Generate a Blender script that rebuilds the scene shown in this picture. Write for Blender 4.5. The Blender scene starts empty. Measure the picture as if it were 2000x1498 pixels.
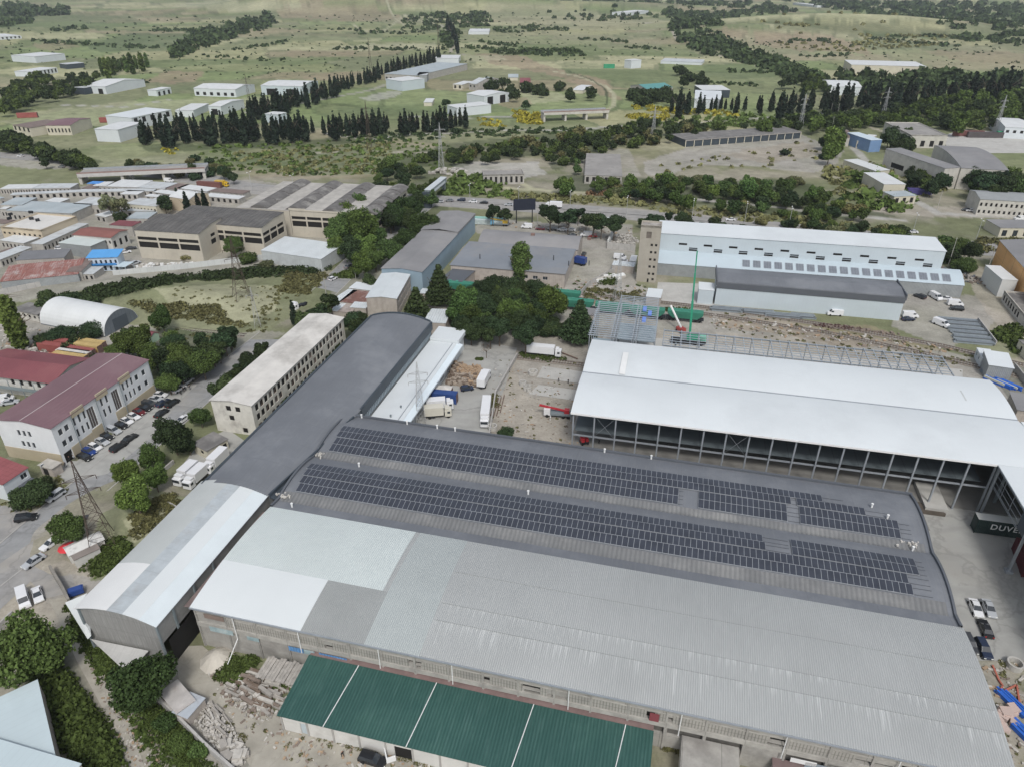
import bpy, math, random
import numpy as np
from mathutils import Vector, Matrix
random.seed(7); RNG = np.random.default_rng(7)
C = bpy.context.scene.collection
SC = bpy.context.scene
R = math.radians
# ---------------------------------------------------------------- camera, sky, sun, exposure
CAM_H = 110.0; FPX = 1388.0; PITCH = math.atan((749 + 60) / FPX)
cd = bpy.data.cameras.new('camera'); cam = bpy.data.objects.new('camera', cd); C.objects.link(cam)
cam.location = (0, 0, CAM_H); cam.rotation_euler = (math.pi / 2 - PITCH, 0, 0)
cd.sensor_fit = 'HORIZONTAL'; cd.sensor_width = 36; cd.lens = 36 * FPX / 2000; cd.clip_start = 1; cd.clip_end = 40000
SC.camera = cam
w = bpy.data.worlds.new('World'); SC.world = w; w.use_nodes = True
nt = w.node_tree; nt.nodes.clear()
wo = nt.nodes.new('ShaderNodeOutputWorld'); bg = nt.nodes.new('ShaderNodeBackground'); sky = nt.nodes.new('ShaderNodeTexSky')
sky.sky_type = 'NISHITA'; sky.sun_disc = False; sky.sun_elevation = R(52); sky.sun_rotation = R(172)
sky.air_density = 1.0; sky.dust_density = 3.0; sky.ozone_density = 1.0
bg.inputs['Strength'].default_value = 0.135
hs = nt.nodes.new('ShaderNodeHueSaturation'); hs.inputs['Saturation'].default_value = .5   # thin cloud greys the sky
nt.links.new(sky.outputs[0], hs.inputs['Color']); nt.links.new(hs.outputs[0], bg.inputs[0]); nt.links.new(bg.outputs[0], wo.inputs[0])
sd = bpy.data.lights.new('sun', 'SUN'); sun = bpy.data.objects.new('sun', sd); C.objects.link(sun)
sd.energy = 1.7; sd.angle = R(11); sd.color = (1, .975, .94)
# sun stands behind the camera, high
az = R(172); el = R(52)
dv = Vector((math.sin(az) * math.cos(el), math.cos(az) * math.cos(el), math.sin(el)))
sun.rotation_euler = (-dv).to_track_quat('-Z', 'Y').to_euler(); sun.location = (0, 0, 300)
SC.view_settings.view_transform = 'Standard'; SC.view_settings.look = 'None'
SC.view_settings.exposure = 0.1; SC.view_settings.gamma = 1.0
SC.cycles.max_bounces = 4; SC.cycles.diffuse_bounces = 3; SC.cycles.glossy_bounces = 2; SC.cycles.volume_bounces = 0
SC.cycles.transparent_max_bounces = 4

# ---------------------------------------------------------------- terrain height and pixel -> world
def ss(t): t = np.clip(t, 0, 1); return t * t * (3 - 2 * t)
HILLS = []   # x, y, rx, ry, rot, height
def hgt(x, y):
    x = np.asarray(x, float); y = np.asarray(y, float); z = np.zeros(np.broadcast(x, y).shape)
    for (cx, cy, rx, ry, a, h) in HILLS:
        c, s = math.cos(a), math.sin(a); u = ((x - cx) * c + (y - cy) * s) / rx; v = (-(x - cx) * s + (y - cy) * c) / ry
        z = z + h * np.exp(-(u * u + v * v))
    return z
_c, _s = math.cos(PITCH), math.sin(PITCH)
def ray(px, py):
    x = (px - 1000) / FPX; y = -(py - 749) / FPX
    return x, _c + y * _s, -_s + y * _c
def P(px, py, z=0.0):
    d = ray(px, py); t = (z - CAM_H) / d[2]
    return Vector((d[0] * t, d[1] * t, z))
def G(px, py):
    z = 0.0
    for i in range(12):
        p = P(px, py, z); z = float(hgt(p.x, p.y))
    return Vector((p.x, p.y, z))
def topix(x, y, z):
    z = z - CAM_H; dx, dy, dz = x, y * _c - z * _s, y * _s + z * _c
    return 1000 + FPX * dx / dy, 749 - FPX * dz / dy
def mpp(p):  # metres per (2000-wide) pixel at a point
    return math.sqrt(p.x ** 2 + p.y ** 2 + (CAM_H - p.z) ** 2) / FPX
for (px, py, rx, ry, a, h) in [(1640, 58, 330, 120, -.15, 30), (1450, 70, 160, 90, 0, 18), (700, 22, 420, 160, .1, 34), (560, 20, 250, 120, 0, 22),
                               (1120, 20, 500, 120, 0, 24), (350, 585, 38, 13, -.25, 3.5), (250, 592, 30, 12, -.2, 2.5), (250, 1010, 10, 8, .9, 2.2)]:
    p = P(px, py); HILLS.append((p.x, p.y, rx, ry, a, h))

# ---------------------------------------------------------------- materials
MATS = {}
def _p(m): return m.node_tree.nodes['Principled BSDF']
def mat(name, col, rough=.8, var=.18, scale=.35, metal=0.0, spec=.3, kind='noise', period=.25, dirt=None, dirt_amt=0, dscale=.08, axis='X', bump=.0, stain=None, tile=None, laps=(), cracks=None):
    """procedural material: base colour x multi-scale noise; optional corrugation / sheets / dirt patches"""
    if name in MATS: return MATS[name]
    m = bpy.data.materials.new(name); m.use_nodes = True; N = m.node_tree.nodes; Lk = m.node_tree.links; b = _p(m)
    b.inputs['Roughness'].default_value = rough; b.inputs['Metallic'].default_value = metal
    b.inputs['Specular IOR Level'].default_value = spec
    tc = N.new('ShaderNodeTexCoord'); src = tc.outputs['Object']
    n1 = N.new('ShaderNodeTexNoise'); n1.inputs['Scale'].default_value = scale; n1.inputs['Detail'].default_value = 8; n1.inputs['Roughness'].default_value = .65
    Lk.new(src, n1.inputs['Vector'])
    mr = N.new('ShaderNodeMapRange'); mr.inputs['From Min'].default_value = .28; mr.inputs['From Max'].default_value = .72
    mr.inputs['To Min'].default_value = 1 - var; mr.inputs['To Max'].default_value = 1 + var; Lk.new(n1.outputs['Fac'], mr.inputs[0])
    mul = N.new('ShaderNodeVectorMath'); mul.operation = 'SCALE'; mul.inputs[0].default_value = col[:3]; Lk.new(mr.outputs[0], mul.inputs['Scale'])
    out = mul.outputs[0]
    def mix(fac, colb, cur):
        mx = N.new('ShaderNodeMix'); mx.data_type = 'RGBA'; Lk.new(fac, mx.inputs['Factor']); Lk.new(cur, mx.inputs['A'])
        mx.inputs['B'].default_value = (*colb[:3], 1); return mx.outputs['Result']
    if dirt is not None:
        n2 = N.new('ShaderNodeTexNoise'); n2.inputs['Scale'].default_value = dscale; n2.inputs['Detail'].default_value = 9; n2.inputs['Roughness'].default_value = .7
        Lk.new(src, n2.inputs['Vector']); m2 = N.new('ShaderNodeMapRange'); m2.inputs['From Min'].default_value = .5; m2.inputs['From Max'].default_value = .68
        m2.inputs['To Max'].default_value = dirt_amt; Lk.new(n2.outputs['Fac'], m2.inputs[0]); out = mix(m2.outputs[0], dirt, out)
    if stain is not None:   # streaks running down / across the slope
        mp = N.new('ShaderNodeMapping'); Lk.new(src, mp.inputs[0])
        mp.inputs['Scale'].default_value = (3.2, .22, .3) if axis == 'X' else (.22, 3.2, .3)
        n3 = N.new('ShaderNodeTexNoise'); n3.inputs['Scale'].default_value = 1; n3.inputs['Detail'].default_value = 5; Lk.new(mp.outputs[0], n3.inputs['Vector'])
        m3 = N.new('ShaderNodeMapRange'); m3.inputs['From Min'].default_value = .5; m3.inputs['From Max'].default_value = .8; m3.inputs['To Max'].default_value = stain[1]
        Lk.new(n3.outputs['Fac'], m3.inputs[0]); out = mix(m3.outputs[0], stain[0], out)
    if cracks:              # crack network and long tyre / water marks: (scale, strength)
        nd = N.new('ShaderNodeTexNoise'); nd.inputs['Scale'].default_value = .35; nd.inputs['Detail'].default_value = 4; Lk.new(src, nd.inputs['Vector']); vs_ = N.new('ShaderNodeVectorMath'); vs_.operation = 'SCALE'; vs_.inputs['Scale'].default_value = 5; Lk.new(nd.outputs['Color'], vs_.inputs[0]); va = N.new('ShaderNodeVectorMath'); Lk.new(src, va.inputs[0]); Lk.new(vs_.outputs[0], va.inputs[1])
        vo = N.new('ShaderNodeTexVoronoi'); vo.feature = 'DISTANCE_TO_EDGE'; vo.inputs['Scale'].default_value = cracks[0]; Lk.new(va.outputs[0], vo.inputs['Vector']); c1 = N.new('ShaderNodeMapRange'); c1.inputs['From Max'].default_value = .03; c1.inputs['To Min'].default_value = cracks[1]; c1.inputs['To Max'].default_value = 0; Lk.new(vo.outputs['Distance'], c1.inputs[0]); out = mix(c1.outputs[0], [c * .55 for c in col[:3]], out)
        wv = N.new('ShaderNodeTexWave'); wv.wave_type = 'RINGS'; wv.inputs['Scale'].default_value = .035; wv.inputs['Distortion'].default_value = 9; wv.inputs['Detail'].default_value = 3; wv.inputs['Detail Scale'].default_value = .6; Lk.new(src, wv.inputs['Vector']); c2 = N.new('ShaderNodeMapRange'); c2.inputs['From Min'].default_value = .82; c2.inputs['To Max'].default_value = cracks[1] * .8; Lk.new(wv.outputs['Fac'], c2.inputs[0]); out = mix(c2.outputs[0], [c * .72 for c in col[:3]], out)
    for yl, ln in laps:     # limewash runs below a sheet lap at local y = yl
        sp = N.new('ShaderNodeSeparateXYZ'); Lk.new(src, sp.inputs[0]); g = N.new('ShaderNodeMapRange'); g.inputs['From Min'].default_value = yl - ln; g.inputs['From Max'].default_value = yl; g.inputs['To Max'].default_value = .22; Lk.new(sp.outputs['Y'], g.inputs[0])
        lt = N.new('ShaderNodeMath'); lt.operation = 'LESS_THAN'; lt.inputs[1].default_value = yl; Lk.new(sp.outputs['Y'], lt.inputs[0])
        mp = N.new('ShaderNodeMapping'); mp.inputs['Scale'].default_value = (2.6, .12, .1); Lk.new(src, mp.inputs[0]); nn = N.new('ShaderNodeTexNoise'); nn.inputs['Scale'].default_value = 1; nn.inputs['Detail'].default_value = 3; Lk.new(mp.outputs[0], nn.inputs['Vector'])
        ad = N.new('ShaderNodeMath'); ad.operation = 'ADD'; Lk.new(nn.outputs['Fac'], ad.inputs[0]); Lk.new(g.outputs[0], ad.inputs[1]); m5 = N.new('ShaderNodeMapRange'); m5.inputs['From Min'].default_value = .68; m5.inputs['From Max'].default_value = .84; m5.inputs['To Max'].default_value = .5; Lk.new(ad.outputs[0], m5.inputs[0])
        mm = N.new('ShaderNodeMath'); mm.operation = 'MULTIPLY'; Lk.new(m5.outputs[0], mm.inputs[0]); Lk.new(lt.outputs[0], mm.inputs[1]); out = mix(mm.outputs[0], (.58, .60, .59), out)
    sep = None
    if kind == 'corr' or tile:
        sep = N.new('ShaderNodeSeparateXYZ'); Lk.new(src, sep.inputs[0])
    if kind == 'corr':      # ribs across the sheet
        w1 = N.new('ShaderNodeMath'); w1.operation = 'MULTIPLY'; w1.inputs[1].default_value = 2 * math.pi / period; Lk.new(sep.outputs[axis], w1.inputs[0])
        w2 = N.new('ShaderNodeMath'); w2.operation = 'SINE'; Lk.new(w1.outputs[0], w2.inputs[0])
        bp = N.new('ShaderNodeBump'); bp.inputs['Strength'].default_value = max(bump, .35); bp.inputs['Distance'].default_value = period * .35
        Lk.new(w2.outputs[0], bp.inputs['Height']); Lk.new(bp.outputs[0], b.inputs['Normal'])
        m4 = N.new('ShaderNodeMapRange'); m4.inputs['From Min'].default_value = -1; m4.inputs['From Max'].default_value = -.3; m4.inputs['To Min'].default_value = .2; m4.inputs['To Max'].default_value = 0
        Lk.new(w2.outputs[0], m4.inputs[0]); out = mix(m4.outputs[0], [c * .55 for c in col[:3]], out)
    elif bump > 0:
        bp = N.new('ShaderNodeBump'); bp.inputs['Strength'].default_value = bump; bp.inputs['Distance'].default_value = .2
        Lk.new(n1.outputs['Fac'], bp.inputs['Height']); Lk.new(bp.outputs[0], b.inputs['Normal'])
    if tile:                # sheet / block joints: (size, axis, strength)
        for (sz, ax, st, wd) in tile:
            a1 = N.new('ShaderNodeMath'); a1.operation = 'MULTIPLY'; a1.inputs[1].default_value = 1 / sz; Lk.new(sep.outputs[ax], a1.inputs[0])
            a2 = N.new('ShaderNodeMath'); a2.operation = 'FRACT'; Lk.new(a1.outputs[0], a2.inputs[0])
            a3 = N.new('ShaderNodeMath'); a3.operation = 'LESS_THAN'; a3.inputs[1].default_value = wd / sz; Lk.new(a2.outputs[0], a3.inputs[0])
            a4 = N.new('ShaderNodeMath'); a4.operation = 'MULTIPLY'; a4.inputs[1].default_value = st; Lk.new(a3.outputs[0], a4.inputs[0])
            out = mix(a4.outputs[0], [c * .35 for c in col[:3]], out)
    Lk.new(out, b.inputs['Base Color']); MATS[name] = m; return m
def foliage(name, col, hue=.4):
    if name in MATS: return MATS[name]
    m = bpy.data.materials.new(name); m.use_nodes = True; N = m.node_tree.nodes; Lk = m.node_tree.links; b = _p(m)
    b.inputs['Roughness'].default_value = .75; b.inputs['Specular IOR Level'].default_value = .15
    g = N.new('ShaderNodeNewGeometry'); oi = N.new('ShaderNodeObjectInfo')
    r1 = N.new('ShaderNodeMapRange'); r1.inputs['To Min'].default_value = .55; r1.inputs['To Max'].default_value = 1.5; Lk.new(g.outputs['Random Per Island'], r1.inputs[0])
    r2 = N.new('ShaderNodeMapRange'); r2.inputs['To Min'].default_value = .65; r2.inputs['To Max'].default_value = 1.4; Lk.new(oi.outputs['Random'], r2.inputs[0])
    mm = N.new('ShaderNodeMath'); mm.operation = 'MULTIPLY'; Lk.new(r1.outputs[0], mm.inputs[0]); Lk.new(r2.outputs[0], mm.inputs[1])
    mx = N.new('ShaderNodeMix'); mx.data_type = 'RGBA'; mx.inputs['A'].default_value = (*col, 1)
    mx.inputs['B'].default_value = (col[0] * 1.7, col[1] * 1.25, col[2] * .9, 1)
    w3 = N.new('ShaderNodeMath'); w3.operation = 'FRACT'; w4 = N.new('ShaderNodeMath'); w4.operation = 'MULTIPLY'; w4.inputs[1].default_value = 7.31
    Lk.new(oi.outputs['Random'], w4.inputs[0]); Lk.new(w4.outputs[0], w3.inputs[0]); w5 = N.new('ShaderNodeMath'); w5.operation = 'MULTIPLY'; w5.inputs[1].default_value = hue * 2
    Lk.new(w3.outputs[0], w5.inputs[0]); Lk.new(w5.outputs[0], mx.inputs['Factor'])
    sc = N.new('ShaderNodeVectorMath'); sc.operation = 'SCALE'; Lk.new(mx.outputs['Result'], sc.inputs[0]); Lk.new(mm.outputs[0], sc.inputs['Scale'])
    Lk.new(sc.outputs[0], b.inputs['Base Color']); MATS[name] = m; return m

# ---------------------------------------------------------------- mesh builder
class MB:
    def __init__(s): s.v = []; s.f = []; s.m = []; s.mi = 0
    def face(s, pts):
        n = len(s.v); s.v += [tuple(p) for p in pts]; s.f.append(tuple(range(n, n + len(pts)))); s.m.append(s.mi); return s
    def box(s, x0, x1, y0, y1, z0, z1):
        n = len(s.v); s.v += [(x0, y0, z0), (x1, y0, z0), (x1, y1, z0), (x0, y1, z0), (x0, y0, z1), (x1, y0, z1), (x1, y1, z1), (x0, y1, z1)]
        for q in ((0, 3, 2, 1), (4, 5, 6, 7), (0, 1, 5, 4), (1, 2, 6, 5), (2, 3, 7, 6), (3, 0, 4, 7)): s.f.append(tuple(n + i for i in q)); s.m.append(s.mi)
        return s
    def prism(s, poly, z0, z1):   # poly ccw
        n = len(s.v); k = len(poly); s.v += [(p[0], p[1], z0) for p in poly] + [(p[0], p[1], z1) for p in poly]
        s.f.append(tuple(n + i for i in reversed(range(k)))); s.f.append(tuple(n + k + i for i in range(k))); s.m += [s.mi] * 2
        for i in range(k): j = (i + 1) % k; s.f.append((n + i, n + j, n + k + j, n + k + i)); s.m.append(s.mi)
        return s
    def tube(s, p, q, r, n=6, r2=None):
        p = Vector(p); q = Vector(q); d = (q - p); L = d.length
        if L < 1e-6: return s
        d /= L; a = d.orthogonal().normalized(); b = d.cross(a); r2 = r if r2 is None else r2; k = len(s.v)
        for i in range(n):
            t = 2 * math.pi * i / n; o = a * math.cos(t) + b * math.sin(t); s.v.append(tuple(p + o * r)); s.v.append(tuple(q + o * r2))
        for i in range(n): j = (i + 1) % n; s.f.append((k + 2 * i, k + 2 * j, k + 2 * j + 1, k + 2 * i + 1)); s.m.append(s.mi)
        s.f.append(tuple(k + 2 * i for i in reversed(range(n)))); s.f.append(tuple(k + 2 * i + 1 for i in range(n))); s.m += [s.mi] * 2
        return s
    def beam(s, p, q, w): return s.tube(p, q, w * .7, 4)
    def obb(s, c, ux, uy, sx, sy, z0, z1):   # oriented box, centre c, unit x dir ux
        a = Vector((ux[0], ux[1])); b = Vector((-ux[1], ux[0])) if uy is None else Vector(uy)
        P4 = [Vector(c[:2]) + a * (i * sx / 2) + b * (j * sy / 2) for i, j in ((-1, -1), (1, -1), (1, 1), (-1, 1))]
        return s.prism(P4, z0, z1)
    def mesh(s, name, mats):
        me = bpy.data.meshes.new(name); me.from_pydata(s.v, [], s.f); 
        for m in (mats if isinstance(mats, (list, tuple)) else [mats]): me.materials.append(m)
        if any(s.m): me.polygons.foreach_set('material_index', s.m)
        me.update(); return me
def tag(o, label=None, cat=None, group=None, kind=None):
    if label: o['label'] = label
    if cat: o['category'] = cat
    if group: o['group'] = group
    if kind: o['kind'] = kind
    return o
def link(o, parent=None):
    C.objects.link(o)
    if parent is not None: o.parent = parent
    return o
def part(name, mb, mats, parent=None, label=None):
    me = mb if isinstance(mb, bpy.types.Mesh) else mb.mesh(name, mats)
    o = link(bpy.data.objects.new(name, me), parent)
    if label: o['label'] = label
    return o
def empty(name, label, cat, loc, rz=0, group=None):
    o = link(bpy.data.objects.new(name, None)); o.location = loc; o.rotation_euler = (0, 0, rz); o.empty_display_size = .5
    return tag(o, label, cat, group)
def single(name, mb, mats, label, cat, loc=(0, 0, 0), rz=0, group=None, kind=None):
    o = part(name, mb, mats); o.location = loc; o.rotation_euler = (0, 0, rz); return tag(o, label, cat, group, kind)
def struct(name, mb, mats, kind='structure', label=None):
    o = part(name, mb, mats); o['kind'] = kind
    if label: o['label'] = label
    return o
def copy_tree(o, parent=None):
    c = o.copy(); C.objects.link(c); c.parent = parent
    for ch in o.children: copy_tree(ch, c)
    return c
def mesh_np(name, v, f, mats, smooth=False):
    me = bpy.data.meshes.new(name); k = f.shape[1]; me.vertices.add(len(v)); me.vertices.foreach_set('co', np.asarray(v, np.float32).ravel())
    me.loops.add(f.size); me.loops.foreach_set('vertex_index', f.astype(np.int32).ravel()); me.polygons.add(len(f))
    me.polygons.foreach_set('loop_start', np.arange(0, f.size, k, dtype=np.int32)); me.polygons.foreach_set('loop_total', np.full(len(f), k, np.int32))
    if smooth: me.polygons.foreach_set('use_smooth', np.ones(len(f), bool))
    me.update(calc_edges=True)
    for m in (mats if isinstance(mats, (list, tuple)) else [mats]): me.materials.append(m)
    return me

# ---------------------------------------------------------------- numpy value noise
_LAT = RNG.random((256, 256))
def vn(x, y):
    xi = np.floor(x).astype(int); yi = np.floor(y).astype(int); fx = x - xi; fy = y - yi; fx = fx * fx * (3 - 2 * fx); fy = fy * fy * (3 - 2 * fy)
    a = _LAT[yi % 256, xi % 256]; b = _LAT[yi % 256, (xi + 1) % 256]; c = _LAT[(yi + 1) % 256, xi % 256]; d = _LAT[(yi + 1) % 256, (xi + 1) % 256]
    return (a * (1 - fx) + b * fx) * (1 - fy) + (c * (1 - fx) + d * fx) * fy
def fbm(x, y, o=4):
    s = 0; a = .5; t = 0
    for i in range(o): s = s + a * vn(x + 17.3 * i, y - 9.1 * i); t += a; a *= .5; x = x * 2.03; y = y * 2.03
    return s / t
# ================================================================ GROUND SHEET
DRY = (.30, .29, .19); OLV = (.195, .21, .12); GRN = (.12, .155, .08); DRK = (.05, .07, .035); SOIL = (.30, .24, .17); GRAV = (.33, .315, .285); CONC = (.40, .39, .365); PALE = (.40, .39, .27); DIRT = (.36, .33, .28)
def pip(px, py, poly):
    ins = np.zeros(px.shape, bool); n = len(poly)
    for i in range(n):
        x1, y1 = poly[i]; x2, y2 = poly[(i + 1) % n]
        if y1 == y2: continue
        c = ((y1 > py) != (y2 > py)) & (px < (x2 - x1) * (py - y1) / (y2 - y1) + x1); ins ^= c
    return ins
def dline(x, y, pts):
    d = np.full(x.shape, 1e9)
    for (ax, ay), (bx, by) in zip(pts[:-1], pts[1:]):
        vx, vy = bx - ax, by - ay; L = vx * vx + vy * vy + 1e-9
        t = np.clip(((x - ax) * vx + (y - ay) * vy) / L, 0, 1); d = np.minimum(d, np.hypot(x - ax - t * vx, y - ay - t * vy))
    return d
# soil / vegetation cover of the land: (colour, polygon seen in the photograph, edge raggedness, strength)
AREAS = [
 (GRN, [(-10,20),(210,28),(300,45),(240,58),(120,62),(-10,60)], 3, .5), (GRN, [(165,92),(250,66),(390,66),(375,95),(330,100),(200,104)], 2, .8),
 (GRN, [(390,96),(560,62),(760,60),(740,78),(560,84),(430,100)], 3, .5), (PALE, [(650,92),(760,84),(850,84),(850,96),(700,100)], 3, .5), (PALE, [(330,12),(420,2),(640,0),(620,14),(450,24)], 3, .5),
 (SOIL, [(520,22),(600,8),(720,10),(800,40),(700,44),(560,34)], 5, .6), (SOIL, [(60,88),(120,80),(160,92),(100,104)], 3, .5),
 (SOIL, [(280,160),(330,138),(400,142),(385,158),(330,166)], 1.5, .75), (SOIL, [(560,98),(700,98),(690,108),(560,112)], 3, .45), (SOIL, [(580,152),(700,138),(700,150),(620,160)], 2, .4),
 (PALE, [(120,212),(300,196),(500,190),(560,200),(300,240),(60,252),(-10,240)], 4, .45), (GRN, [(300,170),(400,166),(400,176),(320,182)], 2, .5), (DRY, [(-10,150),(90,150),(140,170),(60,190),(-10,190)], 4, .5),
 (DRY, [(940,10),(1060,8),(1180,28),(1290,40),(1310,62),(1120,60),(940,40)], 4, .6), (DRY, [(900,62),(1100,62),(1290,80),(1290,100),(1060,86),(900,84)], 5, .5),
 (SOIL, [(930,106),(1010,108),(1100,140),(1180,158),(1216,196),(1190,192),(1100,152),(960,124)], 3, .75), (PALE, [(900,108),(980,108),(990,118),(910,122)], 3, .5),
 (GRN, [(1080,122),(1240,130),(1330,150),(1300,166),(1200,160),(1110,140)], 3, .4),
 (DRY, [(1430,50),(1600,60),(1800,80),(2010,100),(2010,150),(1760,130),(1500,112),(1400,80)], 6, .5), (SOIL, [(1470,64),(1600,66),(1680,86),(1700,106),(1560,100),(1480,90)], 4, .7),
 (SOIL, [(1380,60),(1440,52),(1470,70),(1410,76)], 3, .6), (SOIL, [(1790,98),(2010,104),(2010,128),(1900,124)], 3, .5), (GRN, [(1650,78),(1760,80),(1880,90),(1840,100),(1700,96)], 3, .55), (DRK, [(1470,42),(1560,38),(1700,44),(1840,58),(1880,74),(1700,72),(1560,62)], 8, .45),
 (GRN, [(1370,120),(1450,124),(1540,150),(1440,156),(1380,150)], 2, .5), (GRN, [(650,214),(760,208),(900,200),(1000,200),(1040,214),(880,226),(700,230)], 4, .5), (PALE, [(1010,176),(1090,180),(1120,196),(1030,206)], 2, .5),
 (SOIL, [(980,194),(1030,192),(1040,204),(1000,212),(975,206)], 1.5, .6), (CONC, [(700,192),(760,178),(790,180),(770,192),(720,198)], 1, .6),
 (GRN, [(380,285),(640,268),(900,290),(840,315),(600,330),(400,318)], 6, .4), (DRY, [(560,305),(760,296),(820,306),(700,330),(560,336)], 6, .4), (SOIL, [(470,330),(600,330),(740,340),(700,352),(500,346)], 6, .3),
 (OLV, [(-10,325),(150,325),(240,345),(120,352),(-10,362)], 3, .7), (GRAV, [(-10,296),(70,300),(160,330),(60,330),(-10,322)], 2, .8),
 (GRAV, [(1258,318),(1340,290),(1560,262),(1645,290),(1640,318),(1590,336),(1480,328),(1380,322),(1300,345),(1260,345)], 4, .85), (SOIL, [(1400,300),(1560,280),(1600,300),(1500,318)], 8, .3),
 (CONC, [(880,322),(960,318),(1050,315),(1075,340),(980,352),(900,350)], 4, .7), (GRAV, [(1130,300),(1230,290),(1250,345),(1140,350)], 3, .6),
 (OLV, [(1660,255),(1730,250),(1790,330),(1760,370),(1700,330)], 4, .6), (DRY, [(1720,335),(1770,335),(1780,352),(1730,352)], 3, .6),
 (DIRT, [(1690,400),(1780,400),(2010,412),(2010,432),(1830,424),(1700,418)], 3, .8), (GRAV, [(1250,410),(1300,412),(1290,418),(1250,416)], 2, .3),
 (DIRT, [(830,402),(1000,404),(1240,424),(1500,452),(1760,488),(1890,505),(2010,512),(2010,496),(1780,470),(1500,436),(1240,412),(1000,392),(830,392)], 3, .7),
 (PALE, [(860,395),(1000,402),(990,410),(860,404)], 2, .5),
 # near left: weedy ground round the embankment, dirt yards
 (OLV, [(-10,560),(120,560),(320,520),(560,530),(640,540),(600,600),(480,680),(300,640),(-10,600)], 6, .8), (PALE, [(300,560),(460,552),(560,562),(540,610),(470,640),(420,600),(320,590)], 8, .55), (DRK, [(120,575),(300,540),(340,550),(220,585)], 6, .4),
 (GRAV, [(-10,610),(80,600),(300,640),(330,680),(180,720),(-10,690)], 5, .8), (GRAV, [(440,655),(500,645),(560,650),(430,720),(400,760),(340,770)], 5, .6), (DRK, [(240,650),(330,640),(430,650),(440,690),(360,750),(300,745)], 5, .6),
 (GRAV, [(-10,370),(480,350),(760,395),(760,440),(640,520),(260,545),(-10,600)], 4, .8), (GRAV, [(660,530),(760,500),(800,520),(780,560),(700,600),(640,590)], 4, .6),
 (GRAV, [(-10,900),(60,1010),(120,960),(130,1010),(60,1060),(-10,1070)], 5, .8), (DIRT, [(-10,1000),(40,1020),(50,1050),(-10,1100)], 5, .6), (OLV, [(0,960),(110,925),(135,950),(60,1000),(0,985)], 4, .7),
 (DIRT, [(-10,1180),(80,1080),(180,1100),(240,1150),(130,1180),(170,1260),(230,1400),(250,1510),(-10,1510)], 8, .8),
 (GRAV, [(100,1110),(210,1130),(330,1280),(480,1330),(540,1420),(1400,1510),(1400,1560),(150,1560)], 6, .9),
 (OLV, [(200,1000),(300,950),(370,970),(330,1060),(230,1130),(180,1130),(170,1060)], 7, .8), (PALE, [(240,1010),(320,990),(330,1020),(260,1060)], 6, .5),
 (GRN, [(110,1180),(150,1180),(260,1330),(420,1500),(300,1500),(180,1350)], 8, .75), (DIRT, [(170,1310),(240,1330),(330,1460),(340,1510),(250,1510),(210,1420)], 6, .7), (DRK, [(30,1290),(120,1260),(250,1500),(140,1510)], 5, .7),
 # central yard, construction site, right-hand side
 (GRAV, [(840,560),(1000,540),(1250,560),(1400,600),(2010,720),(2010,780),(1150,660),(1150,900),(760,860),(800,700)], 6, .9),
 (DIRT, [(950,700),(1160,690),(1150,880),(960,860),(970,760)], 5, .8), (GRAV, [(1000,690),(1150,705),(1140,780),(1030,770)], 5, .5), (DIRT, [(1030,650),(1180,665),(1150,700),(1000,690)], 6, .6),
 (OLV, [(1150,560),(1260,575),(1260,600),(1150,592)], 4, .6), (DIRT, [(1180,640),(1560,660),(1900,720),(1860,740),(1500,690),(1200,665)], 4, .8), (SOIL, [(1400,620),(1700,640),(1860,690),(1700,680),(1400,640)], 8, .5),
 (GRAV, [(1120,470),(1240,480),(1240,560),(1280,600),(1160,590),(1060,560)], 5, .85), (CONC, [(1290,560),(1400,562),(1390,600),(1290,596)], 2, .7), (GRAV, [(930,425),(1240,440),(1240,500),(930,460)], 5, .85),
 (GRAV, [(1760,570),(1900,575),(1960,620),(1860,680),(1740,640)], 4, .85), (OLV, [(1860,505),(1950,515),(1950,560),(1900,575),(1850,545)], 4, .6), (DIRT, [(1880,515),(1930,520),(2010,640),(2010,700),(1960,650),(1900,570)], 3, .8),
 (OLV, [(1910,640),(1990,660),(2010,700),(1960,700),(1920,670)], 5, .7), (GRAV, [(1840,690),(2010,740),(2010,900),(1900,760)], 6, .7), (DRK, [(1930,700),(2010,720),(2010,880),(1985,800)], 8, .4),
 (GRAV, [(1750,900),(2010,900),(2010,1560),(1900,1510),(1850,1200)], 5, .6), (DIRT, [(1905,1290),(2010,1290),(2010,1510),(1960,1510)], 6, .7),
]
AREAS += [(DRK, [(760, 300), (1000, 268), (1260, 238), (1420, 240), (1300, 275), (1180, 292), (1090, 335), (1060, 300), (900, 325), (790, 325)], 5, .6), (DRK, [(1090, 345), (1250, 350), (1400, 352), (1560, 352), (1660, 395), (1750, 430), (1560, 428), (1300, 392), (1100, 375)], 5, .65), (DRK, [(1400, 245), (1700, 212), (2010, 172), (2010, 245), (1740, 245), (1560, 255)], 5, .7), (DRK, [(270, 285), (620, 272), (920, 250), (920, 256), (620, 286), (290, 298)], 3, .6), (DRK, [(640, 520), (660, 440), (760, 390), (850, 320), (880, 400), (800, 480), (700, 525)], 5, .5), (GRN, [(430, 300), (760, 285), (800, 335), (560, 345)], 6, .5), (DRK, [(0, 262), (120, 290), (200, 320), (170, 330), (0, 300)], 4, .6), (DRK, [(900, 560), (1090, 550), (1095, 640), (920, 655)], 4, .5)]
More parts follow.
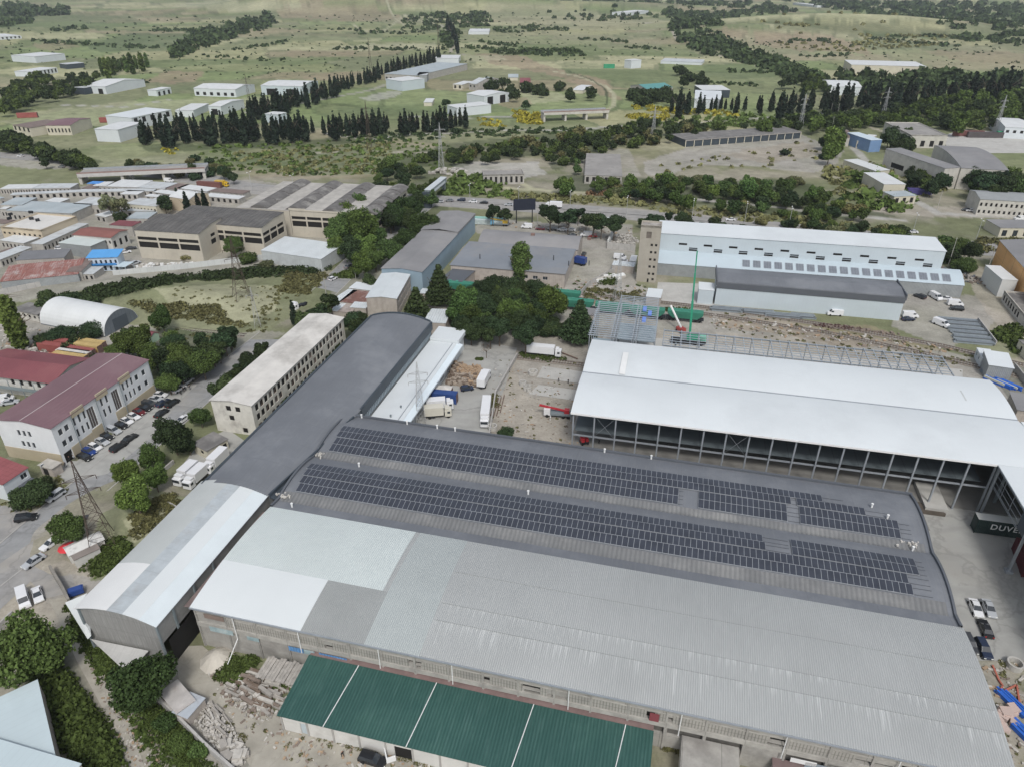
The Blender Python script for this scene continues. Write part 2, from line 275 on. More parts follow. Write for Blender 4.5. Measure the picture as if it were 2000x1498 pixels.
TRACKS = [  # (colour, half width m, pixel polyline)
 (PALE, 3.5, [(740,10),(790,24),(840,42),(862,56)]), (PALE, 3.5, [(690,48),(700,24),(740,20),(790,30),(830,44)]), (DIRT, 4.0, [(862,50),(878,64),(888,76),(884,90),(880,102),(905,107)]), (PALE, 2.5, [(665,50),(760,50),(830,46)]),
 (PALE, 3.0, [(1080,140),(1130,150),(1180,168),(1200,184),(1198,208),(1180,220)]), (DRK, 1.5, [(1110,140),(1160,158),(1186,180),(1184,205)]), (DIRT, 3.0, [(1310,58),(1320,66),(1325,78)]), (DIRT, 3.0, [(1400,108),(1440,118),(1500,135),(1612,160)]),
 (CONC, 3.5, [(640,262),(720,274),(800,262),(900,260),(1020,254),(1110,256),(1200,248),(1400,238),(1560,226),(1700,214)]), (DIRT, 2.0, [(610,300),(720,296),(850,300),(1000,290)]), (CONC, 3.0, [(780,228),(900,232),(1000,228),(1020,216)]),
 (CONC, 2.5, [(1340,388),(1500,404),(1640,420),(1760,430)]), (PALE, 3.2, [(975,368),(1060,372),(1120,380)]), (PALE, 2.6, [(1000,350),(1040,370),(1100,375),(1230,384),(1340,388)]), (CONC, 3.5, [(1665,290),(1720,340),(1780,390),(1830,418),(1990,425)]),
 (DIRT, 1.6, [(110,1180),(150,1250),(190,1330),(235,1430),(250,1500)]), (CONC, 3.0, [(120,206),(240,210),(330,196)]), (GRAV, 4, [(480,220),(600,200),(720,178),(830,140)]), (DIRT, 3, [(1740,262),(1720,256),(1700,250)]),
]
def ground():
    pys = np.concatenate([[-52, -46, -40, -34, -29, -24, -20, -16, -12, -8], np.arange(-5, 1500, 2.6), [1520, 1560, 1640, 1800, 2100, 2500]])
    al = np.arctan((pys - 749) / FPX) + PITCH; r = CAM_H / np.tan(np.clip(al, .0035, 1.5)); r = np.concatenate([[8800], np.minimum(r, 8600), [4]])
    azs = np.concatenate([np.linspace(-180, -60, 16), np.linspace(-56, -42, 12), np.linspace(-40.5, 40.5, 640), np.linspace(42, 56, 12), np.linspace(60, 180, 16)])
    A, Rr = np.meshgrid(np.radians(azs), r); X = Rr * np.sin(A); Y = Rr * np.cos(A); Z = hgt(X, Y)
    nr, nc = X.shape; idx = np.arange(nr * nc).reshape(nr, nc)
    f = np.stack([idx[:-1, :-1], idx[1:, :-1], idx[1:, 1:], idx[:-1, 1:]], -1).reshape(-1, 4)
    x = X.ravel(); y = Y.ravel(); z = Z.ravel()
    ok = (y * _c - (z - CAM_H) * _s) > 5
    px = np.full(x.shape, -9999.); py = np.full(x.shape, -9999.); px[ok], py[ok] = topix(x[ok], y[ok], z[ok])
    rr = np.hypot(x, y); far = ss((rr - 430) / 250)
    def col(c): return np.array(c)[None, :]
    n1 = fbm(x / 260 + 5, y / 110, 5); n2 = fbm(x / 60, y / 28 + 9, 4); n3 = fbm(x / 14, y / 14, 4); n4 = fbm(x / 900 + 3, y / 420, 4)
    a = ss((n1 * .6 + n2 * .4 - .42) / .18)[:, None]; base = col(OLV) * (1 - a) + col(DRY) * a
    b = ss((n4 - .5) / .12)[:, None] * .45; base = base * (1 - b) + col(GRN) * b
    b = ss((n2 - .62) / .08)[:, None] * .5; base = base * (1 - b) + col(PALE) * b
    near = (1 - far)[:, None]; b = ss((n2 * .5 + n3 * .5 - .45) / .15)[:, None]; nb = col(OLV) * .8 * (1 - b) + col(DIRT) * .75 * b; base = base * (1 - near * .7) + nb * near * .7
    # parcels: warped patchwork of fields with scrubby edges
    wx = x + (fbm(x / 300, y / 300, 3) - .5) * 260; wy = y + (fbm(x / 260 + 60, y / 260, 3) - .5) * 200; row = np.floor(wy / 95); cu = wx / 210 + _LAT[row.astype(int) % 256, 7] * 5; cl = np.floor(cu)
    rn = _LAT[(cl.astype(int) * 31) % 256, (row.astype(int) * 17) % 256]; tints = np.array([OLV, (.36, .35, .20), (.16, .20, .09), (.42, .41, .25), (.24, .26, .13), (.20, .26, .11), (.30, .26, .17)])
    pt = tints[(rn * 6.99).astype(int)]; k = (.45 + .4 * n2[:, None]) * far[:, None]; base = base * (1 - k) + pt * k
    ex = np.minimum(cu - cl, 1 - cu + cl) * 210; ey = np.minimum(wy / 95 - row, 1 - wy / 95 + row) * 95; ed = (np.minimum(ex, ey) < 2.5 + rr / 700) & (n3 + rn > .85); m = (ed * .45 * far)[:, None]; base = base * (1 - m) + np.array(DRK) * 1.4 * m
    # furrows / contour banding of far pasture
    band = fbm(x / 400, y / 9.0 + x / 60, 3); base = base * (1 + (band - .5)[:, None] * .35 * far[:, None])
    jx = (fbm(x / 22 + 40, y / 22, 3) - .5); jy = (fbm(x / 22, y / 22 + 70, 3) - .5)
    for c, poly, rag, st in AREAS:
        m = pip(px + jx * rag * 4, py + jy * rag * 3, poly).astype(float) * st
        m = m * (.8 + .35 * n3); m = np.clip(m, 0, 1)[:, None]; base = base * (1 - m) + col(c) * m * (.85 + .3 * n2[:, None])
    for c, hw, pl in TRACKS:
        pts = [tuple(G(*q)[:2]) for q in pl]; xs = [p[0] for p in pts]; ys = [p[1] for p in pts]
        k = (x > min(xs) - 20) & (x < max(xs) + 20) & (y > min(ys) - 20) & (y < max(ys) + 20)
        wd = hw + np.maximum(0, rr[k] / 1388 * 1.0 - hw * .3) * .6
        d = dline(x[k] + jx[k] * 3, y[k] + jy[k] * 3, pts); m = ss((wd - d) / (wd * .5))[:, None] * .85; base[k] = base[k] * (1 - m) + col(c) * m
    # scrub fleck: low dark bushes scattered through the pasture
    fl = (vn(x / 7 + 3, y / 7) > .86) & (n3 > .5); fl2 = (vn(x / 16 + 30, y / 12) > .9)
    m = (fl * .35 * far + fl2 * .3 * far)[:, None]; base = base * (1 - m) + col(DRK) * m
    v = np.stack([x, y, z], -1)
    m = bpy.data.materials.new('ground_cover'); m.use_nodes = True; N = m.node_tree.nodes; Lk = m.node_tree.links; bs = _p(m); bs.inputs['Roughness'].default_value = .95; bs.inputs['Specular IOR Level'].default_value = .1
    at = N.new('ShaderNodeAttribute'); at.attribute_name = 'cover'; tc = N.new('ShaderNodeTexCoord')
    acc = at.outputs['Color']
    for sc, lo, hi in ((1.4, .82, 1.18), (.12, .74, 1.26), (.02, .88, 1.12)):
        no = N.new('ShaderNodeTexNoise'); no.inputs['Scale'].default_value = sc; no.inputs['Detail'].default_value = 8; no.inputs['Roughness'].default_value = .7; Lk.new(tc.outputs['Object'], no.inputs['Vector'])
        mr = N.new('ShaderNodeMapRange'); mr.inputs['From Min'].default_value = .3; mr.inputs['From Max'].default_value = .7; mr.inputs['To Min'].default_value = lo; mr.inputs['To Max'].default_value = hi; Lk.new(no.outputs['Fac'], mr.inputs[0])
        sc_ = N.new('ShaderNodeVectorMath'); sc_.operation = 'SCALE'; Lk.new(acc, sc_.inputs[0]); Lk.new(mr.outputs[0], sc_.inputs['Scale']); acc = sc_.outputs[0]
    Lk.new(acc, bs.inputs['Base Color'])
    me = mesh_np('ground', v, f, m); ca = me.color_attributes.new('cover', 'FLOAT_COLOR', 'POINT')
    ca.data.foreach_set('color', np.concatenate([base, np.ones((len(base), 1))], 1).astype(np.float32).ravel())
    o = link(bpy.data.objects.new('ground', me)); tag(o, kind='structure')
ground()

# ---- hard surfaces laid on the flat ground (each a sheet 2 cm above the one below)
ASPH = mat('asphalt', (.275, .28, .28), .9, .14, .5, dirt=(.35, .335, .30), dirt_amt=.7, dscale=.07, spec=.2, cracks=(.09, .45))
ASPH2 = mat('worn_asphalt', (.30, .295, .285), .9, .16, .3, dirt=(.39, .365, .32), dirt_amt=.8, dscale=.06, spec=.2, cracks=(.08, .4))
CONM = mat('yard_concrete', (.36, .36, .34), .9, .16, .2, dirt=(.26, .25, .225), dirt_amt=.7, dscale=.05, spec=.2, cracks=(.06, .45))
CONW = mat('slab_concrete', (.44, .435, .41), .9, .12, .3, dirt=(.34, .325, .3), dirt_amt=.6, dscale=.08, spec=.2, tile=[(6, 'X', .35, .08)])
DIRTM = mat('bare_dirt', (.355, .335, .285), .95, .2, .25, dirt=(.43, .41, .36), dirt_amt=.7, dscale=.08, spec=.1, bump=.3, cracks=(.2, .25))
PAVM = mat('paving', (.36, .355, .33), .9, .12, .4, spec=.2)
def sheet(name, pix, z, m, label=None): return struct(name, MB().face([P(*q, 0).to_2d().to_3d() + Vector((0, 0, z)) for q in pix]), m, label=label)
def ribbon(name, pl, w, z, m, label=None, off=0):
    pts = [P(*q, 0).to_2d() if isinstance(q, tuple) else q for q in pl]; L = []; Rr = []
    for i, p in enumerate(pts):
        d = (pts[min(i + 1, len(pts) - 1)] - pts[max(i - 1, 0)]).normalized(); n = Vector((-d.y, d.x)); L.append(p + n * (w / 2 + off)); Rr.append(p - n * (w / 2 - off))
    mb = MB()
    for i in range(len(pts) - 1): mb.face([(*Rr[i], z), (*Rr[i + 1], z), (*L[i + 1], z), (*L[i], z)])
    return struct(name, mb, m, label=label)
MAIN = [(-60, 1150), (0, 1105), (130, 988), (210, 922), (303, 843), (418, 745), (540, 648), (600, 602), (650, 556), (705, 500), (760, 452), (830, 402)]
ribbon('road', MAIN, 10.5, .03, ASPH, 'grey asphalt street running past the offices and trucks')
sheet('yard', [(100,900),(120,945),(210,925),(300,850),(352,782),(385,752),(352,752),(330,765),(150,900)], .05, CONM, 'concrete parking apron in front of the red roofed office')
HW = [(300,338),(400,352),(470,366),(560,376),(700,384),(840,392),(1000,402),(1240,420),(1500,444),(1760,470),(2040,498)]
ribbon('highway', HW, 20, .04, ASPH2, 'two-way highway crossing the scene behind the halls')
KB = mat('kerb_concrete', (.40, .39, .37), .9, .15, .6)
ribbon('kerb', MAIN, .3, .13, KB, off=5.4); ribbon('kerb', MAIN, .3, .13, KB, off=-5.4)
ribbon('median', HW[4:], 1.0, .30, mat('median_concrete', (.34, .335, .32), .9, .15, .5)) 
ribbon('left_highway', [(-60,300),(0,303),(90,312),(160,322)], 13, .04, ASPH2)
sheet('service_yard', [(905,662),(1010,680),(985,760),(968,800),(955,850),(960,870),(780,840),(800,800),(880,700)], .05, CONM, 'pale concrete truck yard beside the white annex')
sheet('service_yard', [(1765,965),(2040,1010),(2060,1290),(1905,1290),(1880,1225),(1840,1130)], .05, CONM, 'concrete yard at the right end of the solar hall')
sheet('road_apron', [(0,1100),(95,1035),(190,955),(215,975),(165,1040),(120,1075),(140,1120),(150,1155),(90,1168),(60,1135),(0,1190),(-60,1200),(-60,1140)], .045, ASPH2)
sheet('lot_surface', [(-60,985),(0,985),(60,1000),(125,968),(140,975),(0,1085),(-60,1130)], .02, ASPH2)
sheet('truck_pad', [(335,935),(392,862),(445,838),(480,862),(405,938),(350,962)], .02, CONM)
sheet('slab', [(1060,716),(1160,730),(1150,752),(1048,738)], .12, CONW, 'upper of the two new floor slabs on the building site')
sheet('slab', [(1052,752),(1140,764),(1132,784),(1032,770)], .12, CONW, 'lower of the two new floor slabs on the building site')
sheet('dirt_lane', [(340,1262),(395,1260),(480,1330),(545,1400),(700,1450),(1290,1560),(700,1700),(520,1560),(440,1400),(350,1330)], .03, DIRTM, 'dusty lane between the concrete hall and the rubble heaps')
sheet('dirt_path', [(95,1170),(135,1165),(160,1230),(205,1310),(250,1400),(290,1520),(240,1560),(210,1400),(150,1290)], .03, DIRTM, 'narrow earth path between the bushes')
sheet('lot', [(1835,268),(1880,254),(2060,264),(2060,300),(1860,300)], .05, CONW, 'pale concrete container lot at the right edge')
sheet('apron', [(1285,552),(1400,556),(1395,600),(1280,590)], .05, CONW, 'pale concrete apron below the tower')
# ================================================================ BUILDING KIT
def V2(p): return Vector((p[0], p[1]))
def rect(pa, pb, pc, z=0, L=None, W=None):
    """corner A, corner B (both on plane z) and any point on the opposite edge -> origin, angle, length, width; y grows away from AB"""
    A = V2(P(*pa, z)); B = V2(P(*pb, z)); Cc = V2(P(*pc, z)); d = (B - A); n = Vector((-d.y, d.x)).normalized(); wd = (Cc - A).dot(n)
    if wd < 0: A, B = B, A; d = B - A; wd = -wd
    return [A, math.atan2(d.y, d.x), L or d.length, W or wd]
def frect(px, py, ang, L, W, z=0):
    return [V2(P(px, py, z)), R(ang), L, W]
def wall_grid(mb, o, ux, L, z0, z1, holes, nin, d=.22):
    xs = sorted({0, L} | {min(max(h[0], 0), L) for h in holes} | {min(max(h[1], 0), L) for h in holes}); zs = sorted({z0, z1} | {h[2] for h in holes} | {h[3] for h in holes})
    def q(x, z, k=0): return (o[0] + ux[0] * x + nin[0] * k, o[1] + ux[1] * x + nin[1] * k, z)
    for a, b in zip(xs[:-1], xs[1:]):
        for e, f in zip(zs[:-1], zs[1:]):
            cx, cz = (a + b) / 2, (e + f) / 2
            if any(h[0] < cx < h[1] and h[2] < cz < h[3] for h in holes): continue
            mb.face([q(a, e), q(b, e), q(b, f), q(a, f)])
    for a, b, e, f in [h[:4] for h in holes]:
        mb.face([q(a, e), q(b, e), q(b, e, d), q(a, e, d)]); mb.face([q(a, f), q(a, f, d), q(b, f, d), q(b, f)])
        mb.face([q(a, e), q(a, e, d), q(a, f, d), q(a, f)]); mb.face([q(b, e), q(b, f), q(b, f, d), q(b, e, d)])
GLASS = mat('dark_glass', (.035, .042, .05), .12, .3, .6, spec=.6)
VOID = mat('dark_opening', (.018, .017, .016), .9, .3, .5)
WFR = mat('window_frame_white', (.6, .62, .62), .5, .08)
def win_mesh(wd, ht, glass, frame=None, bars=1, t=.07):
    mb = MB(); mb.face([(0, 0, 0), (wd, 0, 0), (wd, 0, ht), (0, 0, ht)])
    if frame:
        mb.mi = 1
        for x0, x1, z0, z1 in [(0, t, 0, ht), (wd - t, wd, 0, ht), (t, wd - t, 0, t), (t, wd - t, ht - t, ht)] + [(wd * (i + 1) / (bars + 1) - t / 2, wd * (i + 1) / (bars + 1) + t / 2, t, ht - t) for i in range(bars)]:
            mb.box(x0, x1, -.05, -.005, z0, z1)
    return mb.mesh('window', [glass, frame or glass])
_WC = {}
def building(name, label, cat, rc, h, roof=('flat',), wall=None, roofm=None, over=.3, wins=(), group=None, trim=None, z0=0, roof_label=None, floor=False, noback=False, doorm=None, winname='window'):
    """wins: (side, x0, x1, z0, z1, glass, frame, bars[, count]) ; side S/N/W/E; count spreads n equal openings between x0 and x1"""
    A, ang, L, W = rc
    t = empty(name, label, cat, (A.x, A.y, z0), ang, group)
    prof = {'flat': lambda: [(0, h), (W, h)], 'shed': lambda: [(0, h), (W, h + roof[1])], 'gable': lambda: [(0, h), (W / 2, h + roof[1]), (W, h)],
            'arch': lambda: [(W * i / 14, h + roof[1] * (1 - (2 * i / 14 - 1) ** 2)) for i in range(15)], 'half': lambda: [(W * i / 8, h + roof[1] * math.sin(i / 8 * math.pi / 2)) for i in range(9)],
            'round': lambda: [(W / 2 - W / 2 * math.cos(math.pi * i / 16), h + roof[1] * math.sin(math.pi * i / 16)) for i in range(17)], 'parapet': lambda: [(0, h), (W, h)], 'list': lambda: [(a * W, h + b) for a, b in roof[1]]}[roof[0]]()
    hb = prof[-1][1]
    sides = {'S': ((0, 0), (1, 0), L, (0, 1), h), 'N': ((0, W), (1, 0), L, (0, -1), hb), 'W': ((0, 0), (0, 1), W, (1, 0), min(h, hb)), 'E': ((L, 0), (0, 1), W, (-1, 0), min(h, hb))}
    holes = {k: [] for k in sides}
    for wn in wins:
        s, a, b, e, f = wn[:5]; g = wn[5] if len(wn) > 5 else GLASS; fr = wn[6] if len(wn) > 6 else None; br = wn[7] if len(wn) > 7 else 1; cnt = wn[8] if len(wn) > 8 else None; nm = wn[9] if len(wn) > 9 else winname
        lst = [(a, b)] if not cnt else [(a + (b - a - cnt[1]) * i / max(1, cnt[0] - 1), a + (b - a - cnt[1]) * i / max(1, cnt[0] - 1) + cnt[1]) for i in range(cnt[0])]
        for x0, x1 in lst:
            holes[s].append((x0, x1, e, f)); key = (round(x1 - x0, 2), round(f - e, 2), g.name, fr and fr.name, br)
            if key not in _WC: _WC[key] = win_mesh(x1 - x0, f - e, g, fr, br)
            o_, ux, Ls, nin, _h = sides[s]
            wo_ = part(nm, _WC[key], None, t); dd = .2
            flip = s in ('N', 'W')
            xx = x1 if flip else x0; ux_ = (-ux[0], -ux[1]) if flip else ux
            wo_.location = (o_[0] + ux[0] * xx + nin[0] * dd, o_[1] + ux[1] * xx + nin[1] * dd, e); wo_.rotation_euler = (0, 0, math.atan2(ux_[1], ux_[0]))
    mb = MB()
    for s, (o_, ux, Ls, nin, hh) in sides.items():
        if noback and s == 'N': continue
        wall_grid(mb, o_, ux, Ls, 0, hh, holes[s], nin)
    m0 = min(h, hb)
    if roof[0] not in ('flat', 'parapet'):
        for x in (0, L): mb.face([(x, y, z) for y, z in prof] + ([(x, W, m0)] if hb > m0 else []) + ([(x, 0, m0)] if h > m0 else []))
    if roof[0] == 'parapet':
        for (a, b, c_, d_) in ((0, L, 0, .3), (0, L, W - .3, W), (0, .3, .3, W - .3), (L - .3, L, .3, W - .3)): mb.box(a, b, c_, d_, h - .9, h + .02)
    part('wall', mb, wall, t)
    rb = MB(); th = .14
    if roof[0] == 'parapet': rb.face([(.3, .3, h - .6), (L - .3, .3, h - .6), (L - .3, W - .3, h - .6), (.3, W - .3, h - .6)])
    else:
        pr = list(prof); dy = over
        s0 = (pr[1][1] - pr[0][1]) / (pr[1][0] - pr[0][0]); s1 = (pr[-1][1] - pr[-2][1]) / (pr[-1][0] - pr[-2][0])
        if roof[0] == 'round': s0 = s1 = 0; dy = .02
        pr[0] = (pr[0][0] - dy, pr[0][1] - s0 * dy); pr[-1] = (pr[-1][0] + dy, pr[-1][1] + s1 * dy)
        xa, xb = -over, L + over; lo = [(y, z + .02) for y, z in pr]; hi = [(y, z + th) for y, z in pr]
        for i in range(len(pr) - 1):
            rb.face([(xa, *hi[i]), (xb, *hi[i]), (xb, *hi[i + 1]), (xa, *hi[i + 1])]); rb.face([(xa, *lo[i + 1]), (xb, *lo[i + 1]), (xb, *lo[i]), (xa, *lo[i])])
            for x in (xa, xb): rb.face([(x, *lo[i]), (x, *hi[i]), (x, *hi[i + 1]), (x, *lo[i + 1])])
        for k in (0, -1): rb.face([(xa, *lo[k]), (xb, *lo[k]), (xb, *hi[k]), (xa, *hi[k])])
    part('roof', rb, roofm, t, roof_label)
    if trim:   # ridge / eave flashing strip
        tb = MB(); tb.box(-over - .05, L + over + .05, -over - .12, -over, h - .25, h + th + .05); part('gutter', tb, trim, t)
    return t
def loc(t, x, y, z=0):
    """thing-local metres -> world"""
    a = t.rotation_euler.z; return Vector((t.location.x + x * math.cos(a) - y * math.sin(a), t.location.y + x * math.sin(a) + y * math.cos(a), z))

# common building materials
M = {}
M['wht'] = mat('white_cladding', (.60, .64, .66), .45, .05, .2, tile=[(1.1, 'X', .10, .06)])
M['wht_roof'] = mat('white_roof', (.62, .66, .675), .5, .04, .06, dirt=(.55, .585, .60), dirt_amt=.7, dscale=.04, spec=.3, tile=[(6, 'X', .05, .06)])
M['pale_roof'] = mat('pale_sheet_roof', (.60, .645, .66), .5, .07, .15, kind='corr', period=.9, axis='X', dirt=(.5, .53, .54), dirt_amt=.5, dscale=.1)
M['blue_wall'] = mat('pale_blue_cladding', (.50, .565, .60), .5, .05, .12, tile=[(1.2, 'X', .12, .05)])
M['dgrey'] = mat('dark_membrane', (.155, .167, .185), .75, .14, .06, dirt=(.21, .222, .238), dirt_amt=.8, dscale=.06, tile=[(8, 'Y', .2, .1), (12, 'X', .14, .12)], stain=((.22, .225, .225), .35), spec=.35)
M['dgrey2'] = mat('dark_grey_sheet', (.10, .11, .125), .6, .1, .1, spec=.35)
M['slate'] = mat('dark_cladding', (.055, .07, .085), .5, .1, .2, kind='corr', period=.5)
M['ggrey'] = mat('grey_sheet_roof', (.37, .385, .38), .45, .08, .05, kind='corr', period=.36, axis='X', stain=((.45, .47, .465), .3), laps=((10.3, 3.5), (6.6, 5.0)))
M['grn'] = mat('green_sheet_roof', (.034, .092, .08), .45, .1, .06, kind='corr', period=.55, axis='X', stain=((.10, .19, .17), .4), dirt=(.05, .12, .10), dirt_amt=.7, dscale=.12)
M['conc'] = mat('weathered_concrete', (.34, .33, .305), .95, .2, .4, dirt=(.21, .2, .185), dirt_amt=.85, dscale=.12, tile=[(6, 'X', .55, .12), (1.6, 'Z', .25, .06)], bump=.2)
M['concb'] = mat('beige_concrete', (.50, .465, .39), .95, .12, .2, dirt=(.33, .30, .25), dirt_amt=.6, dscale=.1, tile=[(6, 'X', .3, .1), (1.4, 'Z', .12, .05)])
M['plaster'] = mat('stained_plaster', (.50, .485, .44), .95, .14, .3, dirt=(.34, .32, .29), dirt_amt=.7, dscale=.2, bump=.1)
M['tarroof'] = mat('old_roof_felt', (.17, .165, .16), .95, .25, .3, dirt=(.27, .26, .245), dirt_amt=.7, dscale=.15, bump=.3)
M['greyroof'] = mat('grey_flat_roof', (.225, .225, .23), .9, .12, .08, dirt=(.29, .285, .28), dirt_amt=.6, dscale=.05)
M['rust'] = mat('rusty_sheet', (.20, .105, .085), .8, .25, .4, kind='corr', period=.6, axis='X', dirt=(.42, .37, .34), dirt_amt=.7, dscale=.35)
M['red'] = mat('red_sheet_roof', (.21, .07, .08), .6, .12, .12, kind='corr', period=.5, axis='X', dirt=(.30, .12, .12), dirt_amt=.5, dscale=.07)
M['mauve'] = mat('faded_red_roof', (.195, .115, .13), .6, .10, .08, kind='corr', period=.5, axis='X', dirt=(.25, .17, .18), dirt_amt=.6, dscale=.06)
M['cream'] = mat('cream_render', (.55, .52, .42), .9, .1, .3, dirt=(.42, .39, .33), dirt_amt=.5, dscale=.15)
M['brick'] = mat('pale_block', (.42, .38, .34), .95, .18, .5, dirt=(.30, .26, .23), dirt_amt=.5, dscale=.3, tile=[(.8, 'X', .3, .06), (.4, 'Z', .3, .05)])
M['lime'] = mat('whitewashed_wall', (.58, .575, .545), .9, .1, .3, dirt=(.42, .405, .37), dirt_amt=.5, dscale=.25)
M['steel'] = mat('galvanised_steel', (.34, .37, .40), .45, .12, .8, metal=.3, spec=.5)
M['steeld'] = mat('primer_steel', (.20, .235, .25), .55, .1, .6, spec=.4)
M['black'] = mat('black_paint', (.02, .022, .025), .5, .2); M['white'] = mat('white_paint', (.72, .73, .72), .5, .05); M['rubber'] = mat('rubber', (.02, .02, .02), .9, .1)
M['blue'] = mat('blue_sheet', (.06, .24, .55), .5, .1, .2, kind='corr', period=.5); M['teal'] = mat('teal_sheet', (.10, .28, .27), .5, .1, .2)
M['orange'] = mat('orange_panel', (.78, .45, .19), .85, .1, .15, dirt=(.72, .48, .26), dirt_amt=.5, dscale=.08, tile=[(11, 'X', .7, .25), (5, 'Z', .35, .12)])
M['wood'] = mat('old_timber', (.28, .19, .12), .9, .3, .6, dirt=(.4, .32, .22), dirt_amt=.5, dscale=.5); M['wallgrey'] = mat('grey_sheet_wall', (.30, .32, .325), .7, .12, .4, kind='corr', period=.5, dirt=(.22, .23, .23), dirt_amt=.6, dscale=.3)
M['slateroof'] = mat('asbestos_sheet', (.34, .33, .31), .95, .2, .3, kind='corr', period=.4, axis='X', dirt=(.24, .23, .215), dirt_amt=.6, dscale=.4)
# ================================================================ THE MAIN BUILDINGS
# ---------------- solar hall: three shallow vaults under one long shed
rc = frect(378, 1182, -13.95, 133, 65, 10.5)
A, ang, SL, SW = rc
t = solar = empty('industrial_hall', 'huge triple-vaulted hall with solar rows on dark roof and grey ribbed front vault', 'industrial hall', (A.x, A.y, 0), ang)
VA = [(0, 30.5, 1.35), (30.5, 46.8, 1.3), (46.8, 65, 1.3)]
def sz(v):
    for a, b, r_ in VA:
        if v <= b + 1e-6: return 10.5 + r_ * (1 - (2 * (v - a) / (b - a) - 1) ** 2)
    return 10.5
def vault(u0, u1, v0, v1, off, n=10, s=sz, th=0):
    mb = MB(); vs = [v0 + (v1 - v0) * i / n for i in range(n + 1)]
    for a, b in zip(vs[:-1], vs[1:]): mb.face([(u0, a, s(a) + off), (u1, a, s(a) + off), (u1, b, s(b) + off), (u0, b, s(b) + off)])
    for x in (u0, u1): mb.face([(x, v, s(v) + off) for v in vs] + [(x, v, s(v) + off - .12) for v in reversed(vs)])
    mb.face([(u0, v0, s(v0) + off), (u0, v0, s(v0) + off - .12), (u1, v0, s(v0) + off - .12), (u1, v0, s(v0) + off)])
    return mb
M['clad_strip'] = mat('dirty_corrugated_strip', (.175, .18, .182), .8, .12, .3, kind='corr', period=.9, axis='X', dirt=(.30, .30, .29), dirt_amt=.6, dscale=.07)
M['pale1'] = mat('new_pale_sheet', (.555, .61, .60), .5, .05, .1, kind='corr', period=.4, axis='X', stain=((.52, .58, .58), .4))
M['pale2'] = mat('new_white_sheet', (.62, .655, .66), .5, .03, .1)
M['mid1'] = mat('older_grey_sheet', (.31, .325, .32), .5, .08, .1, kind='corr', period=.36, axis='X')
M['mid2'] = mat('bluish_grey_sheet', (.39, .425, .42), .5, .06, .1, kind='corr', period=.36, axis='X')
part('membrane_roof', vault(-.2, SL + .3, 27.0, 65.2, 0.02, 60), M['dgrey'], t)
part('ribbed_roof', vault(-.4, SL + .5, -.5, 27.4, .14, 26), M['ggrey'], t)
part('roof_patch', vault(-.42, 32.5, 10.4, 27.42, .17, 16), M['pale1'], t, 'pale new sheet patch at the left end of the grey vault')
part('roof_patch', vault(-.44, 21.6, -.52, 10.4, .18, 10), M['pale2'], t, 'white sheet patch at the front left corner of the grey vault')
part('roof_patch', vault(21.6, 33.5, -.52, 10.4, .165, 10), M['mid1'], t, 'dull grey sheet patch')
part('roof_patch', vault(33.5, 43.5, -.52, 27.42, .16, 24), M['mid2'], t, 'bluish grey sheet patch')
for v0, v1 in ((30.2, 32.9), (46.4, 48.6)): part('corrugated_strip', vault(.3, SL - 1, v0, v1, .05, 4), M['clad_strip'], t)
for v in (6.6, 10.3, 18.0): part('sheet_lap', MB().box(44, SL, v - .05, v + .05, sz(v) + .14, sz(v) + .185), M['mid1'], t)
# parapet coping (dark) round the membrane vaults
def curb(u, v0, v1, w_=.45, n=24, h_=.5):
    mb = MB(); vs = [v0 + (v1 - v0) * i / n for i in range(n + 1)]
    for a, b in zip(vs[:-1], vs[1:]):
        for (x0, x1) in ((u, u + w_),):
            za, zb = sz(a) - .3, sz(b) - .3
            mb.face([(x0, a, za + h_ + .3), (x1, a, za + h_ + .3), (x1, b, zb + h_ + .3), (x0, b, zb + h_ + .3)]); mb.face([(x0, a, za - 1), (x0, b, zb - 1), (x0, b, zb + h_ + .3), (x0, a, za + h_ + .3)]); mb.face([(x1, a, za - 1), (x1, a, za + h_ + .3), (x1, b, zb + h_ + .3), (x1, b, zb - 1)])
    return mb
part('coping', curb(-.6, 27.5, 65), M['dgrey2'], t); part('coping', curb(SL - .1, 27.5, 65), M['dgrey2'], t)
part('coping', MB().box(-.6, SL + .4, 65, 65.5, 9.5, 11.1), M['dgrey2'], t)
# walls
CONCM = M['conc']; wb = MB(); vs = [65 * i / 60 for i in range(61)]
for x in (0, SL): wb.face([(x, v, 0) for v in (0, 65)] + [(x, v, sz(v)) for v in reversed(vs)])
wb.face([(0, 65, 0), (SL, 65, 0), (SL, 65, 10.5), (0, 65, 10.5)])
# south front: concrete frame with blocked and open bays
holes = []; glz = []
rnd = random.Random(3)
for k in range(22):
    x0 = k * 6.05 + .35; x1 = x0 + 5.45
    if x1 > SL: x1 = SL - .3
    if 5 <= k <= 15: holes.append((x0, x1, 3.4, 5.6))
    elif k in (17, ): holes.append((x0 - .2, x1, 0, 5.2))
    elif k in (18, 19): holes.append((x0, x1, 4.1, 4.9))
extra = [(25.5, 27.0, 6.6, 7.6), (41.2, 43.6, 7.4, 8.3), (42.6, 43.4, 6.5, 7.3), (54.4, 55.6, 6.9, 8.2), (61.2, 64.2, 7.4, 8.5), (61.5, 64.2, 6.4, 7.2), (65.4, 68.6, 6.6, 7.3), (81.5, 82.8, 6.6, 8.3), (84.8, 85.6, 7.0, 7.9), (100.2, 102.6, 7.4, 8.5), (100.0, 102.8, 6.3, 7.1), (112.5, 118.8, 6.9, 7.7), (118.9, 121, 6.9, 8.4), (121, 122, 5.6, 6.3), (126.4, 127.4, 6.9, 7.5)]
holes += extra
wall_grid(wb, (0, 0), (1, 0), SL, 0, 10.5, holes, (0, 1), .5)
part('wall', wb, CONCM, t)
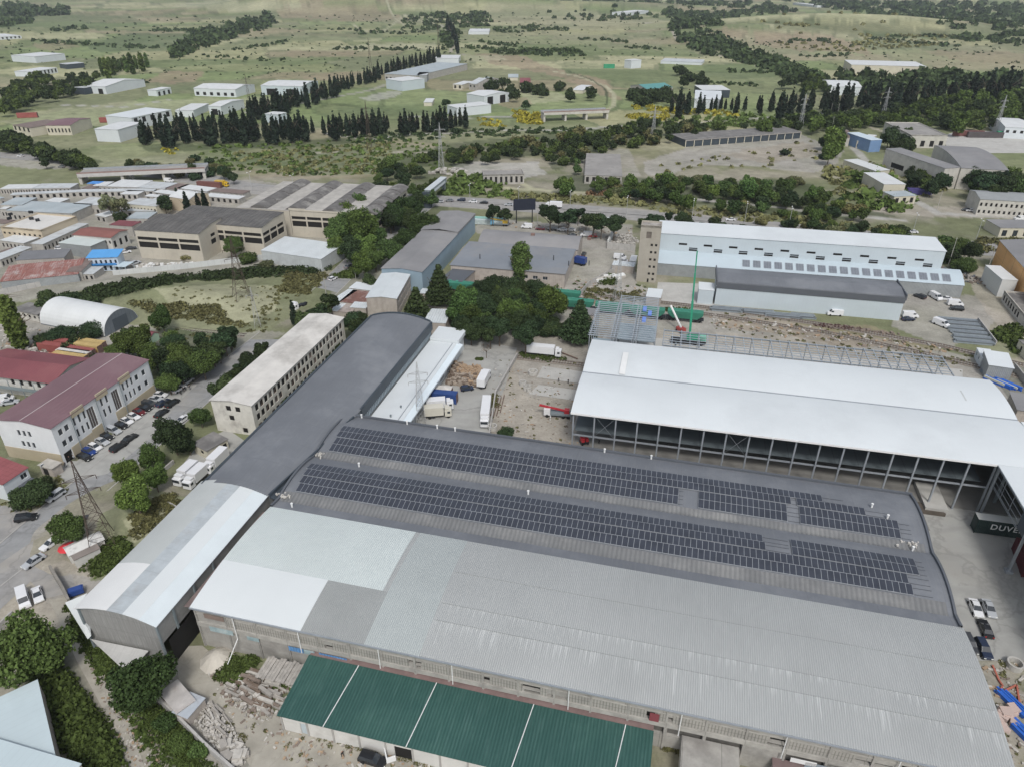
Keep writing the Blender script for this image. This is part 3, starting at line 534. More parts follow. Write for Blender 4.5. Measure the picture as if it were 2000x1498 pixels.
for x0, x1, e, f in holes: part('opening', MB().face([(x0, .5, e), (x1, .5, e), (x1, .5, f), (x0, .5, f)]), VOID if f - e < 3 and (e, f) != (3.4, 5.6) else mat('dim_interior', (.13, .125, .115), .9, .3, .5), t)
cb = MB()
for k in range(23): cb.box(k * 6.05 - .18, k * 6.05 + .18, -.22, 0, 0, 9.6)
part('pilaster', cb, M['conc'], t)
for z_, h_, d_ in ((9.5, .9, .28), (5.7, 1.0, .34), (8.6, .18, .12)): part('fascia_band', MB().box(-.1, SL + .1, -d_, -.004, z_, z_ + h_), mat('fascia_concrete', (.37, .36, .33), .95, .22, .5, dirt=(.23, .22, .205), dirt_amt=.85, dscale=.15, tile=[(6.05, 'X', .5, .1)]), t)
# slotted block screens between the bands
cur = 6.3; SB_ = mat('slotted_blocks', (.34, .33, .30), .95, .15, .3, tile=[(.5, 'X', .55, .16), (.95, 'Z', .5, .12)], dirt=(.24, .235, .22), dirt_amt=.8, dscale=.12)
for e in sorted(extra):
    if e[0] > cur: part('block_screen', MB().box(cur, e[0] - .05, -.1, -.003, 6.75, 8.5), SB_, t)
    cur = max(cur, e[1] + .05)
part('block_screen', MB().box(cur, SL - .4, -.1, -.003, 6.75, 8.5), SB_, t)
BW = mat('blue_glazing', (.10, .25, .48), .3, .3, .5, tile=[(.55, 'X', .6, .1)]); TW = mat('teal_glazing', (.30, .40, .42), .4, .3, .5, dirt=(.5, .52, .5), dirt_amt=.6, dscale=.5)
for x0, x1, z0_, z1_, m_ in ((18.3, 21.2, 4.4, 5.5, BW), (21.3, 23.4, 4.4, 5.5, TW), (24.3, 29.6, 4.2, 5.5, BW), (2.4, 7.2, 5.0, 6.2, TW), (10, 12.4, 4.8, 5.7, TW), (2.0, 6.0, 8.3, 9.4, mat('brown_panel', (.22, .17, .145), .8, .2, .4)), (82.0, 83.5, 6.7, 8.6, mat('maroon_shutter', (.22, .06, .07), .6, .1, .5)), (106, 119, 3.6, 4.9, mat('blue_grey_panel', (.24, .28, .31), .6, .1, .3)), (108.5, 113.8, 2.6, 3.5, mat('orange_sign_panel', (.62, .34, .06), .6, .1, .3)), (103.8, 107.6, 4.2, 5.2, M['white'])):
    part('window', MB().box(x0, x1, -.4, -.36, z0_, z1_), m_, t)
for u in (8.0, 20.9, 36.0, 49.2, 69.0, 86.8, 102.4, 118.2, 131.6): 
    mb = MB().tube((u, -.5, 10.2), (u, -.5, 4.6), .09, 6); 
    if u in (8.0,): mb.tube((u, -.5, 4.6), (u - .8, -3.6, 1.2), .09, 6)
    part('downpipe', mb, M['white'], t)
part('gutter', MB().box(-.5, SL + .5, -.75, -.52, 10.25, 10.5), M['steel'], t)
# ---- solar panels: one mesh per panel row block, the cells laid out as real tilted panels
PANM = mat('solar_glass', (.045, .051, .066), .3, .25, .35, spec=.4); PANF = mat('panel_frame', (.38, .40, .42), .4, .05, metal=.3)
def prow(u0, u1, v0, dv=2.37, pw=1.13, lift=.35):
    mb = MB(); n = int((u1 - u0) / pw); a = v0; b = v0 + dv; za, zb = sz(a) + lift, sz(b) + lift; g = .042
    mb.mi = 1; mb.face([(u0, a, za), (u0 + n * pw, a, za), (u0 + n * pw, b, zb), (u0, b, zb)]); mb.face([(u0, a, za - .12), (u0, a, za), (u0, b, zb), (u0, b, zb - .12)]); mb.face([(u0, a, za - .15), (u0 + n * pw, a, za - .15), (u0 + n * pw, a, za), (u0, a, za)]); mb.mi = 0
    sl = (zb - za) / dv
    for i in range(n):
        x = u0 + i * pw
        for (e, f) in ((g, dv - g),): mb.face([(x + g, a + e, za + sl * e + .012), (x + pw - g, a + e, za + sl * e + .012), (x + pw - g, a + f, za + sl * f + .012), (x + g, a + f, za + sl * f + .012)])
    return mb
rows = []
for v0, segs in ((33.05, [(2.4, 127)]), (35.45, [(2.0, 127)]), (38.0, [(1.6, 101.5), (106, 129.5)]), (40.4, [(1.2, 101.5), (106, 129.5)]),
                 (48.8, [(2.4, 84.5), (88, 106.5), (108.6, 128.5)]), (51.2, [(2.4, 84.5), (88, 106.5), (108.6, 128.5)]), (53.75, [(2.0, 108), (108.3, 122.5)]), (56.15, [(1.8, 114)])):
    for a, b in segs:
        o = empty('solar_panel_row', '%s row of the %s solar strip on the dark roof, %s' % (('nearest', 'second', 'third', 'farthest')[(2 if v0 in (38.0, 53.75) else 3 if v0 in (40.4, 56.15) else 1 if v0 in (35.45, 51.2) else 0)], 'front' if v0 < 45 else 'rear', 'full length' if len(segs) == 1 else 'left segment' if a < 5 else 'right segment' if b > 120 else 'middle segment'), 'solar panels', (A.x, A.y, 0), ang, 'solar panel rows on the dark roof')
        part('panel_row', prow(a, b, v0), [PANM, PANF], o); rl = MB()
        for vv in (v0 + .3, v0 + 1.7): rl.box(a, min(b + (4 if b > 100 else .3), SL - 3), vv, vv + .06, sz(vv) + .1, sz(vv) + .17)
        part('mounting_rail', rl, M['dgrey2'], o)
for i, (u, v) in enumerate([(16, 64.9), (24, 64.9), (28.7, 64.9), (66, 64.9), (77, 64.9), (3.6, 64.9), (123.5, 57), (126, 54), (12, 45), (4, 28.6), (52, 44.5), (129.5, 46.5)]):
    o = single('roof_vent', MB().prism([(.2 * math.cos(k * math.pi / 4), .2 * math.sin(k * math.pi / 4)) for k in range(8)], 0, .9).prism([(.28 * math.cos(k * math.pi / 4), .28 * math.sin(k * math.pi / 4)) for k in range(8)], .9, 1.05), M['white'], 'small white vent pipe standing on the dark roof edge', 'vent', loc(solar, u, v, sz(v) + .1), ang, 'white vents on the dark roof')
for u, v, lb in ((-.2, 31.5, 'heap of pale stones in the left end of the front roof valley'), (.8, 47.5, 'heap of grey sacks in the left end of the rear roof valley'), (129.5, 48.0, 'pile of white debris at the right end of the rear roof valley')):
    mb = MB(); rr_ = random.Random(int(u * 10) + 5)
    for i in range(16): a = rr_.uniform(0, 6.28); x = rr_.gauss(0, 1.0); y = rr_.gauss(0, .5); s_ = rr_.uniform(.2, .5); mb.obb((x, y), (math.cos(a), math.sin(a)), None, s_, s_ * .7, 0, s_ * .8)
    single('rubble_heap', mb, mat('pale_rubble', (.5, .48, .44), .95, .25, 1.5), lb, 'rubble heap', loc(solar, u, v, sz(v) + .1), ang)

# ---------------- long arched hall, pale front part and dark rear part
rc = frect(305, 1218, -14, 16.4, 37, 11); A2 = rc[0]
def pixpoly(t, pts):
    c, s = math.cos(t.rotation_euler.z), math.sin(t.rotation_euler.z); L_ = []
    for x, y, z in pts: p = P(x, y, z) - t.location; L_.append((p.x * c + p.y * s, -p.x * s + p.y * c, z))
    return MB().face(L_).face([(x, y, z - .1) for x, y, z in reversed(L_)])
t = empty('arched_hall', 'front half of the long arched hall with pale patchwork roof and grey gable', 'industrial hall', (A2.x, A2.y, 0), R(-14))
def arch_sz(x0, x1, h, r_): return lambda u: h + r_ * (1 - (2 * (u - x0) / (x1 - x0) - 1) ** 2)
z1f = arch_sz(-16.4, 0, 11, 1.5)
def varch(u0, u1, v0, v1, off, zf, n=12, th=.14):
    mb = MB(); us = [u0 + (u1 - u0) * i / n for i in range(n + 1)]
    for a, b in zip(us[:-1], us[1:]): mb.face([(a, v0, zf(a) + off), (b, v0, zf(b) + off), (b, v1, zf(b) + off), (a, v1, zf(a) + off)])
    for v in (v0, v1): mb.face([(u, v, zf(u) + off) for u in us] + [(u, v, zf(u) + off - th) for u in reversed(us)])
    for u in (u0, u1): mb.face([(u, v0, zf(u) + off), (u, v1, zf(u) + off), (u, v1, zf(u) + off - th), (u, v0, zf(u) + off - th)])
    return mb
LR = MB()
for v in range(9): LR.face([(-2.3, v * 3, 9.6), (-.62, v * 3, 9.9), (-.62, v * 3 + 3, 9.9), (-2.3, v * 3 + 3, 9.6)])
part('link_roof', LR, mat('rusty_link_roof', (.20, .155, .145), .85, .25, .4), solar)
M['pvc'] = mat('pale_grey_roof_sheet', (.45, .475, .465), .5, .06, .1, dirt=(.5, .52, .52), dirt_amt=.4, dscale=.05)
M['metalstrip'] = mat('weathered_metal_strip', (.42, .46, .48), .4, .12, .4, dirt=(.30, .28, .26), dirt_amt=.35, dscale=.3, tile=[(3.1, 'Y', .25, .08)])
part('roof', varch(-16.8, -9.0, 11.0, 37.3, .12, z1f), M['pvc'], t, 'pale grey left slope'); part('roof', varch(-16.8, -9.2, -.6, 11.0, .14, z1f), mat('bright_white_sheet', (.68, .69, .68), .5, .03), t, 'bright white front left corner')
part('roof', varch(-9.19, -6.0, -.6, 37.3, .125, z1f, 6), M['metalstrip'], t, 'weathered metal strip'); part('roof', varch(-6.0, -2.8, -.6, 37.3, .15, z1f, 6), M['pale2'], t); part('roof', varch(-2.8, .4, -.6, 37.3, .12, z1f, 6), mat('pale_blue_sheet', (.62, .68, .70), .5, .04), t)
wb = MB(); us = [-16.4 + 16.4 * i / 16 for i in range(17)]
wb.face([(-16.4, 0, 0), (0, 0, 0), (0, 0, 10.6)] + [(u, 0, z1f(u) - .5) for u in reversed(us)][1:])
wb.face([(-16.4, 0, 0), (-16.4, 37, 0), (-16.4, 37, 11), (-16.4, 0, 11)]); wb.face([(0, 10, 0), (0, 37, 0), (0, 37, 11), (0, 10, 11)]); wb.face([(0, 0, 6), (0, 10, 6), (0, 10, 11), (0, 0, 11)]); wb.face([(-16.4, 37, 0), (0, 37, 0)] + [(u, 37, z1f(u)) for u in reversed(us)])
part('wall', wb, mat('streaked_sheet_wall', (.27, .27, .26), .85, .16, .3, tile=[(1.2, 'X', .3, .08), (3.4, 'Z', .35, .07)], stain=((.40, .40, .385), .6), dirt=(.20, .195, .185), dirt_amt=.6, dscale=.15), t)
fb = MB()
for u in (-16.2, -.1): fb.box(u - .2, u + .2, -.3, -.01, 0, 10.9)
for a, b in zip(us[:-1], us[1:]): fb.beam((a, -.35, z1f(a) - .25), (b, -.35, z1f(b) - .25), .12)
part('frame', fb, M['steeld'], t)
for v in (4, 10, 16): part('side_post', MB().box(.02, .3, v - .2, v + .2, 0, 10.8), M['steeld'], t)
part('canopy', pixpoly(t, [(150, 1186, 9.5), (170, 1158, 9.5), (127, 1176, 7), (171, 1247, 4.4), (178, 1240, 5)]), M['pale2'], t, 'white side canopy')
part('front_canopy', pixpoly(t, [(177, 1247, 3.6), (236, 1302, 2.4), (262, 1300, 2.4), (290, 1270, 3.6)]), mat('tin_canopy', (.42, .42, .405), .6, .12, .3, stain=((.3, .29, .28), .6)), t)
part('doorway', MB().box(.35, .38, 1, 9, 0, 5.8), VOID, t)
A3 = V2(P(690, 815, 11)); t = empty('arched_hall', 'rear half of the long arched hall under a smooth dark grey membrane roof', 'industrial hall', (A3.x, A3.y, 0), R(-14.2))
A3L = Vector((0, 0)); z3 = arch_sz(-20.4, 0, 11, 1.8); o3 = 33.5
part('roof', varch(-20.6, .3, 0, 58.2, .1, z3, 16), M['dgrey'], t)
def tap(v): return .3 + 4.4 * min(0, v) / 33.5
def tapz(v, k): q = k / 16; x = -20.6 + (tap(v) + 20.6) * q; return (x, v, 11.1 + 1.8 * (1 - (2 * q - 1) ** 2) - (1 + v / 33.5 if v < 0 else 1) * 0)
tb = MB()
for i in range(12):
    a, b = -o3 * i / 12, -o3 * (i + 1) / 12
    for k in range(16): tb.face([tapz(b, k), tapz(b, k + 1), tapz(a, k + 1), tapz(a, k)])
tb.face([tapz(-o3, k) for k in range(17)]); part('roof', tb, M['dgrey'], t)
vg = MB()
for i in range(12): a, b = -o3 * i / 12, -o3 * (i + 1) / 12; vg.face([(tap(b), b, 10.6), (tap(b) + 1.9, b, 10.2), (tap(a) + 1.9, a, 10.2), (tap(a), a, 10.6)]); vg.face([(tap(b) - .3, b, 11.5), (tap(b) + .02, b, 11.45), (tap(a) + .02, a, 11.45), (tap(a) - .3, a, 11.5)]).face([(tap(b) + .02, b, 10.4), (tap(a) + .02, a, 10.4), (tap(a) + .02, a, 11.45), (tap(b) + .02, b, 11.45)])
part('valley_gutter', vg, M['slate'], t)
wb = MB(); us = [-20.4 + 20.4 * i / 16 for i in range(17)]
for v in (0.1, 58): wb.face([(-20.4, v, 0), (0, v, 0)] + [(u, v, z3(u)) for u in reversed(us)])
wb.face([(-20.4, -o3, 0), (-20.4, 58, 0), (-20.4, 58, 11), (-20.4, -o3, 11)]); wb.face([(0, 0, 0), (0, 58, 0), (0, 58, 11), (0, 0, 11)]).face([(-4.3, -o3, 0), (0, 0, 0), (0, 0, 10.9), (-4.3, -o3, 10.9)]); part('wall', wb, M['wallgrey'], t)
cp = MB().box(-21, -20.4, -o3, 58.2, 10.2, 11.35).box(-.05, .45, 4, 58.3, 8.4, 11.25); 
for a, b in zip(us[:-1], us[1:]): cp.face([(a, 58.0, z3(a) + .5), (b, 58.0, z3(b) + .5), (b, 58.5, z3(b) + .5), (a, 58.5, z3(a) + .5)]); cp.face([(a, 58.0, z3(a)), (b, 58.0, z3(b)), (b, 58.0, z3(b) + .5), (a, 58.0, z3(a) + .5)])
part('coping', cp, M['slate'], t)
lv = MB()
for i in range(53): v = 4.5 + i * 1.0; lv.box(.02, .12, v, v + .55, 6.3, 8.3)
part('louvre_band', lv, mat('louvre_glass', (.30, .36, .40), .3, .2, .8), t); wl = MB().box(-.02, .02, 4, 58, 6.1, 8.45); part('band_wall', wl, M['dgrey2'], t)
# flat white annex with canopy
t = empty('white_annex', 'low white flat-roofed annex alongside the dark arched hall', 'warehouse', (A3.x, A3.y, 0), R(-14.2))
part('wall', MB().box(.5, 9.4, 5.2, 63, 0, 5.7), M['wht'], t); part('roof', MB().box(.5, 9.6, 5.0, 55.0, 5.72, 6.0), M['wht_roof'], t); part('upper_roof', MB().box(.5, 10.2, 55.2, 64, 5.72, 7.0), M['wht_roof'], t)
part('gutter', MB().box(8.2, 8.4, 5.3, 54.9, 6.002, 6.14), M['steel'], t); part('canopy', MB().face([(9.61, 5, 5.9), (11.4, 5, 5.4), (11.4, 56, 5.4), (9.61, 56, 5.9)]).face([(11.4, 5, 5.4), (11.4, 5, 4.9), (11.4, 56, 4.9), (11.4, 56, 5.4)]).face([(9.61, 5, 5.8), (9.61, 56, 5.8), (11.4, 56, 5.3), (11.4, 5, 5.3)]), mat('white_canopy', (.66, .74, .78), .5, .04), t)
for i in range(7): v = 6 + i * 6.6; part('loading_door', MB().box(9.41, 9.5, v, v + 3.2, .9, 4.2), mat('grey_door', (.3, .31, .32), .6, .1), t)
for u, v in ((6.5, 14.5), (5.6, 9.5)): part('roof_vent', MB().box(u, u + .4, v, v + .4, 6.0, 6.7), M['steeld'], t)

# ---------------- big white hall with open steel front, right wing
A4 = V2(P(1117, 806, 14)); t = bigh = empty('open_hall', 'vast white double-vaulted hall open at the front on a grey steel frame', 'industrial hall', (A4.x, A4.y, 0), R(-13))
def hz(v): v = max(0, min(v, 41.6)); a, b = (0, 21) if v <= 21 else (21, 41.6); return 14 + .85 * (1 - (2 * (v - a) / (b - a) - 1) ** 2)
part('roof', vault(-.3, 107.5, 0, 21, .12, 14, hz), M['wht_roof'], t); part('roof', vault(-.3, 107.5, 21, 41.4, .12, 14, hz), M['wht_roof'], t)
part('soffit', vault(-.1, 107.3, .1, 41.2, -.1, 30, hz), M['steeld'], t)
part('valley_gutter', MB().box(-.3, 107.4, 20.8, 21.2, 14.08, 14.24), M['steel'], t)
part('roof_ridge_cap', vault(9.6, 11.2, 21.6, 33, .5, 8, hz), M['white'], t, 'short raised white duct on the roof')
part('scratch', vault(97.2, 97.6, 27, 32, .13, 3, hz), mat('grey_smear', (.45, .47, .47), .7, .2), t)
part('eave_trim', MB().box(-.3, 96.3, -.3, 0, 13.75, 14.2), M['white'], t)
cl = []
for i in range(19):
    u = .4 + i * 5.33
    for v in (.4,): cl.append((u, v))
c1 = MB().box(-.18, .18, -.2, .2, 0, 13.9); cm = c1.mesh('column', M['steel'])
for u, v in cl: o = part('column', cm, None, t); o.location = (u, v, 0)
for i in range(10):
    for v in (20.8, 40.8):
        o = part('column', cm, None, t); o.location = (.4 + i * 10.66, v, 0)
gb = MB().box(.4, 96.3, .5, .75, 7.0, 7.4); part('girt', gb, M['steel'], t)
part('mezzanine', MB().box(.5, 96, 3.2, 20, 6.75, 7.0), mat('deck_steel', (.10, .12, .13), .6, .12, .3, tile=[(5.33, 'X', .4, .2)]), t)
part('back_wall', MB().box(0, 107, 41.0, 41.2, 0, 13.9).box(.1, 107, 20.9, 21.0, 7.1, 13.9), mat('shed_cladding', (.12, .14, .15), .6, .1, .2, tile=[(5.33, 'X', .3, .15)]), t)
part('side_wall', MB().box(107.2, 107.4, 0, 41, 0, 13.9), M['steeld'], t)
part('side_truss', MB().beam((.2, .5, 13.4), (.2, 41, 13.4), .2).beam((.2, .5, 7), (.2, 20, 7), .15), M['steel'], t)
br = MB()
for k in (1, 7): u = .4 + k * 5.33; br.beam((u, .4, 7.4), (u + 5.33, .4, 13.7), .05).beam((u + 5.33, .4, 7.4), (u, .4, 13.7), .05)
part('bracing', br, M['steel'], t)
db = MB()
for i in range(12): u = 8 + i * 7.3; db.box(u, u + 4.6, 16, 20.6, 0, 1.1)
part('loading_dock', db, mat('dock_concrete', (.27, .245, .22), .95, .2, .5), t)
part('floor_slab', MB().box(0, 106.5, .8, 40.5, .06, .16).box(0, 84, -9, .78, .05, .13), mat('hall_floor_painted_shade', (.235, .23, .215), .9, .15, .2, dirt=(.16, .15, .135), dirt_amt=.6, dscale=.1), t)  # concrete slab and front strip, colour darkened to paint in the hall's shade
for i in range(8): part('loading_pit', MB().box(6 + i * 10.66, 14 + i * 10.66, -2.5, .7, .14, .5).box(6 + i * 10.66, 14 + i * 10.66, -3.2, -2.6, .14, .9), mat('pit_timber', (.10, .085, .07), .9, .25, .8), t)
part('ramp', MB().prism([(84.5, -2), (89.5, -2), (89.5, 8), (84.5, 8)], .17, 1.2), CONW, t)
# wing
t = empty('open_hall', 'right wing of the white hall with dark hanging cladding on leaning steel posts', 'industrial hall', (A4.x, A4.y, 0), R(-13))
wr = MB().box(96.3, 125, -75, -.35, 14.0, 14.3).box(107.9, 125, -.35, 20.5, 13.9, 14.2); part('roof', wr, M['wht_roof'], t)
part('cladding', MB().box(96.5, 96.7, -75, -15.5, 9.2, 13.95), M['slate'], t)
gb = MB()
for z_ in (8.8, 10.4, 12.0, 13.4): gb.beam((96.6, -15.4, z_), (96.6, -.8, z_), .09)
for v in (-.8, -5.6, -10.4): gb.beam((96.6, v, 8.8), (96.6, v + 0.01, 13.9), .08)
for k in range(5): gb.beam((96.7, -1 - k * 3, 13.8), (104, -1 - k * 3, 12.4), .08)
gb.beam((96.6, -75, 9.2), (96.6, -.8, 9.2), .12); part('girt', gb, M['steel'], t)
for v in (-.9, -19.2, -37.5, -56): part('column', MB().box(96.35, 96.8, v - .2, v + .2, .5, 14).box(95.9, 97.3, v - .7, v + .7, 0, .6), M['steel'], t)
for u, v in ((101.5, 5), (103, 12), (106.5, -6)): part('column', MB().box(u - .3, u + .3, v - .2, v + .2, 0, 14), M['steeld'], t)

# ---------------- steel frames behind the hall
t = empty('steel_skeleton', 'tall grey steel frame block under construction behind the white hall', 'steel frame', (A4.x, A4.y, 0), R(-13))
fb = MB(); H_ = 13.6
ups = [-1.5, 4.9, 5.9, 11.3, 12.3, 18.0]; vps = [44.5, 51, 57.5, 64, 70]
for u in ups:
    for v in vps: fb.box(u - .13, u + .13, v - .15, v + .15, 0, H_)
    fb.box(u - .12, u + .12, vps[0], vps[-1], H_, H_ + .35); fb.box(u - .1, u + .1, vps[0], vps[-1], 7, 7.3)
part('column', fb, M['steel'], t); pb = MB()
for i in range(18): v = 44.5 + i * 1.5; pb.box(-2, 18.2, v - .09, v + .09, H_ + .36, H_ + .56)
for i in range(6): v = 71.5 + i * 1.3; pb.box(5.0, 17.6, v - .09, v + .09, H_ - .2, H_)
part('purlin', pb, mat('zinc_purlin', (.42, .47, .52), .45, .08, metal=.3), t)
pb = MB()
for u in (5, 9.5, 17.6): pb.box(u - .1, u + .1, 70, 79, H_ - .6, H_ - .22)
for u in (5, 17.6): pb.box(u - .12, u + .12, 78.5, 78.8, 0, H_ - .6)
part('beam', pb, M['steel'], t)
part('deck', MB().box(5.9, 17.8, 58, 70, 6.8, 6.98).box(-1.4, 5, 44.6, 57, 6.8, 6.98), mat('zinc_deck', (.30, .37, .41), .6, .12, .3, kind='corr', period=.8, axis='Y'), t)
for i, (u, v) in enumerate(((13.6, 66.5), (15.4, 63.5), (13.9, 58.3))):
    single('fabric_wrap', MB().box(-.6, .6, -1.5, 1.5, 0, .5), mat('blue_wrap', (.16, .26, .62), .7, .1), 'bundle in blue film on the steel frame, %s' % ('farthest back', 'middle one of three', 'nearest the hall')[i], 'bundle', loc(t, u, v, H_ + .6), R(-13))
t = empty('steel_skeleton', 'long low steel frame skeleton running along the back of the white hall', 'steel frame', (A4.x, A4.y, 0), R(-13))
H_ = 11.8; fb = MB()
us = [20.5 + i * 5.33 for i in range(16)]
for u in us:
    for v in (45.5, 58): fb.box(u - .12, u + .12, v - .14, v + .14, 0, H_)
    fb.box(u - .12, u + .12, 45.5, 58, H_, H_ + .35)
for v in (45.5, 58): fb.box(us[0], us[-1], v - .12, v + .12, H_ - .5, H_ - .2).box(us[0], us[-1], v - .1, v + .1, 6, 6.25)
part('column', fb, M['steel'], t); pb = MB()
for u in us[:-1]: pb.box(u + 2.55, u + 2.75, 45.5, 58, H_ - .1, H_ + .1)
for v in (46.2, 47.8, 49.5, 51.2, 52.8, 54.5, 56.8): pb.box(us[0], us[-1], v - .08, v + .08, H_ + .36, H_ + .52)
part('purlin', pb, mat('zinc_purlin', (.42, .47, .52)), t); bb = MB()
for k in (3, 9, 13): bb.beam((us[k], 45.5, H_), (us[k + 1], 58, H_), .06).beam((us[k + 1], 45.5, H_), (us[k], 58, H_), .06)
part('bracing', bb, M['steel'], t)
sheet('frame_slab', [(1180,655),(1290,662),(1880,722),(1880,752),(1300,700),(1165,690)], .08, CONW, 'pale slab under the long steel frame')

# ---------------- white hall at the back, lean-to with solar panels, tower, dark hall
rc = rect((1287, 456), (1848, 492), (1833, 468), 15.4)
L = rc[2]; ws = []
for i in range(10): x = 8.5 + i * 10.1; ws.append(('S', x, x + 3.4, 10.9, 11.8, VOID, None, 1))
for i in range(10):
    x = 12.9 + i * 10.0
    if x < L - 6: ws.append(('S', x, x + 3.4, 8.6, 9.4, VOID, None, 1)); ws.append(('S', x, x + 3.4, 9.5, 10.1, GLASS, None, 1))
building('long_white_hall', 'very long white hall with two staggered rows of small black windows', 'warehouse', rc, 15.4, ('shed', .6), M['blue_wall'], M['wht_roof'], .25, ws)
E1 = rect((1283, 514), (1883, 558), (1858, 530), 5.2)
prof = [(0, 0), (.2, .9), (.4, 1.65), (.6, 2.3), (.8, 2.75), (1, 3.0)]
t = building('lean_to_hall', 'low curved-roof lean-to with solar arrays below the long white hall', 'warehouse', [E1[0], E1[1], E1[2], 8.2], 5.2, ('list', prof), M['wallgrey'], mat('pale_blue_roof', (.44, .515, .56), .5, .04, .1), .2, roof_label='pale blue curved roof')
for k in range(19):
    x = 34 + k * 4.15; mb = MB(); v0, v1 = .9, 4.4
    zf = lambda v: 5.2 + np.interp(v / 8.2, [a for a, b in prof], [b for a, b in prof]) + .3
    mb.mi = 1; mb.face([(x, v0, zf(v0)), (x + 2.9, v0, zf(v0)), (x + 2.9, v1, zf(v1)), (x, v1, zf(v1))]); mb.mi = 0
    for i in range(3):
        for j in range(5): a = x + .03 + i * .97; b = v0 + .04 + j * .69; mb.face([(a, b, zf(b) + .02), (a + .9, b, zf(b) + .02), (a + .9, b + .64, zf(b + .64) + .02), (a, b + .64, zf(b + .64) + .02)])
    o = empty('solar_array', 'grey-blue solar array on the curved pale roof, %s from the left' % 'first second third fourth fifth sixth seventh eighth ninth tenth eleventh twelfth thirteenth fourteenth fifteenth sixteenth seventeenth eighteenth nineteenth'.split()[k], 'solar panels', t.location, t.rotation_euler.z, 'solar arrays on the pale curved roof'); part('panel', mb, [mat('solar_glass_far', (.19, .21, .24), .3, .2, .5), PANF], o)
rc = frect(1242, 550, -13, 7.9, 6.2, 0)
ws = [('S', 4.4, 5.3, z_, z_ + 1.0, VOID, None, 1) for z_ in (3.2, 6.2, 9.2, 12.2, 15.2)] + [('S', 6.1, 7.0, z_, z_ + 1.0, VOID, None, 1) for z_ in (.9, 3.2, 6.2, 9.2, 12.2, 15.2)] + [('S', 4.3, 5.0, 0, 1.6, VOID, None, 1, None, 'doorway'), ('S', 2.4, 4.4, 18.3, 21, mat('broken_opening', (.16, .14, .12), .9, .4, .8), None, 1)]
building('concrete_tower', 'tall beige concrete stair tower with paired small windows', 'tower', rc, 23.5, ('parapet',), mat('tower_render', (.37, .345, .295), .95, .12, .2, dirt=(.32, .29, .24), dirt_amt=.6, dscale=.12, tile=[(1.2, 'Z', .12, .04)]), mat('tower_roof', (.30, .28, .26), .95, .35, .6, dirt=(.5, .48, .45), dirt_amt=.6, dscale=.3), wins=ws)
rc = rect((1401, 557), (1767, 587), (1757, 562), 8); rc[3] = 14.5
t = building('dark_roofed_hall', 'long hall with charcoal roof and band over pale blue walls', 'warehouse', rc, 7.6, ('list', [(0, 0), (.02, 1.6), (.5, 2.3), (1, 1.6)]), M['blue_wall'], M['dgrey'], .15)
part('roof_band', MB().box(-.2, rc[2] + .2, -.35, -.2, 7.0, 9.1), M['dgrey2'], t)
for x in (-.5, rc[2] + .1): part('gable_coping', MB().prism([(x, -.3), (x + .4, -.3), (x + .4, 14.8), (x, 14.8)], 8, 10.2), M['dgrey2'], t)
building('white_shed', 'small bright white flat shed at the left end of the charcoal hall', 'shed', [V2(loc(t, -6.4, -.2)), rc[1], 5.6, 6.5], 5.6, ('shed', .4), M['blue_wall'], M['wht_roof'], .1)
# ================================================================ THE OTHER BUILDINGS NEAR BY
WW = WFR
# three-storey abandoned office
rc = rect((411, 781), (490, 792), (676, 622), 9.8)
# x runs along the end wall; use the long side as x instead: origin at the near right corner
A, ang, Ls, Ws = rc; ux = Vector((math.cos(ang), math.sin(ang)))
O = A + ux * Ls                                   # near right corner; x along long facade (away), y to the left
ws = []
for r_ in range(3):
    z_ = (.9, 4.0, 6.9)[r_]
    for i in range(23): 
        if (i * 7 + r_ * 5) % 11 == 3 and r_ < 2: continue
        ws.append(('S', 1.6 + i * (Ws - 4) / 22.4, 1.6 + i * (Ws - 4) / 22.4 + 1.65, z_, z_ + 2.0, VOID if (i + r_) % 5 else mat('broken_glass', (.14, .12, .11), .6, .4, .9), mat('brick_reveal', (.26, .19, .15), .9, .2) if (i + r_) % 3 == 0 else None, 1))
ws += [('W', x_, x_ + 1.5, z_, z_ + 1.6, VOID, None, 1) for x_, z_ in ((3.6, 7.1), (6.4, 7.1), (6.0, 4.1), (2.6, .6))]
building('abandoned_office', 'three-storey abandoned office with pale worn roof and rows of empty windows', 'building', [O, ang + math.pi / 2, Ws, Ls], 9.8, ('gable', .7), mat('peeling_plaster', (.60, .585, .53), .95, .16, .35, dirt=(.30, .28, .25), dirt_amt=.75, dscale=.25, bump=.1), mat('worn_pale_roof', (.58, .565, .53), .95, .12, .2, dirt=(.34, .325, .30), dirt_amt=.8, dscale=.07, bump=.1), .35, ws)
# red roofed office
rc = rect((98, 835), (288, 703), (181, 696), 11.6); A, ang, L, W = rc
ws = []
def colw(x0, n, wd, gap, zs, h_): 
    for i in range(n):
        for z_ in zs: ws.append(('S', x0 + i * (wd + gap), x0 + i * (wd + gap) + wd, z_, z_ + h_, GLASS, None, 1))
sc_ = L / 50.0
for x0 in (2.2, 5.0): colw(x0 * sc_, 1, 1.3, 0, (4.6, 8.0), 1.7)
colw(9 * sc_, 3, .75, 1.0, (4.4, 7.8), 2.3); ws.append(('S', 15.6 * sc_, 19 * sc_, 3.8, 9.8, mat('brown_glass', (.10, .085, .08), .2, .3, .8), WFR, 2)); 
colw(22.4 * sc_, 2, .8, 1.1, (4.4, 7.8), 2.4); ws.append(('S', 28.2 * sc_, 31.6 * sc_, 3.8, 9.8, mat('brown_glass', (.10, .085, .08)), WFR, 2)); colw(34 * sc_, 3, .75, .95, (4.4, 7.8), 2.2)
for x0 in (41.2, 45.2): colw(x0 * sc_, 1, 1.3, 0, (4.6, 8.0), 1.7)
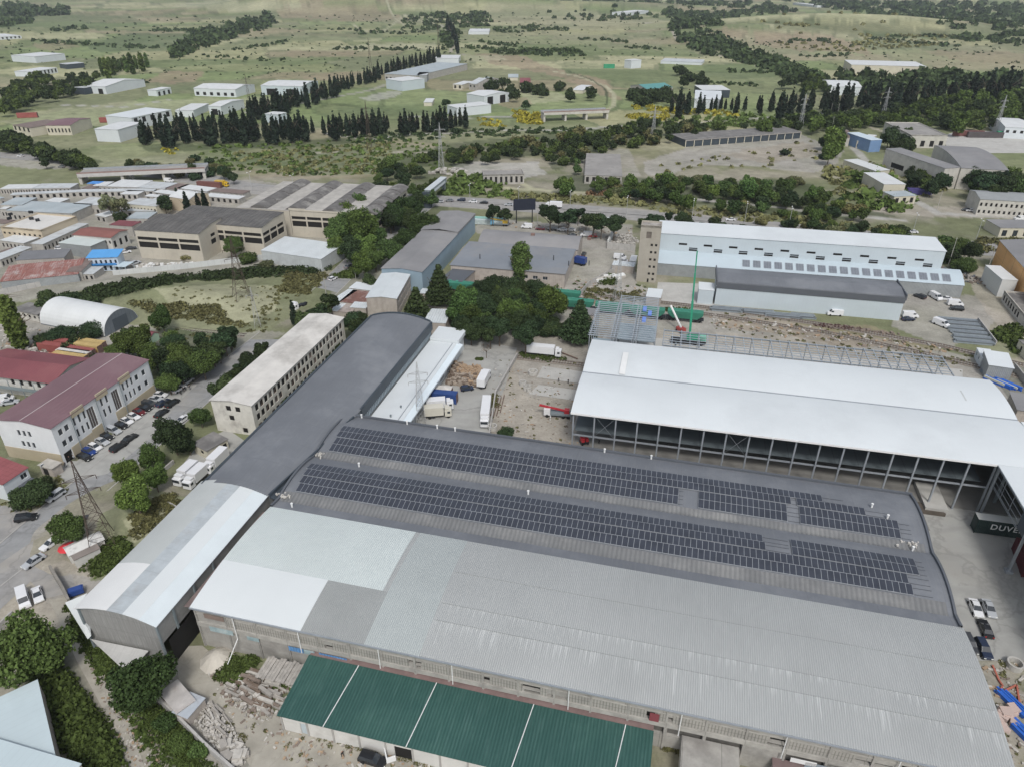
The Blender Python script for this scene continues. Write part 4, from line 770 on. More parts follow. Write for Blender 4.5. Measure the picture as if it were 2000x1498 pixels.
ws.append(('S', .8, 3.4, 0, 3.0, VOID, None, 1, None, 'doorway'))
for y0 in (7.0, 8.6, 10.2): ws += [('W', y0, y0 + .9, 4.2, 5.9, GLASS, None, 1), ('W', y0, y0 + .9, 7.6, 9.3, GLASS, None, 1)]
ws += [('W', y0, y0 + .7, 2.0, 2.7, VOID, None, 1) for y0 in (6.0, 8.0, 10.0)]
t = building('office_block', 'white and tan office block with faded red roof beside the parked cars', 'building', rc, 11.4, ('gable', 1.0), mat('white_render', (.65, .67, .68), .85, .06, .3, dirt=(.55, .57, .58), dirt_amt=.5, dscale=.2), M['mauve'], .35, ws)
TAN = mat('tan_render', (.43, .375, .27), .9, .08, .3, dirt=(.36, .31, .23), dirt_amt=.5, dscale=.2)
def plinth(t, side, x0, x1, z0_, z1_): part('plinth', MB().box(x0, x1, -.12, -.004, z0_, z1_) if side == 'S' else MB().box(-.12, -.004, x0, x1, z0_, z1_), TAN, t)
plinth(t, 'S', 3.5, 14.8 * sc_, 0, 3.2); plinth(t, 'S', 15.0 * sc_, 20 * sc_, 0, 3.7); plinth(t, 'S', 27.5 * sc_, 32 * sc_, 0, 3.7); plinth(t, 'S', 32.1 * sc_, L - .1, 0, 3.4); plinth(t, 'W', 0, W, 0, 3.4)
for a, b in ((9, 14.6), (21, 26.6), (33, 38.8)): part('parapet_panel', MB().box(a * sc_, b * sc_, -.3, -.004, 10.3, 12.1), TAN, t)
for x_ in (8.2, 20.3, 32.6, 49.4): part('downpipe', MB().tube((x_ * sc_, -.35, 11.3), (x_ * sc_, -.35, .1), .12, 6), M['steeld'], t)
part('ridge_cap', MB().box(-.3, L + .3, W / 2 - .15, W / 2 + .15, 12.42, 12.58), mat('ridge_metal', (.4, .34, .34), .5, .1), t)
building('gatehouse', 'small block hut with cracked slab roof at the office forecourt', 'hut', rect((76, 908), (101, 915), (90, 896), 2.8), 2.8, ('flat',), M['brick'], mat('slab_roof', (.42, .40, .36), .95, .2, .5, dirt=(.28, .26, .24), dirt_amt=.6, dscale=.4), .3, [('S', .6, 2.6, 0, 2.2, VOID, None, 1, None, 'doorway')])
# red roofed two-storey gallery building, extends out of frame
rc = rect((-60, 725), (100, 745), (130, 690), 6.2)
ws = [('S', x_, x_ + 1.2, 3.4, 5.2, VOID, None, 1) for x_ in (14, 17, 20, 23, 26)]
t = building('gallery_house', 'long two-storey house with a bright red roof and open gallery', 'building', [rc[0], rc[1], rc[2], 14], 6.2, ('gable', 1.5), M['lime'], M['red'], 1.0, ws)
part('gallery', MB().box(0, rc[2], -2.2, -.9, 3.0, 3.2).box(0, rc[2], -2.25, -2.2, 3.2, 4.1), M['steeld'], t)
part('staircase', MB().face([(24, -2.3, 3.1), (31, -2.3, .1), (31, -3.5, .1), (24, -3.5, 3.1)]).box(24, 25, -3.5, -2.2, 0, 3.0), mat('brown_metal', (.17, .12, .11), .7, .1), t)
for i in range(8): part('post', MB().box(2 + i * 4.4, 2.15 + i * 4.4, -2.2, -2.05, 0, 6.1), M['steeld'], t)
rc = rect((4, 944), (52, 912), (-20, 905), 5.2); rc[3] = 15
t = building('small_house', 'white house with a red tile roof cut by the left edge', 'house', [rc[0], rc[1], rc[2], 14], 5.0, ('shed', 2.2), M['wht'], mat('red_tiles', (.27, .09, .095), .7, .15, .3, tile=[(1.2, 'X', .3, .1), (1.2, 'Y', .3, .1)]), .3, [('S', 4.5, 6.2, 2.8, 4.3, GLASS, WFR, 1), ('S', 10, 10.8, 2.6, 3.4, GLASS, None, 1)])
part('canopy_strip', MB().box(0, rc[2], -1.2, -.01, 2.0, 2.15), M['dgrey2'], t)
# arched hangar
rc = rect((80, 632), (205, 657), (265, 643), .4)
t = building('arched_hangar', 'pale fabric-like arched hangar with dark end wall', 'hangar', [rc[0], rc[1], rc[2], 15], .4, ('round', 6.6), mat('hangar_end', (.13, .15, .17), .7, .15, .3, tile=[(1.5, 'Y', .5, .1)]), mat('hangar_shell', (.60, .62, .62), .7, .06, .15, tile=[(2, 'X', .12, .08)]), .1)
part('door', MB().box(rc[2] + .12, rc[2] + .2, 4.5, 10.5, .4, 4.6), mat('hangar_door', (.07, .085, .10), .7, .1), t)
building('bunker_house', 'long low whitewashed ruin behind the arched hangar', 'shed', rect((25, 605), (72, 615), (85, 598), 3), 3, ('flat',), M['plaster'], M['tarroof'], .4, [('S', 2 + i * 2.6, 3.2 + i * 2.6, 1, 2.2, VOID, None, 1) for i in range(5)])
building('field_shed', 'tiny red and pale green roofed shed among the trees', 'shed', rect((282, 655), (294, 658), (290, 646), 2.6), 2.6, ('gable', .8), mat('pale_green_wall', (.35, .48, .36), .8, .1), M['red'], .2)
building('truck_yard_hut', 'low flat cream hut beside the parked box trucks', 'hut', rect((377, 866), (404, 880), (432, 852), 3.0), 3.0, ('flat',), M['cream'], M['tarroof'], .3, [('S', 2.6, 4.0, 1, 2.2, VOID, None, 1), ('E', 2.0, 3.1, 1, 2.2, VOID, None, 1), ('E', 4.6, 5.8, 0, 2.2, VOID, None, 1, None, 'doorway')])
# derelict concrete factory, three blocks
FW = M['concb']; FR = mat('charcoal_felt_roof', (.115, .112, .108), .95, .25, .25, kind='corr', period=2.2, axis='X', dirt=(.2, .195, .185), dirt_amt=.6, dscale=.15)
def ribbon_w(side, L_, n, pad=.6, z=((5.0, 7.6), (8.4, 9.8))):
    out = []; st = (L_ - pad) / n
    for i in range(n):
        for k, (a, b) in enumerate(z): out.append((side, pad + i * st, pad + (i + 1) * st - .7, a, b, VOID, None, 1))
    return out
rc = rect((262, 450), (387, 458), (300, 405), 12.6); L1 = rc[2]; rc[3] = 19
building('derelict_factory', 'front block of the derelict beige factory with dark ribbed roof', 'factory', rc, 12.6, ('list', [(0, 0), (.5, 1.2), (1, 1.4)]), FW, FR, .2, ribbon_w('S', L1, 3) + [('E', 8, 12, 5.2, 7.4, VOID, None, 1), ('E', 8.5, 12, 8.4, 9.8, VOID, None, 1)])
rc = rect((410, 438), (510, 446), (545, 410), 12.4); rc[3] = 20
building('derelict_factory', 'middle block of the derelict beige factory behind the bushes', 'factory', [rc[0] - Vector((math.cos(rc[1]), math.sin(rc[1]))) * 22, rc[1], rc[2] + 22, rc[3]], 12.4, ('list', [(0, 0), (.5, 1.0), (1, 1.1)]), FW, FR, .2, ribbon_w('S', rc[2] + 22, 5) + ribbon_w('E', 19, 3))
rc = rect((565, 412), (720, 421), (740, 372), 12.4); L3 = rc[2]
RB = mat('barrel_roof_felt', (.14, .135, .13), .95, .3, .3, dirt=(.40, .39, .36), dirt_amt=.75, dscale=.13, bump=.3)
rc2 = [rc[0], rc[1], L3 + 2, 50]
t = building('derelict_factory', 'large rear block of the derelict factory with worn barrel roofs', 'factory', rc2, 12.4, ('flat',), FW, mat('worn_roof_slab', (.40, .385, .355), .95, .2, .25, dirt=(.22, .21, .2), dirt_amt=.6, dscale=.1), .1, ribbon_w('S', L3, 5) + ribbon_w('E', 49, 8))
part('parapet', MB().box(-.2, 8, -.3, 0, 12.5, 13.6).box(8, L3 + 2, -.3, 0, 12.5, 13.1), FW, t)
def barrel(t, x0, x1, y0, y1, zb, rise, m_):
    mb = MB(); n = 8; pts = [(x0 + (x1 - x0) * i / n, zb + rise * math.sin(math.pi * i / n)) for i in range(n + 1)]
    for a, b in zip(pts[:-1], pts[1:]): mb.face([(a[0], y0, a[1]), (b[0], y0, b[1]), (b[0], y1, b[1]), (a[0], y1, a[1])])
    for y in (y0, y1): mb.face([(p, y, q) for p, q in pts])
    part('barrel_roof', mb, m_, t)
for i in range(4):
    x0 = -24 + i * 18.0
    for (y0, y1) in ((1.0, 12), (13, 24.5), (25.5, 37), (38, 49.5)): barrel(t, x0 + 3.4, x0 + 12.6, y0, y1, 12.56, 1.5, RB)
building('derelict_factory', 'far left bays of the derelict factory behind the dark roofs', 'factory', [rc2[0] - Vector((math.cos(rc[1]), math.sin(rc[1]))) * 27, rc[1], 26.8, 49], 12.2, ('flat',), FW, MATS['worn_roof_slab'], .1)
building('white_lean_shed', 'broad pale sheet roof shed in the corner of the derelict factory', 'shed', [*rect((510, 490), (627, 507), (640, 455), 5.5)[:3], 17], 5.5, ('shed', .8), mat('pale_sheet_fence', (.46, .49, .49), .7, .12, .3, tile=[(2.4, 'X', .3, .1)], dirt=(.36, .37, .37), dirt_amt=.6, dscale=.2), M['pale_roof'], .15)
# blue sided hall and flat grey workshops
rc = rect((745, 525), (824, 532), (938, 422), 8.5)
A, ang, L, W = rc; O = A + Vector((math.cos(ang), math.sin(ang))) * L
t = building('blue_sided_hall', 'long narrow hall with grey roof and pale blue long side', 'warehouse', [O, ang + math.pi / 2, W, L], 8.5, ('gable', .8), mat('blue_sheet_side', (.27, .36, .43), .6, .08, .2, kind='corr', period=1.0), M['greyroof'], .3)
part('raised_roof', MB().face([(W * .62, -.4, 9.4), (W + .3, -.4, 9.4), (W + .3, L / 2, 10.2), (W * .62, L / 2, 10.2)]).face([(W * .62, L / 2, 10.2), (W + .3, L / 2, 10.2), (W + .3, L + .3, 9.4), (W * .62, L + .3, 9.4)]).box(W * .62, W + .2, -.35, L + .2, 8.6, 9.38), M['greyroof'], t)
building('brick_annex', 'ruined block annex at the near end of the blue-sided hall', 'shed', rect((746, 535), (790, 545), (800, 505), 5.5), 5.5, ('flat',), M['brick'], M['tarroof'], .2, [('S', 5, 6.6, 2, 4, VOID, None, 1)])
t = building('flat_workshop', 'wide flat grey-blue workshop roof with three thin flues', 'workshop', rect((880, 518), (1103, 536), (1120, 488), 6.2), 6.2, ('flat',), M['brick'], mat('blue_grey_felt', (.205, .225, .25), .8, .12, .08, dirt=(.27, .26, .25), dirt_amt=.8, dscale=.03), .4, [('S', 30 + i * 4, 32 + i * 4, 3, 4.4, GLASS, WFR, 1) for i in range(3)])
tw = t; Lw = rect((880, 518), (1103, 536), (1120, 488), 6.2)
for u, v in ((10, 9), (40, 14), (47, 9), (55, 11)): part('flue', MB().tube((u, v, 6.3), (u, v, 8.4), .16, 8), M['black'], t)
t2 = building('vaulted_workshop', 'low curved brown-grey roof behind the flat workshop', 'workshop', [V2(loc(tw, 4, Lw[3] + .4)), Lw[1], Lw[2] - 3, 17], 6.0, ('arch', 2.4), M['brick'], M['greyroof'], .3)
for u in (22, 47): part('roof_lantern', MB().box(u, u + 1.6, 7, 8.4, 8.3, 9.3), mat('rust_brown', (.2, .13, .11), .8, .2), t2)
building('grey_shed', 'dark grey flat shed roof beside the near end of the blue-sided hall', 'shed', rect((862, 545), (902, 551), (926, 520), 4.5), 4.5, ('flat',), M['brick'], M['dgrey2'], .3)
building('kiosk_shed', 'small pale roofed shed with blue wall below the flat workshop', 'shed', rect((922, 532), (948, 534), (950, 523), 3.4), 3.4, ('flat',), M['blue'], M['pale_roof'], .3)
# small white-roofed workshop and rusty huts
rc = rect((715, 580), (774, 582), (825, 536), 8); A, ang, L, W = rc; O = A + Vector((math.cos(ang), math.sin(ang))) * L
building('block_workshop', 'pale sheet roofed two-storey block workshop between the trees', 'workshop', [O, ang + math.pi / 2, W, L], 7.6, ('gable', .6), M['brick'], M['pale_roof'], .25, [('S', 2 + i * 3.2, 4.4 + i * 3.2, z_, z_ + 1.3, mat('dusty_glass', (.30, .31, .31), .5, .2, .5), None, 1) for i in range(int(W / 3.3)) for z_ in (2.2, 5.2)])
def hut(a, b, c, h, rm, wm, lb, nm='tin_hut', cat='hut', rf=('flat',), **k): return building(nm, lb, cat, rect(a, b, c, h), h, rf, wm, rm, .15, **k)
hut((648, 587), (665, 590), (690, 567), 3.2, M['pale_roof'], M['plaster'], 'pale sheet roof strip at the left of the rusty hut')
hut((663, 590), (713, 596), (722, 571), 3.2, M['rust'], M['plaster'], 'hut with rust-red patched roof beside the street')
hut((682, 563), (722, 568), (732, 556), 3.4, M['wht_roof'], M['plaster'], 'low white roofed hut behind the rusty hut')
hut((642, 607), (660, 609), (672, 594), 2.6, M['pale_roof'], M['brick'], 'small grey shed nearest the street bend')
hut((660, 609), (684, 612), (690, 596), 2.7, mat('patched_tin', (.36, .31, .28), .8, .3, .6, dirt=(.5, .47, .44), dirt_amt=.7, dscale=.4), M['brick'], 'shed with a patched rubble-strewn roof')
hut((684, 601), (714, 603), (716, 592), 3.4, M['pale_roof'], M['brick'], 'pale flat roof hut against the block workshop')
hut((828, 630), (870, 632), (884, 606), 4.2, M['pale_roof'], M['brick'], 'grey-white flat shed at the far end of the dark arched hall')
hut((818, 573), (838, 575), (842, 566), 3.4, M['pale_roof'], M['brick'], 'small pale lean-to near the tall cedar')
hut((1118, 612), (1163, 618), (1170, 605), 3.6, M['greyroof'], M['brick'], 'grey flat-roofed hut behind the dark spruce', 'site_hut')
hut((1262, 580), (1290, 583), (1289, 566), 3.4, M['wht_roof'], M['brick'], 'small white-roofed shelter beside the railway')
hut((1196, 518), (1238, 522), (1240, 514), 3, M['pale_roof'], M['brick'], 'pale blue low shed at the left foot of the tower')
hut((1230, 510), (1241, 511), (1241, 500), 3.4, M['white'], M['wht'], 'small white cabin tucked behind the tower', 'site_cabin', 'cabin')
# orange building and white box, right edge
rc = rect((1953, 470), (2062, 592), (2062, 470), 11)
building('orange_hall', 'big orange-panelled hall with grey roof at the right edge', 'warehouse', [rc[0], rc[1], rc[2] * 1.2, 30], 11, ('gable', 2), M['orange'], M['greyroof'], .3)
building('white_box', 'plain white box annex in front of the orange hall', 'warehouse', rect((1925, 519), (1958, 547), (1985, 546), 7.0), 7.0, ('flat',), mat('offwhite_clad', (.57, .585, .575), .7, .06, .2), mat('offwhite_roof', (.60, .61, .60), .7, .05), .1)
building('ruined_row', 'roofless-looking pale concrete row with empty openings at the right edge', 'shed', rect((1962, 568), (2010, 625), (2030, 590), 4.2), 4.2, ('parapet',), M['plaster'], M['tarroof'], .2, [('S', 1 + i * 2.6, 2.6 + i * 2.6, .8, 3.0, VOID, None, 1) for i in range(7)])
building('corner_ruin', 'small whitewashed ruin corner at the right edge beside the track', 'shed', rect((1990, 665), (2020, 690), (2030, 665), 4.0), 4.0, ('flat',), M['cream'], M['tarroof'], .2, [('S', 2, 3, 1, 3, VOID, None, 1)])
# site cabins right
building('site_cabin', 'white site cabin with side windows next to the railway', 'cabin', rect((1908, 680), (1918, 700), (1932, 680), 3.2), 3.2, ('flat',), M['wht'], M['wht_roof'], .1, [('S', 1, 2, 1.2, 2.4, GLASS, None, 1), ('S', 4, 5, 1.2, 2.4, GLASS, None, 1)])
building('site_shed', 'white pitched shed beside the blue bundles at the right', 'shed', rect((1932, 713), (1980, 720), (1966, 694), 4.6), 4.6, ('shed', .6), M['wallgrey'], M['wht_roof'], .2)
building('flat_outbuilding', 'dark grey flat roof just outside the right end of the white hall', 'shed', rect((1988, 800), (2060, 812), (2060, 780), 4), 4, ('flat',), M['brick'], M['greyroof'], .3)
# bottom: green roofed warehouse, tin sheds, bottom-left white roofs
rc = rect((546, 1393), (1262, 1563), (1270, 1442), 4.2); GRL = 59.6
rc = [rc[0], R(-14.0), GRL, 10.7]
ws = [('S', 3.4, 4.9, 0, 2.9, mat('pale_door', (.46, .52, .55), .6, .1), None, 1, None, 'door'), ('S', 20, 23, 0, 3.0, VOID, None, 1, None, 'doorway'), ('S', 33.8, 36.8, 0, 3.0, mat('white_gate', (.6, .61, .63), .6, .1), None, 1, None, 'door')]
t = building('green_roofed_warehouse', 'low whitewashed warehouse with a broad green ribbed roof', 'warehouse', rc, 4.0, ('shed', 1.1), M['lime'], M['grn'], .35, ws)
for i in range(14): part('pilaster', MB().box(.0 + i * 4.6, .3 + i * 4.6, -.15, -.004, 0, 3.9), mat('grey_pilaster', (.36, .35, .33), .9, .15), t)
for x_ in (9.2, 23.5, 40.4, 55.5): part('downpipe', MB().tube((x_ - 1.2, -.4, 4.2), (x_, 11, 5.4), .08, 6), M['white'], t)
part('flashing', MB().box(-.3, GRL + .3, 11.05, 13.2, 5.0, 5.12), mat('rusty_flashing', (.22, .155, .145), .85, .2, .5), t)
building('white_store', 'small whitewashed store with a blue-grey door against the concrete hall', 'shed', [V2(loc(solar, 87.5, -7.2)), solar.rotation_euler.z, 8.6, 7.0], 4.3, ('flat',), M['lime'], M['conc'], .1, [('S', 1.6, 5.2, 0, 2.9, mat('blue_grey_door', (.26, .33, .42), .6, .1), None, 1, None, 'door')])
building('rusty_lean_to', 'brown rusty roofed lean-to against the concrete hall at the bottom right', 'shed', [V2(loc(solar, 101.5, -9)), solar.rotation_euler.z, 12, 8.8], 2.6, ('shed', 1.0), M['brick'], mat('brown_tin', (.17, .125, .12), .85, .2, .3), .2)
building('front_shed', 'low pale shed with flat grey roof at the very bottom right', 'shed', [V2(loc(solar, 114, -8)), solar.rotation_euler.z, 16, 7], 3.2, ('flat',), M['lime'], M['slateroof'], .2)
single('plank_deck', (lambda mb: [mb.box(-.1 + i * .62, .45 + i * .62, -4.3 + .15 * math.sin(i * 2.3), .2 + .2 * math.sin(i * 1.7), .0 + .05 * (i % 3), .16 + .05 * (i % 3)) for i in range(19)] and mb)(MB()), mat('grey_planks', (.36, .34, .31), .95, .3, .9), 'grey plank roof leaning between the concrete hall and the green roof', 'plank roof', loc(solar, 14.5, -1.5, 2.6), solar.rotation_euler.z)
hut((312, 1352), (345, 1392), (350, 1332), 2.6, mat('old_tin', (.46, .44, .42), .8, .2, .4, dirt=(.33, .28, .25), dirt_amt=.6, dscale=.3), M['brick'], 'long pale tin shed roof behind the round tree', 'tin_shed', 'shed')
hut((338, 1390), (366, 1402), (356, 1346), 2.2, mat('blue_tin', (.42, .46, .50), .7, .12, .3, dirt=(.33, .33, .34), dirt_amt=.6, dscale=.4), M['brick'], 'sagging bluish tin roof at the head of the rubble heap', 'tin_shed', 'shed')
PR = mat('pale_blue_standing_roof', (.49, .575, .60), .5, .05, .12, dirt=(.42, .50, .52), dirt_amt=.5, dscale=.08, tile=[(1.2, 'X', .12, .07)])
# bottom-left roofs: world rectangle through picture corners
building('pale_roofed_store', 'pale blue sheet roof in the bottom left corner, upper of two', 'warehouse', rect((108, 1478), (73, 1328), (-80, 1500), 5.2), 5.2, ('flat',), M['brick'], PR, .1)
building('pale_roofed_store', 'pale blue sheet roof in the bottom left corner, lower of two', 'warehouse', rect((-40, 1433), (158, 1492), (-60, 1540), 6.0), 6.0, ('flat',), M['brick'], PR, .1)
# ================================================================ MARKET, FAR BUILDINGS, BRIDGES
def B(name, cat, a, b, c, h, rm, wm, lb, rf=('flat',), z=None, over=.2, wins=(), group=None, W=None, L=None):
    """a,b,c are eave corners in the photograph (z=None) or foot corners (z=0)"""
    rc = rect(a, b, c, h if z is None else z, L, W); L_ = rc[2]; ws = []
    for wspec in wins:
        n, z0_, z1_ = wspec[:3]; side = wspec[3] if len(wspec) > 3 else 'S'; Ls = L_ if side in 'SN' else rc[3]; st = Ls / n; gl = wspec[4] if len(wspec) > 4 else VOID
        z1_ = min(z1_, (h if True else 0) - .4); z0_ = min(z0_, z1_ - .4); ws += [(side, i * st + st * .25, i * st + st * .7, z0_, z1_, gl, None, 1) for i in range(n)]
    return building(name, lb, cat, rc, h, rf, wm, rm, over, ws, group)
m = M
m['mk'] = mat('market_tin', (.50, .53, .54), .6, .14, .15, dirt=(.36, .36, .355), dirt_amt=.7, dscale=.12, tile=[(2, 'X', .2, .1)]); m['mkw'] = mat('market_white_tin', (.60, .62, .62), .6, .08, .2, dirt=(.5, .5, .5), dirt_amt=.5, dscale=.15)
m['mkg'] = mat('market_blue_grey_tin', (.36, .41, .43), .6, .12, .15, dirt=(.46, .49, .5), dirt_amt=.6, dscale=.1); m['mkwall'] = mat('market_wall', (.40, .385, .355), .9, .2, .5, dirt=(.25, .24, .22), dirt_amt=.6, dscale=.4)
m['brn'] = mat('brown_felt', (.19, .15, .135), .9, .2, .4); m['tanw'] = mat('tan_market_wall', (.50, .43, .32), .9, .08, .2, dirt=(.42, .36, .28), dirt_amt=.5, dscale=.1)
MKT = [
 ((0,370),(64,369),(64,361),3,'mkw','white flat stall roofs at the far left of the back market row',12), ((64,369),(137,368),(160,359),3,'mk','grey-white stall roofs left of the brown stall',9), ((160,369),(181,370),(181,358),3,'brn','dark brown stall roof beside the blue tarpaulin',3),
 ((182,364),(207,364),(208,356),3.4,'mkw','bright white square stall roof right of the blue tarpaulin',3), ((208,365),(270,367),(270,353),3.2,'mkw','stall roofs with black doorways below the bridge',8), ((270,367),(322,370),(318,357),3.2,'mk','pale stall row left of the brown patched stalls',6),
 ((322,369),(346,371),(343,359),3.2,'brn','brown patched stall roof in the back market row',3), ((346,368),(404,375),(370,362),3.2,'mkw','white stall roofs beside the white delivery van',7), ((404,374),(474,380),(445,370),3.0,'brn','brownish open stalls at the right end of the back row',9),
 ((20,382),(150,376),(150,372),2.8,'mk','thin grey roofed stall row, left part of the second row',10), ((150,376),(300,374),(300,369),2.8,'mk','thin pale roofed stall row, middle of the second row',12), ((300,376),(335,381),(335,374),2.8,'mkw','thin pale stall roof before the white gabled hall',3),
 ((398,384),(466,390),(466,383),2.8,'mkw','pale curved stall row behind the two cypress pairs',6), ((235,380),(268,381),(262,373),2.8,'mkw','white roof piece in front of the thin stall row',3), ((283,384),(308,386),(306,381),2.8,'mkw','small white roof strip left of the dark round tree',2),
 ((0,401),(43,401),(76,387),5,'mkg','blue-grey sloping market roof at the left edge',4), ((0,409),(12,409),(30,401),4,'mkw','white triangular roof end at the left edge',2), ((0,389),(8,387),(16,378),4,'mkg','small pale blue roof corner at the left edge',1),
 ((12,412),(140,418),(190,400),4.6,'mkg','largest pale grey market roof in the middle of the market',14), ((143,399),(193,402),(190,387),4.6,'mk','pale grey roof left of the willow tree',5), ((88,394),(117,396),(120,388),3.6,'mkw','bright white tilted roof in the middle of the market',2),
 ((246,428),(288,428),(292,415),3.4,'mkg','blue-grey roof between dark tree and derelict factory',4), ((232,413),(300,413),(300,406),3.2,'mk','pale roof below the yellow windowed house',5), ((288,394),(310,396),(306,388),4.5,'mkw','white roof end left of the dark round tree',2), ((186,421),(206,425),(212,410),3.0,'mkw','small white roofs under the willow tree',2),
 ((83,478),(172,438),(64,475),3.6,'mk','long narrow grey roof running beside the tan hall',13), ((0,470),(46,476),(82,466),3.4,'mkw','white sloping roof in front of the tan hall',6), ((0,508),(62,484),(45,479),3.4,'mk','long pale roof of the garage row at the left edge',8),
 ((0,492),(10,494),(20,484),3.0,'brn','brown roof corner at the left edge behind the garage row',1), ((153,536),(182,536),(187,522),3.0,'mk','small square grey roof right of the rusty roof',3), ((12,438),(30,431),(0,425),4.2,'brn','dark grey roof recess at the left edge beside the tan hall',2)]
for a, b, c, h, mk, lb, n in MKT: B('market_roof', 'market stall', a, b, c, h, m[mk], m['mkwall'], lb, wins=[(n, .4, 2.3, 'S'), ], z=None)
B('market_hall', 'hall', (0,443), (79,450), (153,423), 7, mat('dirty_white_roof', (.60, .59, .56), .9, .08, .15, dirt=(.45, .44, .42), dirt_amt=.6, dscale=.08), m['tanw'], 'tan-walled market hall with dirty white flat roof', ('parapet',), wins=[(8, 3.6, 4.6, 'S')])
tn = bpy.context.scene.objects['market_hall']
for i, (x_, y_) in enumerate(((60, 415), (61, 427), (73, 430), (20, 419), (18, 427))):
    p = P(x_, y_, 7.2); o = single('water_tank', MB().tube((-.9, 0, .7), (.9, 0, .7), .65, 10).box(-.7, -.5, -.4, .4, 0, .3).box(.5, .7, -.4, .4, 0, .3), M['black'], 'small black tank on the dirty white market roof', 'tank', (p.x, p.y, 6.5), .3 * i, 'black tanks on the market roof')
B('market_house', 'house', (245,399), (304,404), (300,390), 5.5, m['mk'], m['cream'], 'cream house with a row of windows left of the dark tree', wins=[(9, 1.5, 4, 'S')])
B('gabled_hall', 'hall', (330,385), (369,391), (397,377), 7, m['mkw'], m['tanw'], 'white gabled hall behind the pointed cypresses', ('gable', 2.0))
B('red_roofed_house', 'house', (143,459), (216,465), (247,450), 6.5, mat('brick_red_roof', (.23, .10, .085), .8, .12, .2), m['lime'], 'white house with a brick red hipped roof in the market', ('gable', .9), over=.4, wins=[(9, 3.6, 5, 'S'), (3, 1.5, 4.5, 'E')])
B('grey_store', 'shed', (115,475), (176,482), (198,469), 5.5, mat('pale_green_tin', (.52, .57, .55), .6, .06, .2), M['wallgrey'], 'grey store with a pale flat roof in front of the red roofed house')
B('red_shed', 'shed', (214,440), (257,443), (255,433), 5, m['red'], m['mkwall'], 'small dull red roofed shed left of the derelict factory')
B('dark_roofed_house', 'house', (31,509), (125,504), (130,491), 5.5, mat('slate_felt', (.17, .175, .185), .8, .1, .2), m['brick'], 'pale house with dark grey roof above the rusty roof', ('shed', .8), wins=[(6, 1.5, 3.2, 'S')])
B('rusty_shed', 'shed', (0,551), (152,536), (160,512), 4, mat('red_white_tin', (.27, .12, .10), .8, .2, .3, kind='corr', period=.9, dirt=(.50, .46, .44), dirt_amt=.8, dscale=.2, stain=((.5, .47, .45), .7)), m['wallgrey'] if 'wallgrey' in m else M['wallgrey'], 'long rust-red and white patched shed roof at the left edge', ('shed', 1.2))
B('rusty_shed', 'shed', (130,532), (158,531), (166,507), 4.4, M['brn'] if 'brn' in M else m['brn'], m['mkwall'], 'brown tin roof between the rusty shed and the blue-roofed house', ('shed', .6))
t = B('blue_roofed_house', 'house', (171,504), (228,502), (231,492), 6.2, mat('bright_blue_roof', (.10, .33, .66), .6, .06, .2), mat('blue_white_wall', (.50, .57, .64), .7, .1, .4), 'two-storey house with bright blue roof and balcony', ('shed', .8), over=.6, wins=[(6, 3.4, 4.9, 'S', GLASS), (5, .4, 2.3, 'S', GLASS)])
part('balcony', MB().box(0, 11, -1.2, -.01, 3.0, 3.15).box(0, 11, -1.25, -1.2, 3.15, 3.9), M['blue'], t)
single('carport', MB().box(0, 6, 0, 6, 2.7, 2.8).box(.2, .35, .2, .35, 0, 2.7).box(5.7, 5.85, .2, .35, 0, 2.7).box(.2, .35, 5.7, 5.85, 0, 2.7).box(5.7, 5.85, 5.7, 5.85, 0, 2.7), mat('pale_blue_carport', (.52, .62, .67), .5, .05), 'pale blue sheet carport beside the blue-roofed house', 'carport', P(222, 533, 0), R(-8))
p = P(186, 358, 3.4); single('tarpaulin', MB().prism([(-3.5, -2.5), (3.5, -2.5), (4, 2.5), (-3, 2.5)], 0, .3), mat('blue_tarp', (.08, .26, .62), .7, .1), 'bright blue tarpaulin on the back market row', 'tarpaulin', p, R(-5))
